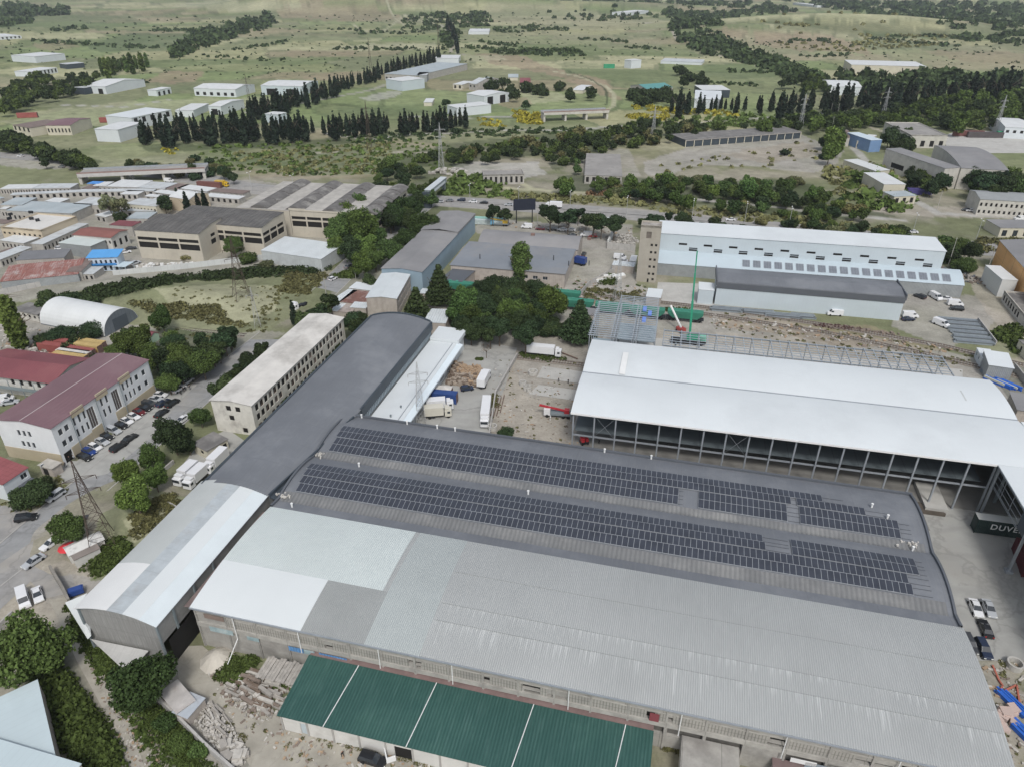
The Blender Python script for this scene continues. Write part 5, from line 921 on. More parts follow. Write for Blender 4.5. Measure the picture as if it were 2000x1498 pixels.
FAR = [ # name, category, foot corners, height, roof, wall, label, roof form, windows
 ('warehouse','warehouse',(25,121),(72,124),(122,117),10,'mkw','wht','large white box warehouse at the far upper left',('flat',),[]), ('warehouse','warehouse',(31,150),(65,151),(122,143),7,'mkw','wht','low white warehouse with dark doors below the large box',('flat',),[(7,1,5,'E')]), ('dark_workshop','workshop',(118,134),(132,136),(154,131),7,'mk','slate','small dark walled workshop right of the low white warehouse',('flat',),[]),
 ('warehouse','warehouse',(-6,79),(43,76),(43,70),6,'mkw','wht','small white building with dark bays at the left edge',('flat',),[(6,1,4,'S')]), ('warehouse','warehouse',(168,183),(209,185),(286,170),9,'mkw','wht','white gabled hall with annex at the upper left',('gable',3),[(2,0,5,'S')]), ('dark_annex','annex',(143,184),(167,186),(176,176),8,'mk','slate','dark annex at the left end of the white gabled hall',('flat',),[]),
 ('small_store','shed',(290,188),(308,189),(333,183),7,'mkw','wht','lone small white store in the field',('flat',),[(3,0,4,'E')]), ('long_store','warehouse',(381,188),(462,191),(512,181),9,'mkw','wht','long white store row behind the cypress line',('gable',2),[(6,1,4,'S')]), ('warehouse','warehouse',(512,186),(592,188),(603,176),11,'mkw','blue_wall','white warehouse at the right end of the long store row',('gable',1.5),[(2,0,6,'S')]),
 ('warehouse','warehouse',(212,249),(262,254),(330,236),11,'wht_roof','wht','broad bright white warehouse left of the dense cypresses',('flat',),[(5,4,8,'E')]), ('warehouse','warehouse',(191,277),(236,279),(272,263),11,'mkw','wht','lower white warehouse in front of the broad bright one',('flat',),[]), ('red_roofed_works','workshop',(95,265),(142,265),(180,250),9,'mauve','cream','dusty red roofed works with cream walls at the left',('gable',1.5),[(7,2,5,'S')]),
 ('cream_works','workshop',(30,262),(64,268),(92,250),8,'brn','cream','cream works with flat brown roof left of the dusty red roof',('flat',),[(4,3,6,'S')]), ('white_store','shed',(345,230),(380,230),(400,216),7,'mkw','wht','white store half hidden by the front cypresses',('flat',),[]), ('warehouse','warehouse',(410,225),(434,226),(476,212),9,'mkw','wht','white gabled warehouse among the cypresses',('gable',1.5),[(1,0,5,'S')]),
 ('warehouse','warehouse',(520,241),(546,243),(584,240),9,'mkw','blue_wall','plain pale blue box behind the front cypress row',('flat',),[]), ('warehouse','warehouse',(850,125),(896,125),(903,118),8,'mkw','wht','low white box where the diagonal cypress line ends',('flat',),[]), ('warehouse','warehouse',(755,174),(786,179),(817,171),12,'mkw','blue_wall','pale blue box beside the diagonal cypress line',('flat',),[]),
 ('striped_works','workshop',(752,158),(815,162),(868,135),9,'mkg','mkwall','long grey works with dark roof bays beside the cypress line',('flat',),[(8,2,4,'S')]), ('grey_works','workshop',(815,161),(834,161),(871,155),9,'mk','wallgrey','grey block right of the pale blue box',('flat',),[]), ('warehouse','warehouse',(912,201),(946,207),(980,197),10,'mkw','wht','white open-fronted warehouse in the valley',('gable',1.5),[(2,0,7,'E')]),
 ('warehouse','warehouse',(874,223),(893,229),(936,215),9,'mkw','wht','white warehouse behind the right end of the cypress row',('flat',),[]), ('cottage','house',(885,175),(903,176),(903,168),6,'mkw','cream','small cream house among the gardens',('flat',),[(2,1,4,'S')]), ('farmhouse','house',(916,176),(930,178),(942,168),8,'mk','mkwall','tall grey gabled farmhouse among the gardens',('gable',4),[(2,3,5,'S')]), ('farmhouse','house',(934,168),(948,170),(956,162),6,'mkg','mkwall','house with grey-green roof right of the tall farmhouse',('gable',3),[]),
 ('farmhouse','house',(1016,173),(1036,173),(1036,163),6,'red','cream','red roofed house in the garden village',('gable',3),[]), ('farmhouse','house',(1118,183),(1138,184),(1141,173),4,'mkw','cream','white roofed house at the right of the garden village',('gable',1),[]), ('farmhouse','house',(975,172),(990,172),(992,164),5,'mkg','cream','low grey roofed house between tall farmhouse and red roof',('gable',2),[]), ('farmhouse','house',(993,158),(1012,158),(1012,152),4,'mkg','cream','pale roofed house at the back of the garden village',('gable',2),[]), ('outhouse','house',(828,208),(844,208),(846,200),4,'mkw','cream','small white outhouse in the meadow above the cypress row',('flat',),[]),
 ('white_cube','warehouse',(1219,133),(1232,135),(1256,134),12,'mkw','wht','lone white cube building on the meadow',('flat',),[]), ('teal_house','house',(1262,190),(1312,186),(1312,176),9,'teal','mkwall','grey house with a teal roof behind the dark trees',('gable',2.5),[(4,1,5,'S')]), ('far_store','warehouse',(1195,31),(1224,32),(1226,26),10,'mkw','wht','white store high on the far hillside',('flat',),[]),
 ('far_store','warehouse',(915,68),(955,68),(957,62),6,'mkw','wht','long low white store near the hilltop quarry',('flat',),[]), ('warehouse','warehouse',(1660,144),(1805,148),(1806,138),12,'mkw','cream','very long cream-white warehouse on the right hillside',('flat',),[]), ('warehouse','warehouse',(1617,186),(1680,188),(1686,175),10,'mkw','wht','white warehouse half hidden by the dark woodland belt',('gable',2),[]),
 ('warehouse','warehouse',(1355,212),(1408,214),(1413,196),10,'wht_roof','wht','nearer white box behind the spaced cypresses',('flat',),[]), ('warehouse','warehouse',(1370,192),(1424,192),(1425,182),9,'mkw','slate','farther white-roofed store with dark side behind the spaced cypresses',('flat',),[]), ('open_shed','shed',(1338,288),(1562,271),(1545,259),6,'tarroof','slate','very long dark open-fronted shed by the gravel lot',('flat',),[]),
 ('quarry_house','house',(1290,57),(1325,56),(1325,50),8,'mkwall','mkwall','flat pale building at the rim of the far valley',('flat',),[]), ('hill_house','house',(1595,16),(1612,16),(1614,10),8,'mkw','wht','white house on the hill crest',('flat',),[]), ('far_store','warehouse',(1290,125),(1370,128),(1372,122),4,'mk','wht','low white greenhouses on the right meadow',('flat',),[])]
for n_, c_, a, b, c, h, rm, wm, lb, rf, ws in FAR: B(n_, c_, a, b, c, h * .8, m[rm], m[wm], lb, rf, 0, .3, ws)
TAR2 = mat('pale_broken_roof', (.29, .28, .265), .95, .25, .2, dirt=(.19, .185, .18), dirt_amt=.7, dscale=.1, bump=.3)
for nm, c_, a, b, c, h, rm, wm, lb, rf, ws in [
 ('ruined_hall', 'ruin', (1142,343), (1215,345), (1240,303), 5, TAR2, m['mkwall'], 'collapsed grey roof of a ruined hall in the bushes', ('flat',), [(6, 1, 4, 'S')]), ('collapsed_ruin', 'ruin', (944,342), (1024,340), (1026,330), 6, TAR2, m['mkwall'], 'broken concrete ruin beside the pale lot', ('parapet',), [(8, 1, 4.5, 'S')]),
 ('blue_shed', 'shed', (1701,275), (1723,274), (1728,257), 8, mat('blue_white_roof', (.55, .64, .70), .5, .04), mat('royal_blue_wall', (.17, .27, .45), .6, .1), 'blue-walled shed with a pale roof at the upper right', ('flat',), []), ('white_hut', 'hut', (1674,276), (1690,278), (1686,262), 5, m['mkw'], m['cream'], 'narrow white-roofed hut left of the blue shed', ('flat',), [(3, 1, 3, 'S')]),
 ('concrete_works', 'workshop', (1780,264), (1852,265), (1812,240), 9, TAR2, m['plaster'], 'concrete works with ragged flat roof beside the container lot', ('parapet',), [(4, 1, 5, 'S')]), ('grey_vault_hall', 'hall', (1846,330), (1877,328), (1800,289), 12, m['greyroof'], m['plaster'], 'left grey hall with crumbling edge wall at the upper right', ('shed', .5), [(2, 3, 6, 'W')]),
 ('grey_vault_hall', 'hall', (1878,329), (1970,334), (1892,288), 12, m['greyroof'], m['plaster'], 'right grey hall with broad roof at the upper right', ('arch', 2), []), ('strip_shed', 'shed', (1710,335), (1738,333), (1712,309), 4.5, m['mkw'], m['cream'], 'upper long white shed along the right lane', ('flat',), []),
 ('strip_shed', 'shed', (1727,361), (1769,361), (1748,338), 7, m['mkw'], m['cream'], 'middle white shed with cream walls along the right lane', ('flat',), []), ('pavilion', 'shed', (1747,385), (1790,383), (1780,373), 4.5, m['mkg'], m['cream'], 'open pavilion at the lower end of the right lane', ('flat',), [(3, .8, 3.6, 'S')]),
 ('long_barrack', 'building', (1915,390), (2035,397), (2035,380), 8, mat('barrack_roof', (.27, .285, .29), .8, .1, .2), m['plaster'], 'two-storey grey barrack with rows of windows at the right edge', ('gable', 1.5), [(12, 1, 2.6, 'S'), (12, 4.6, 6.3, 'S')]), ('roadside_shop', 'shop', (1955,446), (2040,447), (2040,431), 4.5, m['greyroof'], m['cream'], 'roadside shop with dark openings above the orange hall', ('flat',), [(4, .5, 3.4, 'S', GLASS)]),
 ('white_house', 'house', (1964,249), (2020,252), (2020,234), 8, m['mkw'], m['wht'], 'white house at the right edge above the containers', ('gable', 1.5), [(4, 4, 6, 'S')]), ('roadside_hut', 'hut', (1110,447), (1115,447), (1115,444), 2, m['mkw'], m['wht'], 'x', ('flat',), []),
 ('kiosk', 'kiosk', (1150,430), (1165,431), (1165,426), 3.5, m['mkw'], m['cream'], 'small white roadside kiosk under the pines', ('gable', 1), []), ('kiosk', 'kiosk', (1182,431), (1204,433), (1204,427), 3.5, m['mk'], m['cream'], 'grey-roofed roadside pavilion right of the white kiosk', ('flat',), [(3, .5, 2.6, 'S')]),
 ('tree_hut', 'hut', (820,440), (848,443), (848,433), 4, m['mk'], m['mkwall'], 'pale roofed hut hidden between the trees left of the blue-sided hall', ('flat',), []), ('brown_house', 'house', (1625,268), (1660,270), (1655,254), 6, m['brn'], m['plaster'], 'brown-roofed house at the end of the long open shed', ('gable', 2), [])]:
    if lb != 'x': B(nm, c_, a, b, c, h, rm, wm, lb, rf, None, .2, ws)
# open shed posts
ops = [o for o in SC.objects if o.name.startswith('open_shed')][0]
pm = MB().box(-.25, .25, -.3, 0, 0, 6).mesh('post', m['cream']); Lo = rect((1338, 288), (1562, 271), (1545, 259), 0)[2]
pm = MB().box(-.25, .25, -.3, 0, 0, 4.7).mesh('post', m['cream'])
for i in range(15): o = part('post', pm, None, ops); o.location = (i * Lo / 14, -.05, 0)
part('fascia', MB().box(0, Lo, -.4, -.1, 4.1, 4.82), TAR2, ops)
# bridges
def bridge(a, b, w_, z_, lb, cap):
    A = V2(P(*a, z_)); Bq = V2(P(*b, z_)); d = Bq - A; L = d.length; t = empty('bridge', lb, 'bridge', (A.x, A.y, 0), math.atan2(d.y, d.x))
    part('deck', MB().box(0, L, 0, w_, z_ - 1.2, z_), ASPH2, t); part('side_beam', MB().box(0, L, -.4, -.01, z_ - 1.6, z_ + .4), cap, t); part('railing', MB().box(0, L, w_ + .01, w_ + .2, z_, z_ + 1), M['steel'], t); part('railing', MB().box(0, L, -.36, -.2, z_ + .4, z_ + 1.2), mat('rust_rail', (.25, .17, .15), .8, .2), t)
    n = max(3, int(L / 22))
    for i in range(n + 1): part('pier', MB().box(i * (L - 2) / n, i * (L - 2) / n + 1.6, .5, w_ - .5, 0, z_ - 1.2), m['plaster'], t)
bridge((150, 342), (400, 331), 12, 6, 'long low concrete road bridge over the highway at the left', mat('pale_beam', (.47, .46, .44), .9, .12, .3)); bridge((1062, 222), (1190, 217), 10, 7, 'small concrete bridge in front of the garden village', m['plaster'])
# ================================================================ TREES AND SHRUBS
FO = {'green': foliage('leaf_green', (.050, .088, .028)), 'dark': foliage('leaf_dark', (.026, .048, .022)), 'cyp': foliage('leaf_cypress', (.016, .027, .017), .15), 'lime': foliage('leaf_fresh', (.058, .108, .032)), 'olive': foliage('leaf_olive', (.095, .115, .06)),
      'pale': foliage('leaf_willow', (.13, .15, .085)), 'brown': foliage('leaf_reddish', (.10, .075, .05)), 'broom': foliage('flower_yellow', (.36, .33, .05), .1)}
BARK = mat('bark', (.13, .105, .08), .95, .25, 1.5)
def quads(cn, nr, s, rng, flat=.0):
    """one bent leaf-clump quad at each centre"""
    n = len(cn); t = rng.normal(size=(n, 3)); nn = nr + rng.normal(size=(n, 3)) * .75; nn /= np.linalg.norm(nn, axis=1)[:, None]
    a = np.cross(nn, t); a /= np.linalg.norm(a, axis=1)[:, None] + 1e-9; b = np.cross(nn, a); sz = (s * rng.uniform(.6, 1.5, n))[:, None]; s2 = sz * rng.uniform(.5, 1.0, n)[:, None]
    v = np.stack([cn - a * sz - b * s2 * .4, cn + b * s2 * -1 + a * sz * .2, cn + a * sz + b * s2 * .5, cn + b * s2 - a * sz * .3], 1).reshape(-1, 3)
    return v, np.arange(4 * n).reshape(n, 4)
def blobs_to(bl, n, s, seed, lump=.22):
    rng = np.random.default_rng(seed); bl = np.array(bl); ar = (bl[:, 3] * bl[:, 4] + bl[:, 5] * bl[:, 3]); idx = rng.choice(len(bl), n, p=ar / ar.sum())
    d = rng.normal(size=(n, 3)); d /= np.linalg.norm(d, axis=1)[:, None]; r = rng.uniform(.62, 1.02, n) * (1 + lump * (vn(d[:, 0] * 3 + idx * 5 + 50, d[:, 1] * 3 + d[:, 2] * 2.3 + 90) - .5) * 2)
    c = bl[idx, :3] + d * bl[idx, 3:6] * r[:, None]; k = c[:, 2] > .02; c = c[k]; d = d[k]; return quads(c, d, s, rng)
def limb_mb(h, w_, seed, n=5, th=.02):
    rr = random.Random(seed); mb = MB(); mb.tube((0, 0, -.02), (0, 0, h * .55), th, 7, th * .6)
    for i in range(n):
        a = rr.uniform(0, 6.28); z0 = h * rr.uniform(.3, .55); mb.tube((0, 0, z0), (math.cos(a) * w_ * .3, math.sin(a) * w_ * .3, h * rr.uniform(.6, .8)), th * .5, 5, th * .2)
    return mb
TPL = {}
def tpl(kind, var, lod):
    key = (kind, var, lod)
    if key in TPL: return TPL[key]
    rr = random.Random(hash((var * 13 + len(kind) * 7)) & 1023); sd_ = var * 17 + len(kind); N = {'hi': 10000, 'mid': 2600, 'lo': 600}[lod]; S = {'hi': .0175, 'mid': .033, 'lo': .06}[lod]
    if kind in ('broad', 'round'):
        bl = [(0, 0, .56, .30, .30, .30)]
        for i in range(8): a = i * 2.4 + var; r_ = rr.uniform(.16, .3); z = rr.uniform(.36, .80); k = rr.uniform(.13, .21); bl.append((math.cos(a) * r_, math.sin(a) * r_, z, k, k, k * .85))
        mt = 'dark' if kind == 'round' else 'green'
    elif kind == 'tall': bl = [(0, 0, .2 + .6 * i / 5, .17, .17, .14) for i in range(6)] + [(math.cos(i * 2.1) * .12, math.sin(i * 2.1) * .12, rr.uniform(.25, .75), .12, .12, .12) for i in range(7)]; mt = 'green'
    elif kind == 'lime': bl = [(0, 0, .55, .26, .26, .32)] + [(math.cos(i * 2.1 + var) * .22, math.sin(i * 2.1 + var) * .22, rr.uniform(.3, .8), .15, .15, .14) for i in range(8)]; mt = 'lime'
    elif kind == 'cypress': bl = [(0, 0, .16 + .7 * i / 9, .125 * (1 - (i / 9) ** 1.8 * .85), .125 * (1 - (i / 9) ** 1.8 * .85), .11) for i in range(10)]; mt = 'cyp'; N = int(N * .8); S *= .75
    elif kind == 'poplar': bl = [(rr.uniform(-.02, .02), 0, .15 + .7 * i / 8, .13 * (1 - abs(i / 8 - .4) ** 2), .13 * (1 - abs(i / 8 - .4) ** 2), .12) for i in range(9)]; mt = 'green'
    elif kind == 'spruce': bl = [(math.cos(j * 1.26 + i) * .2 * (1 - i / 9), math.sin(j * 1.26 + i) * .2 * (1 - i / 9), .14 + .8 * i / 9, .17 * (1 - i / 9) + .03, .17 * (1 - i / 9) + .03, .05) for i in range(9) for j in range(5)]; mt = 'dark'
    elif kind == 'pine': bl = [(math.cos(i * 2.2 + var) * .2, math.sin(i * 2.2 + var) * .2, rr.uniform(.5, .85), .17, .17, .11) for i in range(8)] + [(0, 0, .72, .22, .22, .16)]; mt = 'dark'
    elif kind == 'willow': bl = [(math.cos(i * 2.2 + var) * .25, math.sin(i * 2.2 + var) * .25, rr.uniform(.45, .85), .17, .17, .14) for i in range(6)]; mt = 'pale'; N = int(N * .5)
    elif kind == 'bare': bl = [(math.cos(i * 2.2) * .2, math.sin(i * 2.2) * .2, rr.uniform(.45, .85), .14, .14, .14) for i in range(5)]; mt = 'brown'; N = int(N * .06); S *= .5
    else:  # bush
        bl = [(0, 0, .38, .42, .42, .38)] + [(math.cos(i * 2.3 + var) * .32, math.sin(i * 2.3 + var) * .32, rr.uniform(.2, .5), .24, .24, .22) for i in range(6)]; mt = {'bush': 'green', 'bushd': 'dark', 'busho': 'olive', 'bushr': 'brown', 'broom': 'broom'}[kind]; S *= 1.25
    v, f = blobs_to(bl, N, S, sd_); cm = mesh_np('crown', v, f, FO[mt])
    bs = kind.startswith('bush') or kind == 'broom'
    tm = None if bs else limb_mb(.9, .9, sd_, 9 if kind in ('bare', 'willow', 'pine') else 4, .022 if kind not in ('cypress', 'spruce') else .016).mesh('trunk', BARK)
    sm_ = cm
    if lod == 'lo' and tm:   # crown and trunk in one small mesh
        tv = np.array([q.co[:] for q in tm.vertices]); tf = [p.vertices[:] for p in tm.polygons if len(p.vertices) == 4]; f2 = np.array(tf) + len(v)
        sm_ = mesh_np('tree', np.concatenate([v, tv]), np.concatenate([f, f2]), [FO[mt], BARK]); mi = np.zeros(len(f) + len(f2), np.int32); mi[len(f):] = 1; sm_.polygons.foreach_set('material_index', mi)
    TPL[key] = (cm, tm, sm_); return TPL[key]
HW_ = {'broad': (.98, .56), 'round': (.96, .56), 'lime': (1.3, .55), 'tall': (1.95, .5), 'cypress': (3.9, .5), 'poplar': (3.3, .5), 'spruce': (1.9, .42), 'pine': (1.3, .68), 'willow': (1.15, .6), 'bare': (1.4, .6)}   # height/width, crown centre
NMS = {'broad': 'broadleaf_tree', 'round': 'broadleaf_tree', 'lime': 'broadleaf_tree', 'tall': 'broadleaf_tree', 'cypress': 'cypress_tree', 'poplar': 'poplar_tree', 'spruce': 'spruce_tree', 'pine': 'pine_tree', 'willow': 'willow_tree', 'bare': 'sapling'}
tcount = 0
STUFF = {'upper right woodland', 'belt behind the ruins', 'wood by the gabled hall', 'village trees', 'village house trees', 'trees by the teal house', 'meadow trees', 'trees by the curving lane', 'belt by the left highway'}
MERGE = []
def tree(cx, cy, wpx, kind, label, group=None, lod=None):
    global tcount; tcount += 1
    hw, cf = HW_.get(kind, (.72, .4)); z = 0.0
    for _ in range(4):
        p = P(cx, cy, z); g = float(hgt(p.x, p.y)); wm = wpx * mpp(p); z = g + wm * hw * cf
    p = P(cx, cy, z); g = float(hgt(p.x, p.y)); H = wm * hw; lod = lod or ('hi' if wpx > 42 else 'mid' if wpx > 22 else 'lo')
    if group in STUFF: MERGE.append((p.x, p.y, g, H if HW_.get(kind) else wm, kind, tcount % 4)); return
    cm, tm, sm_ = tpl(kind, tcount % (4 if lod != 'hi' else 3), lod); nm = NMS.get(kind, 'bush'); rz = (tcount * 2.399) % 6.28; sx = H * (.92 + .16 * ((tcount * 37) % 10) / 10)
    if kind.startswith('bush') or kind == 'broom': H = wm * .9; sx = H; 
    if lod == 'lo' or tm is None:
        o = link(bpy.data.objects.new(nm, sm_)); 
    else:
        o = link(bpy.data.objects.new(nm, None)); part('crown', cm, None, o); part('trunk', tm, None, o)
    o.location = (p.x, p.y, g); o.rotation_euler = (0, 0, rz); o.scale = (sx, sx, H * (.78 if tm is None else 1)); tag(o, label, 'bush' if tm is None else 'tree', group); return o
def line(pts, n, w_, kind, label, group, jit=1.6, wj=.34):
    seg = [math.dist(a, b) for a, b in zip(pts[:-1], pts[1:])]; T = sum(seg)
    for i in range(n):
        d = T * (i + .5) / n; k = 0
        while d > seg[k] and k < len(seg) - 1: d -= seg[k]; k += 1
        t_ = d / seg[k]; x = pts[k][0] + (pts[k + 1][0] - pts[k][0]) * t_; y = pts[k][1] + (pts[k + 1][1] - pts[k][1]) * t_
        ww = w_ if not isinstance(w_, tuple) else w_[0] + (w_[1] - w_[0]) * i / n
        tree(x + random.uniform(-jit, jit) * 1.5, y + random.uniform(-jit, jit), ww * random.uniform(1 - wj, 1 + wj), kind, label, group)
def fill(poly, n, w_, kinds, label, group):
    xs = [p[0] for p in poly]; ys = [p[1] for p in poly]; k = 0
    while k < n:
        x = random.uniform(min(xs), max(xs)); y = random.uniform(min(ys), max(ys))
        if pip(np.array([x]), np.array([y]), poly)[0]: tree(x, y, random.uniform(*w_), random.choice(kinds), label, group); k += 1
# --- cypress and poplar lines (y given at crown middle)
line([(276, 258), (420, 254), (520, 250), (612, 246)], 42, 11, 'cypress', 'black-green cypress in the dense double row by the white warehouses', 'front left cypress row', 3)
line([(300, 244), (420, 238), (500, 232)], 18, 10, 'cypress', 'black-green cypress in the dense double row by the white warehouses', 'front left cypress row', 3)
tree(274, 262, 9, 'cypress', 'thin dark cypress standing apart at the left end of the dense row')
line([(630, 246), (700, 240), (760, 238)], 16, 10.5, 'cypress', 'dark cypress in the middle row before the white open warehouse', 'middle cypress row', 2); line([(775, 240), (850, 236), (912, 228)], 15, 10.5, 'cypress', 'dark cypress in the middle row before the white open warehouse', 'middle cypress row', 2)
line([(480, 212), (560, 196), (640, 172), (700, 152), (770, 130), (860, 104)], 62, (10, 6), 'cypress', 'dark cypress in the long diagonal line across the valley', 'diagonal cypress line', 2)
line([(872, 42), (884, 60), (893, 80), (894, 94)], 18, 6, 'cypress', 'cypress in the tight dark row beside the hill track', 'hill track cypress row', 1)
line([(1312, 200), (1345, 200)], 5, 11, 'cypress', 'dark cypress left of the white boxes', 'cypresses by the white boxes', 2); line([(1366, 202), (1456, 200)], 11, 8, 'cypress', 'spaced thin cypress in front of the white boxes', 'spaced cypresses', 3)
line([(1480, 202), (1600, 196), (1700, 186), (1800, 182), (1900, 174), (2000, 164)], 62, 10.5, 'cypress', 'dark cypress along the front of the right woodland belt', 'right woodland cypresses', 5)
for x, y, w_, lb in ((347, 386, 9, 'slender cypress, leftmost in front of the white gabled hall'), (363, 395, 12, 'pointed cypress left of the tan gable wall'), (386, 396, 11, 'pointed cypress, first right of the tan gable wall'), (399, 393, 12, 'pointed cypress, second right of the tan gable wall'), (572, 611, 14, 'single dark cypress at the kerb of the street')): tree(x, y, w_, 'cypress', lb)
# --- prominent single trees: crown centre x, y, width in picture units
for x, y, w_, k, lb in [
 (55, 1258, 138, 'broad', 'very large green tree at the left edge near the white van'), (272, 1330, 118, 'broad', 'large round tree beside the tin sheds'), (130, 1030, 66, 'broad', 'leafy tree between the street and the lattice pylon'), (335, 845, 88, 'round', 'wide dark tree at the kerb below the three black cars'),
 (247, 920, 52, 'lime', 'fresh green tree at the kerb, nearest the box trucks on the left'), (292, 885, 46, 'lime', 'fresh green tree between kerb and box trucks, farther one'), (262, 965, 64, 'lime', 'fresh green double-crowned tree above the fenced slope'), (300, 930, 48, 'lime', 'fresh green tree right of the double-crowned tree'),
 (390, 812, 46, 'broad', 'green tree at the near corner of the abandoned office'), (368, 870, 40, 'round', 'dark tree beside the cream hut'), (314, 622, 44, 'lime', 'bright green tree behind the container stack'), (24, 630, 30, 'poplar', 'tall poplar at the left edge beside the hangar'),
 (1017, 512, 46, 'tall', 'tall lone green tree in front of the flat workshop roof'), (988, 845, 46, 'round', 'small dark tree at the back edge of the solar roof'), (950, 682, 24, 'bare', 'bare sapling in the middle of the truck yard'), (1132, 630, 52, 'spruce', 'dark spruce left of the steel frame block'), (1108, 640, 40, 'bushd', 'dark bush at the foot of the spruce'),
 (858, 560, 48, 'spruce', 'tall cedar right of the pale block workshop'), (814, 598, 42, 'spruce', 'conifer between the arched hall and the block workshop'), (764, 598, 30, 'round', 'small dark tree in front of the block workshop wall'), (456, 480, 46, 'broad', 'green tree in the recess of the derelict factory'), (482, 503, 36, 'bush', 'bush in the recess of the derelict factory'),
 (367, 500, 26, 'busho', 'sparse bush against the front of the derelict factory'), (320, 398, 36, 'round', 'round dark tree left of the slender cypress'), (212, 398, 40, 'willow', 'pale willow in the middle of the market'), (236, 404, 34, 'willow', 'second thin willow right of the pale one'), (235, 424, 28, 'round', 'dark round tree below the willows'),
 (962, 414, 32, 'pine', 'umbrella pine beside the highway, first from the left'), (986, 416, 30, 'pine', 'umbrella pine beside the highway, second from the left'), (722, 548, 38, 'brown' if False else 'round', 'dull dark tree at the street bend'), (656, 480, 34, 'lime', 'light green tree at the corner of the pale lean shed'), (520, 517, 30, 'busho', 'bush before the pale fence of the lean shed'),
 (350, 1446, 44, 'bush', 'bush above the right rubble row'), (388, 1462, 36, 'bush', 'bush at the left edge of the rubble row'), (322, 1408, 40, 'bush', 'low bush under the large round tree'), (60, 965, 66, 'bushd', 'bush in front of the small white house'), (76, 948, 44, 'bushd', 'small bush beside the garden gate')]: tree(x, y, w_, k, lb)
# --- groups
fill([(640, 440), (690, 395), (760, 385), (830, 400), (840, 440), (760, 510), (690, 520), (650, 500)], 26, (44, 72), ['broad', 'lime', 'round', 'broad'], 'tree in the tall mixed grove between street and blue-sided hall', 'grove beside the street')
fill([(735, 320), (850, 320), (850, 385), (780, 400), (740, 370)], 22, (24, 40), ['round', 'broad'], 'dark tree beside the footbridge', 'trees by the footbridge')
fill([(900, 590), (940, 555), (1010, 540), (1075, 560), (1080, 610), (1050, 635), (920, 635)], 36, (48, 70), ['broad', 'lime', 'round', 'round'], 'tree in the big dark grove beside the green wagons', 'central grove')
fill([(885, 600), (960, 610), (1092, 590), (1085, 640), (1050, 655), (930, 652), (890, 640)], 22, (40, 58), ['round', 'round', 'pine', 'bushd'], 'dark tree along the yard side of the central grove', 'dark edge of the central grove')
fill([(205, 690), (260, 640), (340, 660), (400, 700), (370, 750), (320, 752), (290, 705)], 18, (46, 70), ['broad', 'round', 'broad'], 'tree in the grove behind the office block', 'grove behind the office block')
fill([(370, 680), (440, 630), (456, 660), (400, 715)], 9, (34, 46), ['pine', 'round'], 'dark pine beside the grass field', 'pines beside the field')
line([(420, 765), (452, 738), (480, 712), (505, 688), (520, 676)], 9, 40, 'pine', 'dark pine between the street and the abandoned office', 'pines along the street', 4)
line([(585, 632), (605, 615), (640, 596), (655, 585)], 5, 34, 'pine', 'dark pine at the far end of the abandoned office', 'pines beyond the office', 3)
line([(676, 625), (702, 628)], 3, 38, 'pine', 'dark pine between abandoned office and arched hall', 'pines in the passage', 5)
line([(535, 815), (575, 768), (618, 722), (655, 672)], 8, 30, 'bushd', 'bush in the gap between abandoned office and arched hall', 'bushes in the passage', 4)
line([(1062, 418), (1090, 424), (1122, 420), (1160, 424), (1180, 430), (1205, 432)], 9, 36, 'pine', 'dark pine along the frontage road', 'frontage road pines', 5)
line([(1240, 432), (1300, 425), (1370, 436), (1460, 444)], 11, 30, 'round', 'tree along the highway behind the long white hall', 'highway trees', 5)
line([(90, 652), (150, 650), (180, 690), (60, 660), (200, 640)], 8, 38, 'bushd', 'dark bush beside the arched hangar', 'bushes by the hangar', 6)
line([(70, 575), (160, 580), (110, 590), (190, 595), (60, 590)], 8, 34, 'bushd', 'dark bush behind the arched hangar', 'bushes behind the hangar', 6)
fill([(1480, 430), (1700, 440), (1760, 450), (1780, 470), (1600, 452)], 34, (20, 36), ['round', 'broad', 'bushd', 'busho'], 'tree in the belt behind the long white hall', 'belt behind the white hall')
fill([(1790, 470), (1880, 470), (1940, 520), (1880, 530), (1850, 505)], 10, (30, 44), ['round', 'bush'], 'tree at the right end of the long white hall', 'trees at the hall end')
fill([(1090, 345), (1140, 300), (1130, 350), (1250, 350), (1290, 345), (1400, 352), (1560, 350), (1650, 395), (1740, 425), (1560, 425), (1300, 390), (1100, 372)], 150, (16, 34), ['broad', 'broad', 'lime', 'round', 'busho', 'bush'], 'tree in the thicket between highway and gravel lot', 'thicket beyond the highway')
fill([(780, 310), (1000, 275), (1260, 240), (1420, 245), (1320, 270), (1170, 295), (1090, 330), (1060, 300), (900, 318)], 170, (13, 26), ['broad', 'round', 'round', 'bushd', 'bush', 'busho'], 'tree in the belt behind the ruins', 'belt behind the ruins')
fill([(1400, 245), (1700, 212), (2000, 175), (2000, 240), (1890, 250), (1740, 240), (1560, 252)], 240, (13, 26), ['broad', 'round', 'round', 'lime', 'bush'], 'tree in the dense woodland at the upper right', 'upper right woodland')
fill([(1760, 300), (1830, 320), (1862, 365), (1800, 372), (1770, 335)], 22, (20, 34), ['broad', 'round'], 'tree between the right lane and the grey halls', 'trees by the right lane')
fill([(1860, 345), (2000, 335), (2000, 375), (1890, 385)], 20, (24, 42), ['broad', 'round', 'pine'], 'tree in front of the grey halls', 'trees before the grey halls')
fill([(1600, 262), (1640, 262), (1650, 290), (1610, 300)], 5, (26, 38), ['lime', 'round'], 'tree at the right end of the gravel lot', 'trees by the gravel lot')
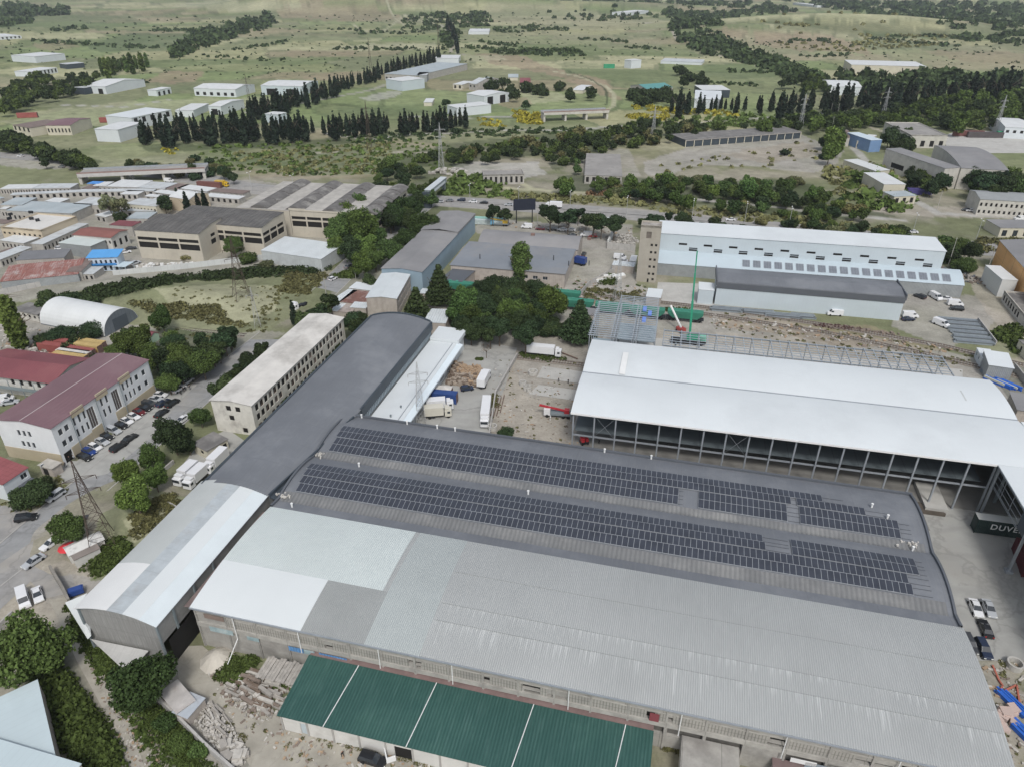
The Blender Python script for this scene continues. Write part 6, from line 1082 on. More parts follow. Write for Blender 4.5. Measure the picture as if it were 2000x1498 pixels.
fill([(1730, 250), (1770, 255), (1780, 290), (1745, 290)], 8, (26, 38), ['round'], 'dark tree right of the blue shed', 'trees by the blue shed')
fill([(0, 262), (90, 290), (190, 318), (180, 332), (90, 305), (0, 285)], 60, (15, 28), ['round', 'bushd', 'broad'], 'tree in the belt above the left highway', 'belt by the left highway')
fill([(230, 318), (400, 300), (440, 330), (490, 345), (430, 350), (330, 345)], 24, (15, 28), ['bushd', 'busho', 'round'], 'bush beside the road bridge', 'bushes by the road bridge')
fill([(0, 180), (60, 150), (150, 150), (200, 140), (180, 165), (80, 200), (0, 215)], 80, (12, 24), ['round', 'broad'], 'tree in the wood left of the white gabled hall', 'wood by the gabled hall')
line([(195, 132), (240, 128), (290, 118)], 14, 7.5, 'poplar', 'poplar above the white gabled hall', 'poplars above the gabled hall', 3)
fill([(945, 165), (1010, 160), (1100, 168), (1110, 180), (980, 190)], 22, (16, 26), ['round', 'bushd'], 'tree in the gardens of the village', 'village trees'); fill([(1100, 180), (1160, 178), (1150, 192), (1105, 192)], 7, (16, 24), ['round'], 'tree round the white village house', 'village house trees')
fill([(1225, 180), (1310, 172), (1330, 200), (1240, 205)], 18, (16, 26), ['round', 'bushd'], 'tree round the teal-roofed house', 'trees by the teal house'); fill([(1320, 130), (1370, 140), (1400, 165), (1330, 160)], 12, (14, 24), ['round', 'bushd'], 'tree on the right meadow', 'meadow trees')
fill([(1490, 160), (1600, 150), (1640, 172), (1560, 180)], 14, (18, 26), ['round', 'broad'], 'tree beside the curving lane', 'trees by the curving lane')
for x, y, lb in ((1027, 204, 'lone round tree on the meadow by the bridge'), (870, 200, 'lone dark tree at the right end of the middle row'), (88, 318, 'small round tree at the bend of the left highway'), (1650, 58, 'x'), (890, 256, 'dark round bush on the track behind the ruins'), (1610, 305, 'small dark bush on the gravel lot, left'), (1533, 297, 'small round bush on the gravel lot, middle')):
    if lb != 'x': tree(x, y, 20, 'round' if 'tree' in lb else 'bushd', lb)
def merge_trees():
    VV = []; FF = []; MI = []; mm = []; nv = 0; cache = {}
    for i, (x, y, g, H, kind, v_) in enumerate(MERGE):
        me = tpl(kind, v_, 'lo')[0]; k = (kind, v_)
        if k not in cache:
            a = np.empty(len(me.vertices) * 3, np.float32); me.vertices.foreach_get('co', a); cache[k] = a.reshape(-1, 3)
        if me.materials[0] not in mm: mm.append(me.materials[0])
        a = cache[k]; t_ = i * 2.4; c, s_ = math.cos(t_), math.sin(t_); w_ = np.stack([a[:, 0] * c - a[:, 1] * s_, a[:, 0] * s_ + a[:, 1] * c, a[:, 2]], 1) * H + [x, y, g]
        VV.append(w_); FF.append(np.arange(len(w_)).reshape(-1, 4) + nv); nv += len(w_); MI.append(np.full(len(w_) // 4, mm.index(me.materials[0]), np.int32))
    me = mesh_np('distant_trees', np.concatenate(VV), np.concatenate(FF), mm); me.polygons.foreach_set('material_index', np.concatenate(MI)); tag(link(bpy.data.objects.new('distant_trees', me)), 'massed trees of the far woods, belts and gardens', kind='stuff')
merge_trees()
# --- uncountable scrub: merged leaf masses
def scrub(name, label, items, seed, quad=26, s_=.2):
    """items: list of (polygon, count, (w0, w1) picture width, colour key, squash)"""
    rng = np.random.default_rng(seed); VV = []; FF = []; MI = []; mats_ = []; nv = 0
    for poly, n, wr, key, sq in items:
        if FO[key] not in mats_: mats_.append(FO[key])
        mi = mats_.index(FO[key]); xs = [p[0] for p in poly]; ys = [p[1] for p in poly]; pts = []
        while len(pts) < n:
            X = rng.uniform(min(xs), max(xs), n * 3); Y = rng.uniform(min(ys), max(ys), n * 3); k = pip(X, Y, poly); pts += list(zip(X[k], Y[k]))
        for x, y in pts[:n]:
            p = G(x, y); wm = rng.uniform(*wr) * mpp(p); q = quad
            d = rng.normal(size=(q, 3)); d /= np.linalg.norm(d, axis=1)[:, None]; d[:, 2] = np.abs(d[:, 2]); c = d * rng.uniform(.6, 1, q)[:, None] * np.array([wm / 2, wm / 2, wm * sq])
            v, f = quads(c, d, wm * s_, rng); VV.append(v + np.array([p.x, p.y, p.z])); FF.append(f + nv); nv += len(v); MI.append(np.full(len(f), mi, np.int32))
    me = mesh_np(name, np.concatenate(VV), np.concatenate(FF), mats_); me.polygons.foreach_set('material_index', np.concatenate(MI)); o = link(bpy.data.objects.new(name, me)); tag(o, label, kind='stuff'); return o
scrub('woodland', 'dark woodland filling the far valleys and hill sides', [
 ([(1500, 0), (2010, 12), (2010, 75), (1900, 62), (1780, 40), (1640, 22)], 420, (8, 16), 'dark', .55), ([(1290, 2), (1500, 8), (1560, 24), (1440, 36), (1330, 50), (1300, 30)], 260, (7, 13), 'dark', .5), ([(930, 0), (1290, 2), (1300, 22), (1200, 26), (1000, 8)], 200, (6, 12), 'dark', .5),
 ([(1290, 22), (1400, 50), (1430, 90), (1520, 118), (1600, 150), (1640, 170), (1580, 172), (1480, 130), (1380, 108), (1330, 84)], 300, (13, 22), 'dark', .5), ([(740, 0), (900, 6), (960, 20), (940, 50), (870, 40), (830, 34), (780, 12)], 200, (7, 13), 'dark', .5),
 ([(380, 68), (480, 42), (530, 28), (540, 52), (470, 72), (400, 96), (340, 118), (330, 105)], 190, (10, 17), 'dark', .6), ([(0, 12), (140, 20), (130, 32), (0, 34)], 90, (9, 15), 'dark', .6), ([(0, 42), (70, 36), (60, 48), (0, 56)], 30, (9, 14), 'dark', .5), ([(560, 0), (640, 0), (620, 8), (520, 14), (480, 10)], 60, (7, 12), 'dark', .5),
 ([(860, 66), (900, 62), (880, 100), (862, 98)], 50, (9, 13), 'dark', .6), ([(1480, 44), (1600, 40), (1740, 48), (1860, 64), (1880, 74), (1700, 70), (1540, 60)], 170, (5, 10), 'olive', .4), ([(1640, 150), (1860, 150), (2010, 158), (2010, 172), (1800, 186), (1660, 180)], 190, (16, 26), 'dark', .6),
 ([(900, 92), (1010, 98), (1130, 100), (1140, 112), (1060, 112), (920, 102)], 80, (8, 14), 'dark', .5), ([(930, 60), (1010, 50), (1110, 58), (1000, 66)], 50, (6, 10), 'dark', .5), ([(1620, 60), (2010, 80), (2010, 95), (1900, 80)], 60, (6, 10), 'dark', .5)], 11, 22, .2)
hed = []
for a, b, n in [((100, 60), (170, 56), 26), ((60, 82), (330, 96), 70), ((290, 60), (380, 62), 30), ((650, 96), (820, 98), 50), ((700, 66), (830, 66), 30), ((450, 98), (560, 84), 26), ((380, 110), (560, 120), 20), ((600, 60), (860, 58), 24), ((1040, 52), (1110, 60), 20), ((1130, 76), (1230, 82), 30), ((1220, 92), (1300, 98), 24), ((940, 84), (1010, 90), 30), ((1420, 140), (1530, 143), 36), ((1360, 162), (1480, 168), 40), ((1540, 78), (1640, 84), 26), ((1560, 112), (1660, 108), 20), ((1700, 78), (1880, 92), 40), ((560, 330), (640, 344), 20), ((300, 160), (200, 176), 10)]:
    hed.append(([(a[0], a[1] - 3), (b[0], b[1] - 3), (b[0], b[1] + 3), (a[0], a[1] + 3)], n, (4, 9), 'dark', .5))
hed += [([(0, 40), (1000, 20), (2000, 90), (2000, 150), (1300, 120), (400, 160), (0, 120)], 900, (2, 5), 'dark', .5), ([(380, 290), (760, 270), (900, 290), (1060, 270), (820, 340), (560, 345), (420, 330)], 380, (5, 14), 'green', .35), ([(430, 300), (760, 280), (780, 340), (560, 345)], 260, (5, 13), 'olive', .3), ([(640, 262), (1000, 252), (1200, 250), (1100, 262), (700, 282)], 200, (6, 13), 'dark', .35), ([(1260, 320), (1640, 270), (1640, 320), (1300, 340)], 40, (5, 12), 'olive', .4), ([(1240, 236), (1720, 215), (1700, 245), (1300, 255)], 240, (7, 15), 'green', .4), ([(1700, 330), (1800, 330), (1850, 370), (1800, 385)], 50, (8, 18), 'olive', .4),
 ([(1250, 395), (1560, 425), (1760, 445), (1740, 455), (1500, 438), (1240, 412)], 90, (9, 20), 'olive', .3), ([(1000, 378), (1240, 392), (1230, 404), (1000, 392)], 90, (9, 20), 'olive', .35), ([(850, 362), (1000, 372), (1000, 390), (860, 380)], 60, (10, 22), 'green', .35), ([(880, 345), (960, 345), (1000, 368), (880, 372)], 40, (14, 28), 'green', .4), ([(1660, 330), (1720, 330), (1790, 400), (1740, 425), (1650, 390)], 80, (14, 28), 'green', .4),
 ([(1600, 330), (1700, 320), (1740, 370), (1640, 400)], 60, (10, 20), 'olive', .35), ([(1150, 372), (1300, 380), (1290, 392), (1150, 385)], 24, (10, 18), 'brown', .35)]
scrub('scattered_bushes', 'countless small bushes and hedges over the pastures and verges', hed, 12, 18, .22)
scrub('yellow_broom', 'flowering yellow broom on the verge by the bridge', [([(1206, 208), (1330, 212), (1440, 220), (1440, 230), (1330, 224), (1215, 216)], 90, (7, 13), 'broom', .4), ([(1220, 224), (1310, 226), (1300, 236), (1225, 234)], 50, (7, 12), 'broom', .4), ([(1002, 218), (1060, 224), (1056, 246), (1005, 240)], 70, (8, 14), 'broom', .4), ([(930, 230), (975, 234), (990, 250), (940, 250)], 30, (6, 11), 'broom', .35), ([(320, 292), (345, 294), (340, 302), (320, 300)], 10, (6, 10), 'broom', .4), ([(1590, 326), (1660, 320), (1650, 330)], 3, (5, 8), 'broom', .3)], 13, 20, .2)
scrub('brambles', 'dense dark brambles along walls, paths and slopes', [
 ([(90, 590), (250, 552), (420, 532), (640, 518), (640, 530), (420, 548), (300, 560), (150, 592)], 220, (16, 30), 'dark', .32), ([(128, 1185), (150, 1180), (200, 1260), (240, 1330), (330, 1400), (400, 1490), (360, 1500), (270, 1380), (200, 1300), (150, 1240)], 190, (14, 30), 'green', .25), ([(75, 1320), (110, 1300), (160, 1370), (215, 1450), (240, 1510), (170, 1500), (125, 1440)], 150, (22, 44), 'green', .4),
 ([(160, 1090), (230, 1050), (260, 1080), (215, 1120), (160, 1115)], 70, (18, 34), 'green', .3), ([(440, 1290), (500, 1290), (480, 1330), (430, 1325)], 50, (20, 34), 'green', .3), ([(520, 1325), (580, 1330), (575, 1345), (530, 1342)], 16, (18, 28), 'green', .35), ([(1140, 565), (1260, 570), (1250, 590), (1140, 586)], 40, (10, 22), 'olive', .25), ([(1175, 540), (1205, 542), (1200, 556), (1170, 555)], 16, (14, 24), 'green', .35),
 ([(560, 530), (650, 540), (600, 575), (540, 570)], 60, (14, 26), 'olive', .25), ([(220, 590), (420, 600), (480, 640), (350, 620)], 60, (14, 30), 'olive', .25), ([(1990, 640), (1930, 650), (1990, 690), (2010, 700)], 30, (18, 34), 'green', .35), ([(1310, 618), (1340, 612), (1350, 606), (1300, 606)], 12, (16, 24), 'green', .35), ([(1015, 690), (1100, 702), (1090, 708), (1010, 698)], 26, (12, 20), 'green', .25),
 ([(960, 768), (975, 775), (968, 800), (958, 790)], 10, (14, 22), 'olive', .3), ([(930, 698), (942, 698), (942, 704), (930, 704)], 6, (10, 14), 'green', .3), ([(640, 545), (660, 540), (700, 520), (690, 545)], 24, (16, 26), 'green', .35), ([(1900, 470), (1990, 470), (1990, 495), (1880, 490)], 30, (14, 28), 'olive', .3), ([(260, 1000), (330, 960), (350, 985), (300, 1030), (260, 1050)], 60, (14, 28), 'olive', .22),
 ([(400, 1380), (480, 1440), (470, 1450), (395, 1392)], 30, (12, 20), 'olive', .22), ([(660, 1440), (1260, 1600), (1250, 1606), (655, 1448)], 60, (10, 18), 'olive', .2), ([(1290, 1440), (1330, 1450), (1330, 1468), (1290, 1460)], 14, (16, 26), 'olive', .3)], 14, 90, .075)

scrub('weeds', 'small weeds and grass tufts in the yards and along the walls', [([(960, 700), (1150, 710), (1140, 870), (960, 860)], 50, (4, 8), 'olive', .2), ([(400, 1290), (560, 1400), (900, 1500), (560, 1500), (420, 1360)], 45, (5, 10), 'olive', .2), ([(0, 985), (110, 925), (140, 960), (20, 1015)], 60, (5, 12), 'olive', .25), ([(140, 1180), (330, 1400), (420, 1500), (300, 1500), (170, 1290)], 260, (8, 18), 'green', .2),
 ([(1380, 600), (1900, 690), (1890, 730), (1380, 640)], 160, (4, 9), 'olive', .2), ([(1120, 545), (1280, 560), (1270, 600), (1120, 590)], 60, (4, 9), 'green', .25), ([(0, 600), (330, 640), (480, 660), (430, 700), (300, 640), (0, 620)], 90, (5, 11), 'olive', .25), ([(560, 530), (650, 520), (520, 650), (470, 650)], 80, (5, 12), 'olive', .25), ([(1890, 1290), (1990, 1290), (2000, 1500), (1960, 1500)], 40, (5, 12), 'olive', .2), ([(300, 560), (560, 560), (540, 620), (340, 600)], 80, (3, 8), 'olive', .2)], 21, 16, .2)
# ================================================================ VEHICLES
PAINT = {}
def paint(n, c, r=.25):
    if n not in PAINT: PAINT[n] = mat('paint_' + n, c, r, .04, .5, spec=.5)
    return PAINT[n]
for n, c in dict(white=(.70, .71, .72), silver=(.42, .44, .46), black=(.018, .019, .021), dark=(.05, .053, .058), blue=(.02, .05, .20), navy=(.02, .03, .06), red=(.22, .02, .025), red2=(.5, .05, .04), maroon=(.12, .015, .02), green=(.015, .035, .03), yellow=(.6, .40, .04), lblue=(.15, .35, .5), cream=(.58, .56, .48), grey=(.2, .21, .22)).items(): paint(n, c)
TY = M['rubber']
def prof_body(side, wd, top_in=.93, zt=.6, pm=None):
    """extrude a side profile (x, z) to width wd, upper points pulled in"""
    mb = MB(); n = len(side); L_ = [(x, (wd / 2) * (top_in if z > zt else 1), z) for x, z in side]; R_ = [(x, -y, z) for x, y, z in L_]
    mb.face(list(reversed(L_))); mb.face(R_)
    for i in range(n): j = (i + 1) % n; mb.face([L_[i], L_[j], R_[j], R_[i]])
    return mb
def frust(b, t):  # bottom rect (x0,x1,w,z) to top rect
    mb = MB(); B_ = [(b[0], -b[2] / 2, b[3]), (b[1], -b[2] / 2, b[3]), (b[1], b[2] / 2, b[3]), (b[0], b[2] / 2, b[3])]; T_ = [(t[0], -t[2] / 2, t[3]), (t[1], -t[2] / 2, t[3]), (t[1], t[2] / 2, t[3]), (t[0], t[2] / 2, t[3])]
    mb.face(T_)
    for i in range(4): j = (i + 1) % 4; mb.face([B_[i], B_[j], T_[j], T_[i]])
    return mb
def wheel_mesh(r, w_): return MB().tube((0, -w_ / 2, 0), (0, w_ / 2, 0), r, 12).mesh('wheel', TY)
WH = {}
def wheels(t, xs, y, r, w_=.22, dual=False):
    if (r, w_) not in WH: WH[(r, w_)] = wheel_mesh(r, w_)
    for x in xs:
        for s_ in (-1, 1): o = part('wheel', WH[(r, w_)], None, t); o.location = (x, s_ * y, r)
HL = mat('headlight', (.75, .76, .72), .15, .05); TL = mat('tail_light', (.35, .02, .02), .3, .1)
def mk_car(kind):
    t = link(bpy.data.objects.new('parked_car', None))
    if kind == 'suv': sp = [(-2.3, .35), (-2.35, .7), (-2.3, 1.0), (1.0, 1.05), (2.15, .92), (2.35, .6), (2.3, .35)]; b, tp, h = (-2.25, 1.15, 1.7, 1.0), (-2.0, .35, 1.38, 1.62), 1.62
    elif kind == 'hatch': sp = [(-2.0, .3), (-2.05, .65), (-2.0, .92), (.95, .95), (1.9, .78), (2.05, .55), (2.0, .3)]; b, tp, h = (-1.95, 1.1, 1.62, .92), (-1.55, .25, 1.28, 1.45), 1.45
    else: sp = [(-2.3, .3), (-2.35, .7), (-2.25, .92), (-1.5, .97), (.95, .93), (2.2, .74), (2.35, .5), (2.3, .3)]; b, tp, h = (-1.75, 1.05, 1.6, .93), (-1.05, .2, 1.24, 1.4), 1.4
    part('body', prof_body(sp, 1.8), PAINT['white'], t)
    part('windows', frust(b, tp), GLASS, t)
    rf = MB().box(tp[0] + .02, tp[1] - .02, -tp[2] / 2 + .02, tp[2] / 2 - .02, h - .02, h + .035)
    for s_ in (-1, 1): rf.beam((b[1] - .02, s_ * b[2] / 2, b[3]), (tp[1], s_ * tp[2] / 2, tp[3]), .035).beam((b[0] + .02, s_ * b[2] / 2, b[3]), (tp[0], s_ * tp[2] / 2, tp[3]), .05).beam(((b[0] + b[1]) / 2, s_ * b[2] / 2, b[3]), ((tp[0] + tp[1]) / 2, s_ * tp[2] / 2, tp[3]), .03)
    part('roof', rf, PAINT['white'], t); wheels(t, (-sp[-2][0] * .62, sp[-2][0] * .6), .83, .33)
    for s_ in (-1, 1):
        part('headlight', MB().box(sp[-2][0] - .1, sp[-2][0] + .012, s_ * .62 - .2, s_ * .62 + .2, .55, .70), HL, t); part('tail_light', MB().box(sp[1][0] - .015, sp[1][0] + .1, s_ * .66 - .16, s_ * .66 + .16, .62, .82), TL, t)
    return t
def mk_van():
    t = link(bpy.data.objects.new('parked_van', None)); part('body', prof_body([(-2.7, .4), (-2.75, 1.2), (-2.7, 2.3), (1.3, 2.35), (2.0, 1.5), (2.7, 1.15), (2.8, .7), (2.75, .4)], 1.98, .9, 1.3), PAINT['white'], t)
    part('windscreen', MB().face([(1.36, -.82, 2.3), (1.36, .82, 2.3), (2.04, .84, 1.53), (2.04, -.84, 1.53)]), GLASS, t)
    for s_ in (-1, 1): part('side_window', MB().box(.7, 1.6, s_ * .93 - .03, s_ * .93 + .03, 1.5, 2.0), GLASS, t)
    wheels(t, (-1.7, 1.75), .9, .36); return t
def mk_truck(Lb=6.5, cab='white', box='white', hb=2.5):
    t = link(bpy.data.objects.new('box_truck', None)); c = MB().prism([(Lb / 2 + .3, -1.2), (Lb / 2 + 2.0, -1.2), (Lb / 2 + 2.25, -1.0), (Lb / 2 + 2.25, 1.0), (Lb / 2 + 2.0, 1.2), (Lb / 2 + .3, 1.2)], .6, 2.5).prism([(Lb / 2 + .35, -1.05), (Lb / 2 + 1.4, -1.0), (Lb / 2 + 1.4, 1.0), (Lb / 2 + .35, 1.05)], 2.5, 3.1)
    part('cab', c, PAINT[cab], t); part('windscreen', MB().box(Lb / 2 + 2.15, Lb / 2 + 2.3, -1.0, 1.0, 1.55, 2.35), GLASS, t)
    for s_ in (-1, 1): part('side_window', MB().box(Lb / 2 + 1.0, Lb / 2 + 1.8, s_ * 1.2 - .03, s_ * 1.2 + .03, 1.55, 2.2), GLASS, t)
    b = MB().box(-Lb / 2 - .5, Lb / 2, -1.25, 1.25, 1.1, 1.1 + hb); b.box(-Lb / 2 - .54, -Lb / 2 - .5, -1.22, 1.22, 1.15, 1.05 + hb); part('cargo_box', b, PAINT[box], t)
    part('chassis', MB().box(-Lb / 2 - .4, Lb / 2 + 1.9, -.5, .5, .55, 1.08).box(-Lb / 2 + .9, -Lb / 2 + 2.6, -1.22, -.6, .5, 1.0).box(-Lb / 2 + .9, -Lb / 2 + 2.6, .6, 1.22, .5, 1.0), M['black'], t)
    wheels(t, (-Lb / 2 + .4, -Lb / 2 + 1.3, Lb / 2 + 1.3) if Lb > 8 else (-Lb / 2 + 1.0, Lb / 2 + 1.3), 1.02, .48, .34); return t
PROTO = {}
def put(kind, mk, nm, px, dirpx, col, label, cat, group=None, z=0.05, boxcol=None):
    """place by picture point of its middle; dirpx = world heading in degrees"""
    if kind not in PROTO: PROTO[kind] = mk(); t = PROTO[kind]; first = True
    else: t = copy_tree(PROTO[kind]); first = False
    t.name = nm; p = P(px[0], px[1], 1.9 if kind[:5] == 'truck' else 1.1 if kind == 'van' else .7); t.location = (p.x, p.y, z); t.rotation_euler = (0, 0, R(dirpx)); tag(t, label, cat, group)
    for ch in t.children:
        n = ch.name.split('.')[0]
        if n in ('body', 'roof', 'cab', 'cargo_box'):
            cc = (boxcol or col) if n == 'cargo_box' else col
            ch.material_slots[0].link = 'OBJECT'; ch.material_slots[0].material = PAINT[cc]
    return t
CARS = [ # kind, centre, heading, colour, label
 ('sedan', (165,891), -27, 'black', 'black car nearest the office door, partly behind standing people'), ('sedan', (173,880), -27, 'blue', 'bright blue car in the row along the office'), ('hatch', (185,872), -27, 'white', 'white hatchback right of the blue car'), ('sedan', (199,861), -27, 'silver', 'light silver car right of the white hatchback'),
 ('sedan', (207,851), -27, 'black', 'black car between two silver cars in the office row'), ('suv', (222,840), -27, 'silver', 'silver estate car below the office stairwell window'), ('sedan', (236,829), -27, 'black', 'black car just left of the two white cars in the row'), ('sedan', (246,821), -27, 'white', 'left one of the two white cars in the middle of the row'), ('sedan', (260,812), -27, 'white', 'right one of the two white cars, beside the dark red car'),
 ('sedan', (270,803), -27, 'maroon', 'dark red car in the office row'), ('sedan', (281,796), -15, 'black', 'black car right of the dark red car'), ('suv', (291,788), -12, 'dark', 'dark grey car at the right part of the office row'), ('sedan', (303,779), -10, 'silver', 'silver car at the right end of the office wall'), ('sedan', (312,770), -10, 'white', 'white car behind the silver one at the office corner'),
 ('sedan', (319,786), 62, 'navy', 'dark blue car beside the large black one at the kerb'), ('suv', (336,787), 70, 'black', 'large black car at the kerb end of the apron'), ('sedan', (315,806), 72, 'black', 'lone black car parked along the kerb'), ('sedan', (253,855), 70, 'black', 'front one of two black cars along the kerb'), ('suv', (231,872), 68, 'black', 'rear one of two black cars along the kerb'), ('suv', (349,759), 66, 'white', 'white off-roader beside a group of people'),
 ('suv', (365,745), 70, 'silver', 'light off-roader farthest along the street verge'), ('sedan', (355,819), 249, 'white', 'white car driving on the street past the apron'), ('sedan', (19,785), 20, 'silver', 'silver car beside the white minibus at the left edge'), ('suv', (108,967), 248, 'silver', 'silver off-roader driving below the small house'), ('suv', (51,1010), 15, 'black', 'black off-roader on the dusty lot at the left edge'),
 ('sedan', (65,1095), 243, 'silver', 'long silver sedan turning off the street'), ('sedan', (99,1060), 245, 'white', 'white car half under the leafy tree by the kiosk'), ('sedan', (73,1160), 308, 'white', 'white sedan right of the white minibus in the lane'), ('sedan', (156,1017), 50, 'dark', 'dark car behind the leafy tree'), ('hatch', (650,544), 60, 'white', 'white car at the far bend of the street'), ('sedan', (681,520), 60, 'grey', 'small grey car far up the street'),
 ('sedan', (859,394), 172, 'silver', 'silver car on the highway nearest the footbridge'), ('sedan', (878,392), 172, 'grey', 'grey car on the highway left of the dark blue van'), ('suv', (901,391), 172, 'navy', 'dark blue van-like car on the highway'), ('sedan', (924,394), 172, 'white', 'white car on the highway right of the dark blue one'), ('sedan', (945,396), 172, 'black', 'black car on the highway before the pines'), ('sedan', (994,400), 172, 'silver', 'light car on the highway right of the umbrella pines'),
 ('sedan', (1055,447), 170, 'maroon', 'dark red car in the strip behind the workshop'), ('sedan', (1079,448), 170, 'dark', 'dark car between dark red and white cars behind the workshop'), ('sedan', (1098,449), 170, 'white', 'first white car behind the workshop'), ('sedan', (1115,449), 170, 'white', 'second white car, at the right of the strip'), ('sedan', (1117,460), 170, 'black', 'black car at the back corner of the curved workshop'),
 ('suv', (1140,497), 75, 'dark', 'dark pick-up by the right wall of the workshop'), ('sedan', (1216,510), 170, 'white', 'white car in front of the white van by the tower'), ('hatch', (912,758), 15, 'navy', 'dark blue hatchback between crates and truck'), ('sedan', (1140,656), 55, 'white', 'white car half hidden by the spruce'), ('sedan', (1135,661), 10, 'black', 'black car under the dark spruce'),
 ('suv', (1797,579), 120, 'dark', 'dark car by the lean-to wall'), ('sedan', (1847,583), 170, 'white', 'low white car beside the white van yard'), ('suv', (1869,603), 165, 'black', 'black car in front of the white camper van'), ('sedan', (1774,623), 5, 'navy', 'dark blue car at the corner of the charcoal hall'), ('suv', (728,1482), -18, 'black', 'black car with open tailgate before the green roofed warehouse'),
 ('sedan', (1906,1186), 257, 'white', 'white sedan at the right yard, left of the silver one'), ('sedan', (1932,1187), 257, 'silver', 'silver sedan at the right yard'), ('sedan', (1925,1226), 77, 'black', 'black sedan below the silver one in the right yard'), ('suv', (1921,1266), 262, 'navy', 'dark blue off-roader at the lower end of the right yard'), ('suv', (1893,1256), 262, 'dark', 'dark car half hidden by the ribbed roof edge'),
 ('sedan', (1427,429), 172, 'white', 'white car on the highway behind the long white hall'), ('sedan', (1783,453), 170, 'white', 'white car on the highway at the right'), ('sedan', (1895,411), 175, 'white', 'white car parked beside the barrack'), ('sedan', (245,492), 30, 'white', 'white car left of the derelict factory'), ('sedan', (256,485), 30, 'dark', 'dark car behind the white one at the derelict factory'), ('sedan', (160,496), 0, 'black', 'black car beside the grey store'), ('suv', (264,514), 60, 'silver', 'silver car by the blue-roofed house'),
 ('sedan', (120,326), 165, 'grey', 'grey car on the left highway before the bridge'), ('suv', (40,305), 165, 'white', 'white car on the left highway'), ('sedan', (152,327), 165, 'dark', 'dark car at the bridge ramp'), ('hatch', (117,485), 0, 'white', 'small white car in the market lane'), ('sedan', (1888,410), 175, 'black', 'black car beside the parked white one at the barrack')]
for k, c, h, col, lb in CARS: put(k, lambda k=k: mk_car(k), 'parked_car' if 'driving' not in lb and 'highway' not in lb else 'car', c, h, col, lb, 'car')
for c, h, lb in [((1145,458), 170, 'small white van beside the bright red car'), ((45,1167), 308, 'white minibus parked in the lane at the left edge'), ((6,779), 20, 'white minibus cut by the left edge'), ((1029,442), 170, 'white panel van in the strip behind the workshop'), ((1211,502), -15, 'white panel van in front of the tower'), ((1631,611), 172, 'white van parked along the charcoal hall'), ((1828,579), 280, 'white van standing by itself below the lean-to'), ((1866,592), -12, 'white camper van in the scrap corner'), ((1778,615), -8, 'white van at the right corner of the charcoal hall'), ((330,353), -12, 'white delivery van behind the market'), ((1838,631), 300, 'pale wrecked van beside the stacked beams'), ((253,347), 170, 'small white van below the bridge'), ((1993,427), 175, 'white van at the roadside shop')]:
    put('van', mk_van, 'parked_van', c, h, 'white', lb, 'van')
for c, h, lb, Lk, bx in [((367,920), 253, 'white box truck, left one of three', 4.4, 'white'), ((386,926), 253, 'white box truck, middle one of three', 4.4, 'white'), ((425,895), 255, 'white box truck, right one of three', 5.2, 'white'), ((944,741), 78, 'white box truck seen from behind beside the crates', 5.8, 'white'), ((949,800), 268, 'white refrigerated truck facing the camera in the yard', 9.5, 'white'), ((1058,684), -12, 'long white truck parked above the building site', 8.6, 'white'), ((849,803), 8, 'cream box van in front of the white one', 5, 'cream'), ((853,789), 8, 'white box van behind the cream one', 5, 'white'), ((1085,401), 172, 'white tipper truck on the highway', 6, 'white')]:
    o = put('truck%s' % Lk, lambda Lk=Lk: mk_truck(Lk), 'box_truck', c, h, 'cream' if bx == 'cream' else 'white', lb, 'truck', boxcol=bx)
put('truck4.4', None, 'box_truck', (1133,510), 150, 'blue', 'bright blue truck at the right wall of the workshop', 'truck', boxcol='blue')
put('hatch', None, 'parked_car', (1158,461), 170, 'red2', 'bright red car at the yard corner', 'car')
put('truck5', None, 'box_truck', (431,359), -12, 'yellow', 'yellow lorry cab pulling the brown trailer', 'truck', boxcol='yellow')
o = put('truck4.4', None, 'tractor_unit', (588,591), 240, 'white', 'white lorry tractor driving up the street', 'truck')
for ch in list(o.children):
    if ch.name.startswith('cargo_box'): bpy.data.objects.remove(ch)
def container(px, rz, L_, col, label, h=2.6, z=.05, w_=2.44, cat='container', nm='shipping_container', group=None, text=None):
    cm = mat('container_' + col[0], col[1], .6, .12, .5, kind='corr', period=.35, axis='X', dirt=[min(1, c * 1.4 + .05) for c in col[1]], dirt_amt=.4, dscale=.4)
    p = P(px[0], px[1], h); t = empty(nm, label, cat, (p.x, p.y, z), R(rz), group)
    part('body', MB().box(-L_ / 2, L_ / 2, -w_ / 2, w_ / 2, .15, h), cm, t); cs = MB()
    for x in (-L_ / 2, L_ / 2 - .16):
        for y in (-w_ / 2 - .01, w_ / 2 - .15): cs.box(x - .01, x + .17, y, y + .16, .0, h + .02)
    part('corner_post', cs, cm, t); part('door', MB().box(L_ / 2 + .01, L_ / 2 + .06, -w_ / 2 + .12, w_ / 2 - .12, .25, h - .1), mat('container_door', (.16, .10, .09), .7, .15), t); return t
YL = ('yellow', (.52, .38, .16)); RD = ('red', (.30, .09, .08)); OR = ('orange', (.50, .16, .10)); WT = ('white', (.62, .60, .56)); GN = ('green', (.05, .30, .16)); BL = ('blue', (.03, .07, .22)); BR = ('brown', (.18, .08, .07))
for px, col, lb in [((172,665), YL, 'yellow container, farthest in the container stack'), ((164,671), YL, 'second yellow container of the stack'), ((150,680), RD, 'wide dull red container in the middle of the stack'), ((143,685), WT, 'white-topped container between red and yellow'), ((136,691), YL, 'near yellow container of the stack'), ((120,697), OR, 'orange-red container nearest the red roof'), ((105,672), RD, 'red container at the left end of the stack'), ((118,664), RD, 'red container at the back left of the stack')]: container(px, -15, 12, col, lb, 2.9)
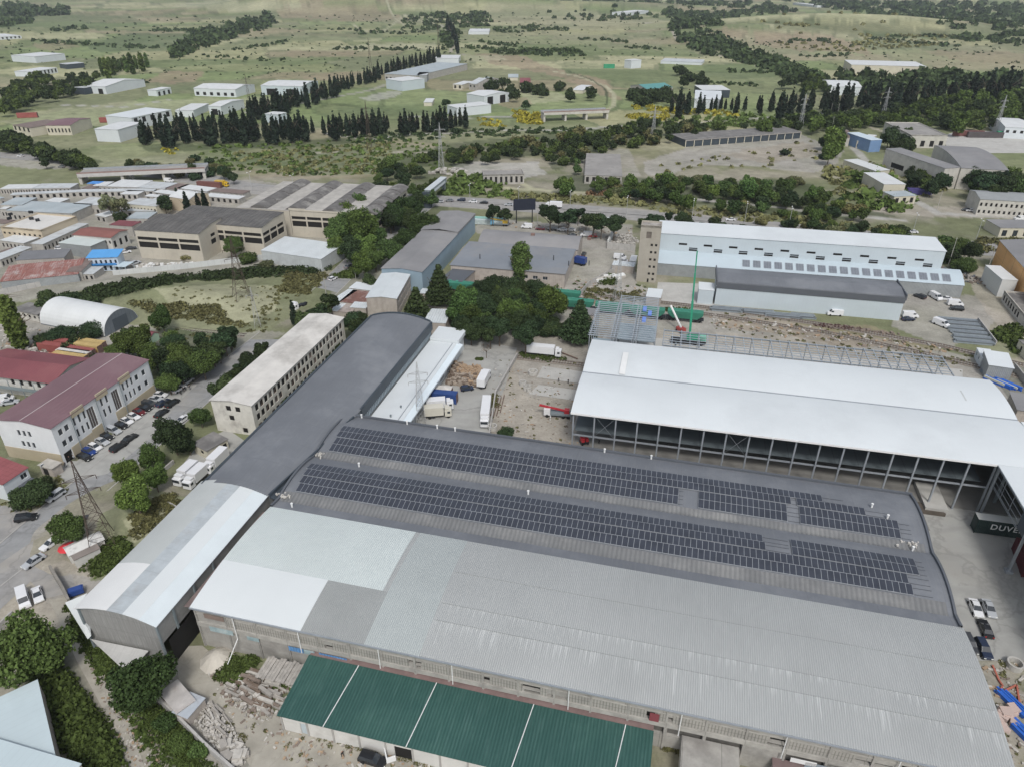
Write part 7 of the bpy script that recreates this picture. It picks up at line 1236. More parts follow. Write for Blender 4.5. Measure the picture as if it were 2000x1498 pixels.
container((868,766), -10, 7.5, BL, 'blue-sided body with a beige top beside the crates', 3.2); container((863,757), -10, 6, WT, 'beige container behind the blue one', 2.8)
container((1893,256), -4, 22, BR, 'rust-red container at the edge of the lot', 4); container((1932,259), -4, 30, ('dark', (.09, .08, .08)), 'dark containers line beside the rust-red one', 4); container((1977,257), 0, 22, GN, 'bright green container at the right edge', 4.5); container((1797,369), -6, 13, ('violet', (.07, .06, .20)), 'dark violet container under the trees', 3.4)
container((1190, 126), 0, 14, GN, 'green container on the meadow left of the white cube', 5); container((52,221), 10, 16, RD, 'dull red container in the left field', 4); container((211,230), 8, 14, RD, 'red container behind the broad white warehouse', 4); container((408,356), -12, 15, BR, 'brown trailer pulled by the yellow lorry', 3.2)
container((960,426), -9, 17, ('mint', (.28, .52, .46)), 'mint green long container behind the curved workshop', 2.6); container((955,430), -9, 15, ('paleg', (.45, .52, .52)), 'pale grey long container in front of the mint one', 2.4)
# lettered trailer under the wing
t = container((1974, 1016), -13, 13.6, ('deepgreen', (.018, .035, .032)), 'dark green lorry trailer lettered DUVEN under the right wing', 3.9, cat='trailer', nm='lorry_trailer')
part('roof', MB().box(-6.8, 6.8, -1.22, 1.22, 3.91, 3.95), mat('trailer_roof', (.50, .51, .49), .7, .08), t); wheels(t, (3.6, 4.9, 6.0), 1.0, .5, .4)
tc = bpy.data.curves.new('lettering', 'FONT'); tc.body = 'DUVEN'; tc.size = 2.0; tc.extrude = .01; tc.align_x = 'LEFT'; tc.space_character = 1.15; tc.offset = .03
to = bpy.data.objects.new('lettering_tmp', tc); C.objects.link(to); dg = bpy.context.evaluated_depsgraph_get(); tme = bpy.data.meshes.new_from_object(to.evaluated_get(dg)); bpy.data.objects.remove(to)
tme.materials.clear(); tme.materials.append(M['white']); lo = part('lettering', tme, None, t); lo.rotation_euler = (math.pi / 2, 0, 0); lo.location = (-4.0, -1.27, 1.7)
t = container((2008, 1078), 70, 9, ('dred', (.09, .018, .024)), 'dark red lorry under the right wing', 3.4, cat='truck', nm='lorry'); wheels(t, (-3, 0, 3), 1.0, .5, .4)

# ================================================================ RAIL, CRANE, PYLONS, LAMPS
GRM = mat('wagon_green', (.045, .20, .14), .6, .12, .4, dirt=(.10, .28, .21), dirt_amt=.5, dscale=.3)
BAL = mat('ballast', (.24, .21, .175), .95, .25, .8, bump=.4); RAILM = mat('rail_steel', (.13, .105, .09), .6, .2, 1.); SLP = mat('sleeper', (.30, .285, .26), .95, .2, 1.)
def track(pl, label):
    pts = [V2(P(*q, 0)) for q in pl]; mb = MB(); sb = MB(); bb = MB()
    for a, b in zip(pts[:-1], pts[1:]):
        d = (b - a); L_ = d.length; d.normalize(); n = Vector((-d.y, d.x)); bb.face([(*(a - n * 1.9), .06), (*(b - n * 1.9), .06), (*(b + n * 1.9), .06), (*(a + n * 1.9), .06)])
        for s_ in (-.76, .76): bb_ = mb.obb(((a + b) / 2 + n * s_), d, None, L_, .09, .2, .38)
        k = 0
        while k < L_: sb.obb(a + d * k, d, None, .26, 2.6, .08, .22); k += .9
    o = struct('railway_track', bb, BAL, label=label); part('rail', mb, RAILM, o); s2 = part('sleeper', sb, SLP, o); s2['kind'] = 'stuff'
track([(850,553),(1060,576),(1240,598),(1420,620),(1620,652),(1800,690),(2060,752)], 'railway track under the green wagons'); track([(1040,566),(1240,586),(1420,606),(1640,640),(1840,676),(2060,728)], 'second railway track behind the green wagons')
track([(-20,575),(120,590),(250,622),(380,646),(480,656)], 'overgrown track below the grass embankment'); track([(1010,698),(1080,706),(1160,716)], 'short track stub at the building site')
def mk_wagon():
    t = link(bpy.data.objects.new('hopper_wagon', None)); L_ = 12.5
    b = MB(); top = [(-L_ / 2, -1.5, 3.9), (L_ / 2, -1.5, 3.9), (L_ / 2, 1.5, 3.9), (-L_ / 2, 1.5, 3.9)]; mid = [(-L_ / 2, -1.5, 2.9), (L_ / 2, -1.5, 2.9), (L_ / 2, 1.5, 2.9), (-L_ / 2, 1.5, 2.9)]; lo = [(-L_ / 2 + 1.9, -1.2, 1.2), (L_ / 2 - 1.9, -1.2, 1.2), (L_ / 2 - 1.9, 1.2, 1.2), (-L_ / 2 + 1.9, 1.2, 1.2)]
    ap = [(-L_ / 2, 0, 4.3), (L_ / 2, 0, 4.3)]
    for u, v in ((top, mid), (mid, lo)):
        for i in range(4): j = (i + 1) % 4; b.face([v[i], v[j], u[j], u[i]])
    b.face([top[0], top[1], ap[1], ap[0]]); b.face([top[2], top[3], ap[0], ap[1]]); b.face([top[1], top[2], ap[1]]); b.face([top[3], top[0], ap[0]]); part('hopper', b, GRM, t)
    hb = MB()
    for i in range(4): x = -4.2 + i * 2.8; hb.box(x - .5, x + .5, -.4, .4, 4.25, 4.42)
    part('hatch', hb, mat('wagon_hatch', (.07, .27, .2), .6, .1), t); rb = MB()
    for i in range(9): x = -5.6 + i * 1.4; rb.box(x - .06, x + .06, -1.58, -1.5, 2.5, 3.9)
    part('rib', rb, GRM, t); part('chassis', MB().box(-L_ / 2 - .4, L_ / 2 + .4, -1.2, 1.2, .9, 1.2), M['black'], t)
    for x in (-4.6, 4.6): part('bogie', MB().box(x - 1.3, x + 1.3, -1.1, 1.1, .55, .9), M['black'], t)
    wheels(t, (-5.3, -3.9, 3.9, 5.3), .78, .46, .14); return t
for i, (px, lb) in enumerate([((1127,594), 'green hopper wagon, first right of the dark grove'), ((1196,602), 'green hopper wagon, left one behind the steel frame'), ((1264,610), 'green hopper wagon, right one behind the steel frame'), ((1338,616), 'green hopper wagon beside the crane mast'), ((1102,577), 'green hopper wagon on the back track'), ((900,560), 'green hopper wagon peeping out left of the dark grove')]):
    if i == 0: t = mk_wagon(); WG = t
    else: t = copy_tree(WG)
    p = P(px[0], px[1], 2.4); t.location = (p.x, p.y, .3); t.rotation_euler = (0, 0, R(-13)); tag(t, lb, 'rail wagon', 'green hopper wagons')
# mobile crane
p = P(1346, 664, 1.5); t = empty('mobile_crane', 'green mobile crane with a tall upright boom behind the white hall', 'crane', (p.x, p.y, 0.1), R(-10)); CG = mat('crane_green', (.02, .24, .14), .5, .08, .5)
part('chassis', MB().box(-6, 5.5, -1.3, 1.3, .7, 1.6), M['black'], t); part('upper_body', MB().box(-1, 5, -1.2, 1.2, 1.6, 3.0), CG, t); part('cab', MB().box(3.4, 5.4, -1.2, 1.2, 1.6, 3.3), mat('crane_mint', (.2, .5, .38), .5, .1), t); part('windscreen', MB().box(5.4, 5.45, -1.1, 1.1, 2.3, 3.1), GLASS, t); wheels(t, (-4.8, -3, 2, 4), 1.15, .6, .4)
part('counterweight', MB().box(-3, -1, -1.3, 1.3, 1.7, 2.8), M['steeld'], t); part('boom', MB().tube((0, 0, 2.6), (-.3, 3.5, 14), .5, 4).tube((-.3, 3.5, 14), (-.5, 6, 23), .36, 4).tube((-.5, 6, 23), (-.6, 8, 30), .26, 4), CG, t)
for s_ in (-1, 1): part('outrigger', MB().box(-4.5, -4.2, min(0, s_ * 3.2), max(0, s_ * 3.2), .5, .8).box(3.2, 3.5, min(0, s_ * 3.2), max(0, s_ * 3.2), .5, .8), M['steeld'], t)
p = P(1330, 644, 1); t = empty('boom_lift', 'white slanted boom rising beside the green crane', 'lift', (p.x, p.y, 0.1), R(120)); part('boom', MB().tube((0, 0, 1.6), (6.5, 0, 7.5), .38, 6), M['white'], t); part('base', MB().box(-1.5, 1.5, -1, 1, .5, 1.7), mat('lift_red', (.4, .08, .07), .6, .1), t); wheels(t, (-1, 1), 1.0, .4, .3)
# red crane truck on the building site, pick-up crane behind the blue hall, red telehandler
p = P(1090, 806, 1.2); t = empty('crane_truck', 'small red and white crane truck on the building site', 'crane', (p.x, p.y, 0.1), R(172)); RC = paint('craner', (.42, .03, .04)); part('cab', MB().box(2.2, 4.0, -1.1, 1.1, .7, 2.6), PAINT['white'], t); part('windscreen', MB().box(4.0, 4.05, -1, 1, 1.6, 2.4), GLASS, t); part('bed', MB().box(-4, 2.2, -1.2, 1.2, .9, 1.4), M['steeld'], t); part('boom', MB().tube((-2.6, 0, 1.9), (5.4, 0, 3.3), .34, 4).box(-3.2, -1.8, -.7, .7, 1.4, 2.5), RC, t); wheels(t, (-3, -1.6, 3), 1.0, .48, .32)
for x in (-3.8, 2): part('outrigger', MB().box(x - .12, x + .12, -2.4, 2.4, .5, .7).box(x - .12, x + .12, 2.2, 2.4, 0, .7).box(x - .12, x + .12, -2.4, -2.2, 0, .7), M['white'], t)
p = P(976, 437, 1.2); t = empty('crane_truck', 'yellow crane truck with a sky-blue cab behind the blue-sided hall', 'crane', (p.x, p.y, 0.1), R(172)); part('cab', MB().box(2.8, 4.6, -1.1, 1.1, .7, 2.7), PAINT['lblue'], t); part('windscreen', MB().box(4.6, 4.65, -1, 1, 1.6, 2.4), GLASS, t); part('bed', MB().box(-4.5, 2.8, -1.2, 1.2, .9, 1.4), M['steeld'], t); part('boom', MB().tube((-3.5, 0, 2.4), (4.6, 0, 3.4), .4, 4).box(-4, -1.6, -.9, .9, 1.4, 2.9), PAINT['yellow'], t); wheels(t, (-3.4, -2, 3.4), 1.0, .5, .32)
p = P(1141, 862, .8); t = empty('work_platform', 'small red work platform inside the open hall corner', 'lift', (p.x, p.y, .16), .3); part('chassis', MB().box(-1.1, 1.1, -.8, .8, .3, .9), M['black'], t); part('basket', MB().box(-1, -.1, -.7, .7, .9, 2.0).box(.2, 1, -.7, .7, .9, 1.8), RC, t); wheels(t, (-.8, .8), .75, .3, .25)
# lattice pylons
def pylon(base, H, w0, w1, arms, col, label, rz=.3, th=.09, n=9, armL=3.2, z0=0):
    p = P(*base, 0) if z0 is not None else G(*base); p = Vector((p.x, p.y, float(hgt(p.x, p.y)))); t = empty('lattice_pylon', label, 'pylon', p, rz); mb = MB(); legs = []
    def corner(k, z): w_ = w0 + (w1 - w0) * min(1, z / (H * .8)) ** .8 if z < H * .8 else w1 * (1 - (z - H * .8) / (H * .2) * .85); a = math.pi / 4 + k * math.pi / 2; return (math.cos(a) * w_ * .707, math.sin(a) * w_ * .707, z)
    zs = [H * (1 - (1 - i / n) ** 1.35) for i in range(n + 1)]
    lg = MB()
    for k in range(4):
        for a, b in zip(zs[:-1], zs[1:]):
            lg.beam(corner(k, a), corner(k, b), th); mb.beam(corner(k, a), corner((k + 1) % 4, b), th * .55); mb.beam(corner((k + 1) % 4, a), corner(k, b), th * .55); mb.beam(corner(k, b), corner((k + 1) % 4, b), th * .5)
    part('leg', lg, col, t); part('bracing', mb, col, t)
    for z in arms:
        ab = MB(); L_ = armL
        for s_ in (-1, 1):
            ab.beam((0, 0, z + .6), (s_ * L_, 0, z), th * .7); ab.beam((0, .4, z - .2), (s_ * L_, 0, z), th * .7); ab.beam((0, -.4, z - .2), (s_ * L_, 0, z), th * .7); ab.tube((s_ * L_, 0, z), (s_ * L_, 0, z - 1.0), .08, 5)
        part('cross_arm', ab, col, t)
    return t
RU = mat('rusty_lattice', (.075, .055, .045), .8, .2, .6); GA = mat('grey_lattice', (.40, .41, .41), .6, .1, .6)
pylon((203, 1066), 22.5, 5.2, .9, (14.6, 17.8), RU, 'rusty brown lattice pylon behind the kiosk at the left', .5, .11); pylon((823, 830), 20, 3.0, .8, (14, 16.5), GA, 'grey lattice pylon between annex and truck yard', .2, .10, 9, 2.6); pylon((476, 594), 24, 6, 1, (16, 19.5), RU, 'rusty lattice pylon on the grass embankment', .6, .12, 9, 3.6)
pylon((504, 640), 15, 2.2, .5, (12,), GA, 'slender grey pylon beside the street field', .3, .06, 8, 2.0); pylon((1205, 592), 20, 3.2, .7, (15,), GA, 'pale lattice pylon behind the green wagons', .2, .08)
for b, H, lb in (((722, 292), 32, 'lattice pylon in front of the middle cypress row'), ((862, 330), 28, 'grey lattice pylon before the ruins, left'), ((1274, 275), 24, 'pale lattice pylon beside the gravel lot'), ((1562, 252), 26, 'pale lattice pylon right of the long open shed'), ((1722, 236), 26, 'pale lattice pylon at the upper right woodland'), ((1942, 262), 28, 'lattice pylon beside the green container'), ((857, 100), 40, 'far lattice pylon at the end of the diagonal cypress line'), ((724, 135), 36, 'far lattice pylon left of the striped works'), ((490, 215), 30, 'lattice pylon among the diagonal cypresses'), ((820, 252), 1, 'x')):
    if lb != 'x': pylon(b, H, 3.4, .8, (H * .7, H * .85), RU if 'far' in lb or 'middle' in lb or 'among' in lb else GA, lb, .3, .13, 7, 3.4)
# street lamps and poles
def mk_lamp():
    t = link(bpy.data.objects.new('street_lamp', None)); part('pole', MB().tube((0, 0, 0), (0, 0, 10), .13, 6, .08), GA, t); part('arm', MB().beam((-1.6, 0, 10.2), (1.6, 0, 10.2), .06), GA, t)
    for s_ in (-1, 1): part('lamp_head', MB().box(min(s_ * 1.2, s_ * 2.1), max(s_ * 1.2, s_ * 2.1), -.2, .2, 10.15, 10.35), M['white'], t)
    return t
LP = None
for px, lb in [((918, 398), 'twin-headed street lamp above the white highway car'), ((1013, 404), 'twin-headed street lamp left of the dark billboard'), ((1113, 412), 'twin-headed street lamp right of the tipper truck'), ((1223, 424), 'twin-headed street lamp left of the tower'), ((1351, 430), 'twin-headed street lamp behind the left part of the long white hall'), ((1454, 436), 'twin-headed street lamp behind the middle of the long white hall'), ((1540, 446), 'twin-headed street lamp in the tree belt'), ((1781, 460), 'twin-headed street lamp behind the right end of the white hall'), ((1905, 472), 'twin-headed street lamp nearest the orange hall'), ((492, 372), 'twin-headed street lamp behind the derelict factory'), ((575, 378), 'twin-headed street lamp at the rear corner of the derelict factory')]:
    if LP is None: t = LP = mk_lamp()
    else: t = copy_tree(LP)
    p = P(*px, 0); t.location = (p.x, p.y, 0); t.rotation_euler = (0, 0, R(75)); tag(t, lb, 'street lamp', 'twin lamps along the highway')
for px, h, lb in [((1748, 552), 9, 'x'), ((1851, 522), 13, 'leaning concrete pole at the right end of the long white hall'), ((1928, 530), 11, 'concrete pole left of the white box annex'), ((1879, 512), 9, 'thin steel pole right of the long white hall'), ((1830, 410), 10, 'timber pole at the right lane junction'), ((695, 545), 8, 'lamp pole at the street bend'), ((1050, 438), 8, 'thin pole beside the billboard'), ((637, 575), 7, 'short lamp pole beside the kerb of the street'), ((1624, 255), 10, 'pole near the brown-roofed house'), ((935, 175), 8, 'x'), ((1620, 232), 12, 'pale pole, left of a pair in the woodland'), ((1634, 232), 12, 'pale pole, right of a pair in the woodland')]:
    if lb != 'x': p = P(*px, 0); single('utility_pole', MB().tube((0, 0, 0), (0, 0, h), .16, 6, .1).beam((-.6, 0, h - .6), (.6, 0, h - .6), .06), mat('pole_concrete', (.38, .37, .34), .9, .1, 1.), lb, 'pole', p, .4)
# billboard and footbridge
p = P(1024, 436, 0); t = empty('billboard', 'dark empty billboard on two posts beside the highway', 'billboard', (p.x, p.y, 0), R(8)); part('panel', MB().box(-5.5, 5.5, -.25, .25, 6.5, 12), mat('board_back', (.02, .025, .04), .7, .1, tile=[(1.2, 'X', .4, .1)]), t)
for x in (-4, 4): part('post', MB().tube((x, 0, 0), (x, 0, 6.6), .25, 8), M['black'], t)
a = P(838, 404, 0); b = P(868, 378, 0); d = (b - a); t = empty('footbridge', 'grey boxed footbridge over the highway', 'footbridge', a, math.atan2(d.y, d.x)); Lf = d.length; part('tunnel', MB().box(-1, Lf, -1.6, 1.6, 6.2, 9.0), mat('footbridge_panel', (.26, .30, .32), .5, .1, tile=[(2.2, 'X', .5, .15)]), t); part('roof', MB().box(-1.2, Lf + .2, -1.8, 1.8, 9.0, 9.2), mat('footbridge_roof', (.52, .56, .58), .5, .1, tile=[(2.2, 'X', .5, .2)]), t); part('stair_tower', MB().box(-3.5, -1.05, -2.2, 2.2, 0, 8.2), M['slate'], t); part('pier', MB().box(Lf - 1, Lf, -1, 1, 0, 6.2), M['steeld'], t)
part('banner', MB().box(3, Lf - 3, -1.75, -1.65, 6.6, 7.8), mat('banner_pale', (.55, .6, .62), .7, .1), t)

# ================================================================ WALLS, PILES, SMALL THINGS
FN = mat('fence_panel', (.42, .41, .39), .95, .15, .4, tile=[(2.5, 'X', .4, .12)], dirt=(.3, .29, .27), dirt_amt=.5, dscale=.3)
def wall_line(pl, h, th, m_, nm, lb, cat='wall'):
    pts = [V2(P(*q, 0)) for q in pl]; o = pts[0]; mb = MB()
    for a, b in zip(pts[:-1], pts[1:]):
        d = (b - a); mb.obb((a + b) / 2 - o, d.normalized(), None, d.length - .01, th, 0, h)
    return single(nm, mb, m_, lb, cat, (o.x, o.y, 0))
wall_line([(0, 578), (90, 560), (160, 548)], 2.5, .25, FN, 'block_wall', 'grey wall below the rusty shed at the left edge'); wall_line([(222, 540), (300, 532), (360, 526), (460, 514), (515, 508)], 2.4, .25, mat('pale_panel_wall', (.52, .54, .53), .9, .1, .3, tile=[(2.5, 'X', .3, .1)]), 'panel_wall', 'pale panel wall running along the bramble bank')
wall_line([(340, 905), (300, 940), (262, 985), (225, 1020)], 1.2, .4, FN, 'retaining_wall', 'low crumbling wall left of the box trucks'); wall_line([(275, 972), (335, 990), (352, 1000)], 1.4, .3, FN, 'low_wall', 'short concrete wall across the grassy slope')
wall_line([(103, 1118), (128, 1160), (140, 1185)], 2.2, .5, mat('mossy_wall', (.24, .225, .20), .95, .25, .5), 'old_wall', 'old leaning wall beside the white side canopy'); wall_line([(290, 1350), (345, 1402), (400, 1458), (470, 1520)], 1.6, .4, FN, 'retaining_wall', 'retaining wall below the tin sheds and rubble row')
wall_line([(1010, 698), (968, 772), (955, 860)], 1.6, .35, FN, 'yard_wall', 'long block wall between truck yard and building site'); wall_line([(1122, 590), (1150, 560), (1185, 540), (1220, 522)], 2.2, .2, FN, 'yard_fence', 'concrete fence curving towards the tower', 'fence'); wall_line([(1185, 486), (1240, 492)], 3, .3, FN, 'block_wall', 'grey block wall left of the tower'); wall_line([(1187, 482), (1200, 455)], 3, .8, mat('pale_wall', (.55, .56, .54), .9, .1), 'block_wall', 'pale short wall end left of the rubble yard')
wall_line([(1908, 628), (1944, 675)], 1.6, .3, FN, 'low_wall', 'low wall right of the stacked beams'); wall_line([(1978, 722), (2040, 800)], 2.4, .3, FN, 'panel_wall', 'concrete panel wall at the right edge beyond the blue bundles'); wall_line([(0, 1235), (30, 1206)], 2.0, .3, FN, 'yard_wall', 'low pale wall at the left edge beside the white minibus')
def heap(px, n, rx, ry, szr, cols, nm, lb, cat, rz=0, hh=.8, z=0.05, long=1.0):
    p = P(px[0], px[1], z); rr = random.Random(int(px[0] * 7 + px[1])); mb = MB(); k = len(cols)
    for i in range(n):
        while True:
            x, y = rr.uniform(-1, 1), rr.uniform(-1, 1)
            if x * x + y * y < 1: break
        a = rr.uniform(0, 3.14) if long == 1 else rr.gauss(0, .12); s_ = rr.uniform(*szr); top = hh * (1 - (x * x + y * y)) * rr.uniform(.2, 1); mb.mi = rr.randrange(k); mb.obb((x * rx, y * ry), (math.cos(a), math.sin(a)), None, s_ * long, s_ * rr.uniform(.4, .9) / (1 if long == 1 else 1.5), max(0, top - .1), top + s_ * rr.uniform(.3, .6))
    return single(nm, mb, cols, lb, cat, p, R(rz))
W1 = mat('crate_wood', (.36, .265, .18), .9, .25, .8); W2 = mat('crate_wood_grey', (.33, .28, .23), .9, .25, .8); W3 = mat('crate_wood_dark', (.17, .13, .10), .9, .25, .8); S1 = mat('rubble_light', (.48, .46, .42), .95, .2, .8); S2 = mat('rubble_mid', (.34, .32, .29), .95, .2, .8); S3 = mat('rubble_brown', (.22, .18, .15), .95, .25, .8); Z1 = mat('stacked_zinc', (.30, .34, .37), .5, .15, .8, metal=.2); Z2 = mat('stacked_zinc_dark', (.14, .16, .175), .6, .15, .8)
# crates one by one
rr = random.Random(5); quad_ = [V2(P(*q, 0)) for q in ((872, 752), (928, 757), (942, 722), (886, 712))]; cm_ = [MB().box(-.75, .75, -.55, .55, 0, .9).box(-.8, .8, -.6, -.56, .1, .35).box(-.8, .8, .56, .6, .1, .35).mesh('wooden_crate', q) for q in (W1, W2, W3)]
for i in range(14):
    for j in range(16):
        a = quad_[0].lerp(quad_[1], (i + .5 + rr.uniform(-.2, .2)) / 14); b = quad_[3].lerp(quad_[2], (i + .5 + rr.uniform(-.2, .2)) / 14); p = a.lerp(b, (j + .5 + rr.uniform(-.25, .25)) / 16); u = rr.random(); warm = (i / 14 + j / 16) / 2 + rr.uniform(-.2, .2) > .5
        o = link(bpy.data.objects.new('wooden_crate', cm_[0 if warm else (1 if u < .6 else 2)])); o.location = (p.x, p.y, .06); o.rotation_euler = (rr.uniform(-.1, .1), rr.uniform(-.1, .1), rr.uniform(0, 6.28)); o.scale = (rr.uniform(.5, 1.0), rr.uniform(.45, .9), rr.uniform(.4, 1.7)); tag(o, 'wooden crate in the big jumbled spread beside the white annex', 'crate', 'crates beside the white annex')
heap((505, 1352), 240, 7.5, 4.5, (.2, .75), [S1, S2, S3], 'scrap_heap', 'heap of broken concrete left of the green roof', 'scrap heap', -25, .8); heap((508, 1350), 75, 5.8, 3.6, (.5, 1.3), [S3, S2, S1, W3], 'plank_pile', 'weathered beams and planks lying across the heap left of the green roof', 'plank pile', -22, 1.2, long=2.6); heap((424, 1412), 50, 8.0, 1.7, (.4, 1.0), [S1, S2], 'plank_pile', 'pale concrete beams lying along the rubble row', 'beam pile', -42, .9, long=2.4); heap((422, 1422), 620, 9.0, 2.1, (.15, .5), [S1, S1, S2], 'rubble_heap', 'long pale rubble row between path and lane', 'rubble heap', -42, .9); heap((455, 1470), 30, 3.2, 1.6, (.5, 1.8), [S2, S1], 'slab_stack', 'slabs piled at the lower end of the rubble row', 'slab pile', -40, .8)
p = P(425, 1288, 0); mbp = MB()
for i in range(10):
    for j in range(5):
        a0, a1 = i * .6283, (i + 1) * .6283; r0, r1 = 3.2 * j / 5, 3.2 * (j + 1) / 5; f_ = lambda r_: 1.9 * math.cos(r_ / 3.2 * math.pi / 2) ** 1.2 * (1 + .0 * i)
        mbp.face([(math.cos(a0) * r0, math.sin(a0) * r0, f_(r0)), (math.cos(a0) * r1, math.sin(a0) * r1, f_(r1)), (math.cos(a1) * r1, math.sin(a1) * r1, f_(r1)), (math.cos(a1) * r0, math.sin(a1) * r0, f_(r0))])
single('sand_pile', mbp, mat('sand', (.50, .47, .41), .95, .12, .6, bump=.3), 'pale sand pile beside the concrete hall corner', 'sand pile', (p.x, p.y, .02))
heap((1218, 470), 200, 7, 8, (.3, 1.1), [S1, S1, S2], 'rubble_heap', 'white rubble yard left of the tower', 'rubble heap', 0, .8); heap((1195, 546), 24, 6, 2, (1.0, 3.0), [M['white'], S1], 'plank_pile', 'white planks dumped inside the curved fence', 'plank pile', 25, .6, long=2.2); heap((1875, 540), 180, 5, 14, (.4, 1.4), [S3, S2, Z2], 'scrap_heap', 'dark scrap heap behind the right end of the lean-to', 'scrap heap', 30, 1.2); heap((875, 338), 50, 12, 8, (1, 3), [S1, S2], 'rubble_heap', 'pale demolition rubble beside the broken ruin', 'rubble heap', 0, 2)
heap((60, 690), 140, 7, 8, (.5, 1.6), [S1, S2, S3], 'scrap_heap', 'scattered scrap left of the container stack', 'scrap heap', 0, .8); heap((330, 520), 60, 16, 2.0, (.8, 1.8), [M['white'], S1], 'stone_heap', 'line of white blocks behind the pale panel wall', 'stone heap', 5, .8)
def stack(px, rz, L_, W_, n, mats_, nm, lb, h=.9, cat='steel stack'):
    p = P(px[0], px[1], .2); rr = random.Random(int(px[0])); t = empty(nm, lb, cat, (p.x, p.y, .06), R(rz)); 
    for k in range(2):
        mb = MB()
        for i in range(n):
            y = -W_ / 2 + W_ * (i + .5) / n; x = rr.uniform(-.6, .6); mb.mi = (i + k) % len(mats_); mb.box(-L_ / 2 + x, L_ / 2 + x, y - W_ / n * .38, y + W_ / n * .38, k * h / 2 + .02, (k + 1) * h / 2 - .02 + rr.uniform(0, .1))
        part('layer', mb, mats_, t)
    return t
for px, L_, W_, lb in (((1418, 606), 11, 3.4, 'bundle of steel sections along the charcoal hall, leftmost'), ((1480, 611), 11, 3, 'bundle of steel sections, second from the left'), ((1530, 618), 12, 3.2, 'bundle of rusty and grey sections beside the white van'), ((1568, 619), 8, 3.4, 'short bundle of grey sections below the white van'), ((1870, 627), 13, 2.2, 'steel beam row, farthest in the right beam yard'), ((1878, 635), 12, 2.2, 'steel beam row, second in the right beam yard'), ((1885, 644), 12, 2.2, 'steel beam row, third in the right beam yard'), ((1893, 652), 12, 2.2, 'steel beam row, fourth in the right beam yard'), ((1898, 661), 12, 2.2, 'steel beam row, fifth in the right beam yard'), ((1902, 670), 12, 2.2, 'steel beam row, nearest in the right beam yard'), ((1944, 727), 8, 2.4, 'grey sections in front of the white pitched shed')): stack(px, -12, L_, W_, 6, [Z1, Z2], 'steel_stack', lb)
BW2 = mat('blue_film', (.03, .13, .52), .5, .15, .8); CW2 = mat('cream_panel_edge', (.52, .53, .46), .7, .1)
for i, (px, lb) in enumerate((((1944, 748), 'blue-wrapped panel pack, left of four at the right yard'), ((1954, 751), 'blue-wrapped panel pack, second of four at the right yard'), ((1964, 752), 'blue-wrapped panel pack, third of four at the right yard'), ((1975, 754), 'blue-wrapped panel pack, right of four at the right yard'))): stack(px, -62, 6.2, 1.1, 2, [BW2, CW2] if i % 2 == 0 else [BW2, BW2], 'panel_pack', lb, 1.1, 'panel pack')
stack((1978, 1374), 108, 5.6, 1.9, 4, [BW2], 'panel_pack', 'long blue-wrapped pack beside the orange netting', .7, 'panel pack'); stack((1996, 1430), 108, 3.4, 2.0, 3, [BW2], 'panel_pack', 'blue-wrapped pack cut by the right edge', .9, 'panel pack'); heap((1966, 1400), 10, 2.0, 3.5, (1.2, 2.0), [mat('pink_block', (.50, .40, .36), .95, .1)], 'slab_stack', 'pinkish concrete slabs at the lower right', 'slab pile', 110, .4); 
heap((1640, 640), 240, 9, 1.8, (.25, .8), [mat('dark_red_heap', (.075, .04, .035), .9, .2), S3], 'rust_heap', 'flat dark rust-red heap beside the railway', 'heap', -13, .35); heap((1715, 650), 26, 9, .9, (.6, 1.4), [S3], 'rust_heap', 'thin dark brown strip of debris right of the rust-red heap', 'heap', -13, .3)
def rings(px, r_, h, lb, n=1):
    p = P(px[0], px[1], 0); mb = MB(); K = 20
    for i in range(K):
        a, b = i * 6.2832 / K, (i + 1) * 6.2832 / K; q = lambda t_, rr_, z: (math.cos(t_) * rr_, math.sin(t_) * rr_, z)
        mb.face([q(a, r_, 0), q(b, r_, 0), q(b, r_, h), q(a, r_, h)]); mb.face([q(a, r_ * .78, 0), q(a, r_ * .78, h), q(b, r_ * .78, h), q(b, r_ * .78, 0)]); mb.face([q(a, r_ * .78, h), q(a, r_, h), q(b, r_, h), q(b, r_ * .78, h)])
    single('concrete_ring', mb, mat('ring_concrete', (.46, .45, .42), .95, .1, .6), lb, 'concrete ring', (p.x, p.y, .06))
for px, r_, h, lb in (((962, 838), 1.3, 1.3, 'large concrete ring beside the small dark tree'), ((1041, 731), 1.5, 1.2, 'large concrete ring at the left of the upper slab'), ((1021, 752), 1.1, 1.2, 'concrete ring left of the small ring cluster'), ((1980, 1302), 1.4, 1.2, 'concrete ring beside the orange netting'), ((1027, 757), .6, 1, 'small concrete ring, upper left of the cluster'), ((1034, 757), .6, 1, 'small concrete ring, upper right of the cluster'), ((1026, 762), .6, 1, 'small concrete ring, lower left of the cluster'), ((1033, 765), .7, 1, 'small whitish concrete ring, lowest of the cluster')): rings(px, r_, h, lb)
for i, (a, b) in enumerate((((969, 776), (958, 812)), ((974, 778), (964, 814)), ((979, 776), (970, 812)), ((985, 772), (977, 806)))): A_, B_ = P(*a, .2), P(*b, .2); single('timber_beam', MB().beam((0, 0, .15), tuple(B_ - A_ + Vector((0, 0, .15))), .22), mat('rust_beam', (.15, .10, .08), .9, .2), ('long rusty beam lying nearest the block wall', 'long rusty beam, second from the block wall', 'long rusty beam, third from the block wall', 'long rusty beam farthest from the block wall')[i], 'beam', A_)
A_, B_ = P(1092, 688, .2), P(1128, 702, .2); single('steel_pipe', MB().tube((0, 0, .2), tuple(B_ - A_ + Vector((0, 0, .2))), .2, 6), mat('rust_beam', (.15, .10, .08)), 'long pipe lying in front of the long white truck', 'pipe', A_)
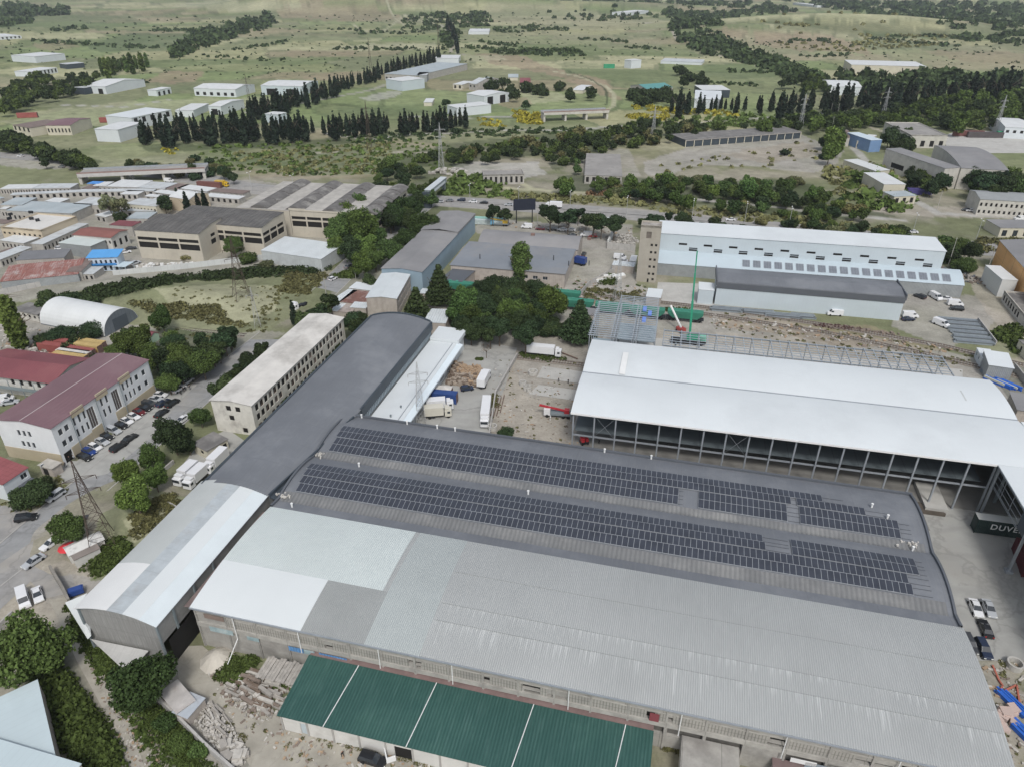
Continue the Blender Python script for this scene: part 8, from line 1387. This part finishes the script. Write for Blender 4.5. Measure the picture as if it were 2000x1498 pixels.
nm_ = MB(); pts = [(1938, 1300), (1950, 1328), (1958, 1340), (1948, 1356), (1985, 1338), (1990, 1370), (1998, 1400)]
wp = [P(*q, .1) for q in pts]; o0 = wp[0]
for a, b in zip(wp[:-1], wp[1:]): d = (b - a); nm_.obb(((a + b) / 2 - o0), d.normalized().to_2d(), None, d.length, .28, .02, .35)
single('orange_netting', nm_, mat('orange_net', (.42, .14, .10), .8, .15), 'orange safety netting lying round the pits at the lower right', 'netting', (o0.x, o0.y, .05))
# kiosk, red umbrella, tent
p = P(131, 1068, 2.2); t = empty('parasol', 'round red parasol beside the street kiosk', 'parasol', (p.x, p.y, 0)); um = MB()
for i in range(10): a, b = i * .6283, (i + 1) * .6283; um.face([(math.cos(a) * 1.9, math.sin(a) * 1.9, 2.1), (math.cos(b) * 1.9, math.sin(b) * 1.9, 2.1), (0, 0, 2.8)])
part('canopy', um, mat('red_cloth', (.62, .05, .06), .7, .1), t); part('pole', MB().tube((0, 0, 0), (0, 0, 2.7), .05, 6), M['white'], t)
building('street_kiosk', 'white kiosk tent with a dark banner roof below the rusty pylon', 'kiosk', frect(142, 1102, 45, 7, 3.4), 2.6, ('gable', .8), M['lime'], mat('kiosk_roof', (.60, .60, .58), .6, .08, dirt=(.2, .19, .18), dirt_amt=.8, dscale=.3), .2); building('street_kiosk', 'small kiosk with brown flat roof beside the tent kiosk', 'kiosk', frect(152, 1110, 45, 5, 3), 2.4, ('flat',), M['lime'], mat('kiosk_brown', (.24, .21, .19), .8, .15), .15)
single('waste_skip', MB().box(-1.4, 1.4, -.8, .8, .2, 1.2).box(-1.2, 1.2, -.7, .7, 1.2, 1.35), paint('skip', (.03, .07, .25)), 'dark blue waste skip behind the old leaning wall', 'skip', P(150, 1158, .3), R(30))
single('white_gate', MB().box(-.1, .1, -1.2, 1.2, .1, 1.3).box(.1, 1.4, -1.2, -1.0, .1, 1.3), M['white'], 'white open tailgate panel lying beside the black car', 'panel', P(754, 1478, .5), R(20))
# people
def mk_person():
    me = bpy.data.meshes.new('person'); V = [(0, 0, .95), (0, 0, 1.2), (0, 0, 1.42), (0, 0, 1.52), (0, 0, 1.66), (.1, .11, .9), (.14, .13, .5), (.1, .13, .06), (.2, .13, .03), (-.06, -.11, .9), (-.04, -.13, .5), (-.14, -.13, .06), (-.04, -.13, .03), (0, .2, 1.4), (.05, .27, 1.12), (.12, .26, .88), (0, -.2, 1.4), (-.02, -.27, 1.12), (.06, -.26, .88)]
    E_ = [(0, 1), (1, 2), (2, 3), (3, 4), (0, 5), (5, 6), (6, 7), (7, 8), (0, 9), (9, 10), (10, 11), (11, 12), (2, 13), (13, 14), (14, 15), (2, 16), (16, 17), (17, 18)]
    rad = [.15, .14, .15, .06, .11, .09, .065, .045, .035, .09, .065, .045, .035, .06, .045, .035, .06, .045, .035]
    me.from_pydata(V, E_, []); o = bpy.data.objects.new('person_tmp', me); C.objects.link(o); sk = o.modifiers.new('s', 'SKIN'); 
    for v, r_ in zip(me.skin_vertices[0].data, rad): v.radius = (r_, r_)
    me.skin_vertices[0].data[0].use_root = True; o.modifiers.new('u', 'SUBSURF').levels = 1; dg = bpy.context.evaluated_depsgraph_get(); r = bpy.data.meshes.new_from_object(o.evaluated_get(dg)); bpy.data.objects.remove(o); return r
PM = mk_person(); SK = mat('skin', (.35, .22, .16), .7, .05)
for i, (px, top, leg, lb) in enumerate([((669, 1472), 'black', 'black', 'person in black striding across the dusty lane'), ((108, 918), 'white', 'navy', 'person in a white shirt beside the block hut'), ((113, 921), 'white', 'navy', 'second person in a light shirt beside the block hut'), ((119, 913), 'black', 'black', 'person in dark clothes between hut and office door'), ((127, 907), 'dark', 'black', 'person in dark clothes nearest the office corner'), ((135, 896), 'black', 'black', 'person standing in the shade of the office door'), ((144, 893), 'white', 'navy', 'person in white standing behind the black car'), ((140, 889), 'white', 'dark', 'person in white close to the office wall'), ((353, 766), 'black', 'black', 'person in black beside the white off-roader, left'), ((358, 761), 'black', 'black', 'person in black beside the white off-roader, middle'), ((362, 758), 'dark', 'black', 'person beside the white off-roader, right'), ((370, 757), 'dark', 'navy', 'person standing alone on the street verge'), ((1170, 862), 'black', 'black', 'worker standing inside the open hall'), ((1091, 742), 'dark', 'black', 'worker at the front edge of the upper slab, left'), ((1110, 745), 'dark', 'black', 'worker at the front edge of the upper slab, right')]):
    p = P(px[0], px[1], .9); o = link(bpy.data.objects.new('person', PM.copy() if i == 0 else PM)); o.location = (p.x, p.y, .1); o.rotation_euler = (0, 0, i * 1.7 + 2.6); tag(o, lb, 'person')
    o.data = PM.copy(); o.data.materials.clear()
    for m_ in (PAINT[leg], PAINT[top], SK, PAINT['black']): o.data.materials.append(m_)
    for pl in o.data.polygons: z = pl.center.z; pl.material_index = 0 if z < .92 else 1 if z < 1.47 and not (z < .95) else 2 if z < 1.66 else 3

def litter():
    rr = random.Random(9); mb = MB()
    for poly, n, s0, s1 in [([(400, 1300), (560, 1420), (1000, 1520), (600, 1520), (430, 1380)], 260, .08, .35), ([(960, 710), (1150, 720), (1140, 875), (965, 860)], 260, .08, .4), ([(1905, 1290), (2000, 1290), (2000, 1500), (1960, 1500)], 120, .1, .5), ([(1120, 540), (1280, 560), (1270, 600), (1120, 590)], 140, .15, .6), ([(150, 1190), (240, 1330), (330, 1490), (260, 1500), (170, 1300)], 200, .08, .35), ([(1380, 610), (1860, 680), (1860, 700), (1380, 640)], 240, .15, .7), ([(0, 640), (80, 640), (100, 700), (0, 700)], 120, .2, .7), ([(700, 560), (870, 560), (860, 590), (700, 600)], 60, .15, .6), ([(900, 430), (1240, 445), (1230, 470), (1130, 462)], 120, .2, .8)]:
        xs = [p[0] for p in poly]; ys = [p[1] for p in poly]; k = 0
        while k < n:
            x = rr.uniform(min(xs), max(xs)); y = rr.uniform(min(ys), max(ys))
            if not pip(np.array([x]), np.array([y]), poly)[0]: continue
            k += 1; p = P(x, y); s_ = rr.uniform(s0, s1); a = rr.uniform(0, 3.14); mb.mi = rr.randrange(4); mb.obb((p.x, p.y), (math.cos(a), math.sin(a)), None, s_ * rr.uniform(1, 3), s_, .03, .06 + s_ * .5)
    struct('litter', mb, [S1, S2, S3, W1], 'stuff', 'stones, offcuts and litter scattered over the yards')
litter()
# ================================================================ HAZE
hm = bpy.data.materials.new('haze'); hm.use_nodes = True; hn = hm.node_tree.nodes; hn.remove(hn['Principled BSDF']); pv = hn.new('ShaderNodeVolumePrincipled'); pv.inputs['Color'].default_value = (.80, .88, .95, 1); pv.inputs['Density'].default_value = .00008; pv.inputs['Anisotropy'].default_value = .2
hm.node_tree.links.new(pv.outputs[0], hn['Material Output'].inputs['Volume'])
struct('haze', MB().box(-9000, 9000, -9000, 9000, -1.5, 125), hm, 'stuff', 'thin pale air over the whole valley')
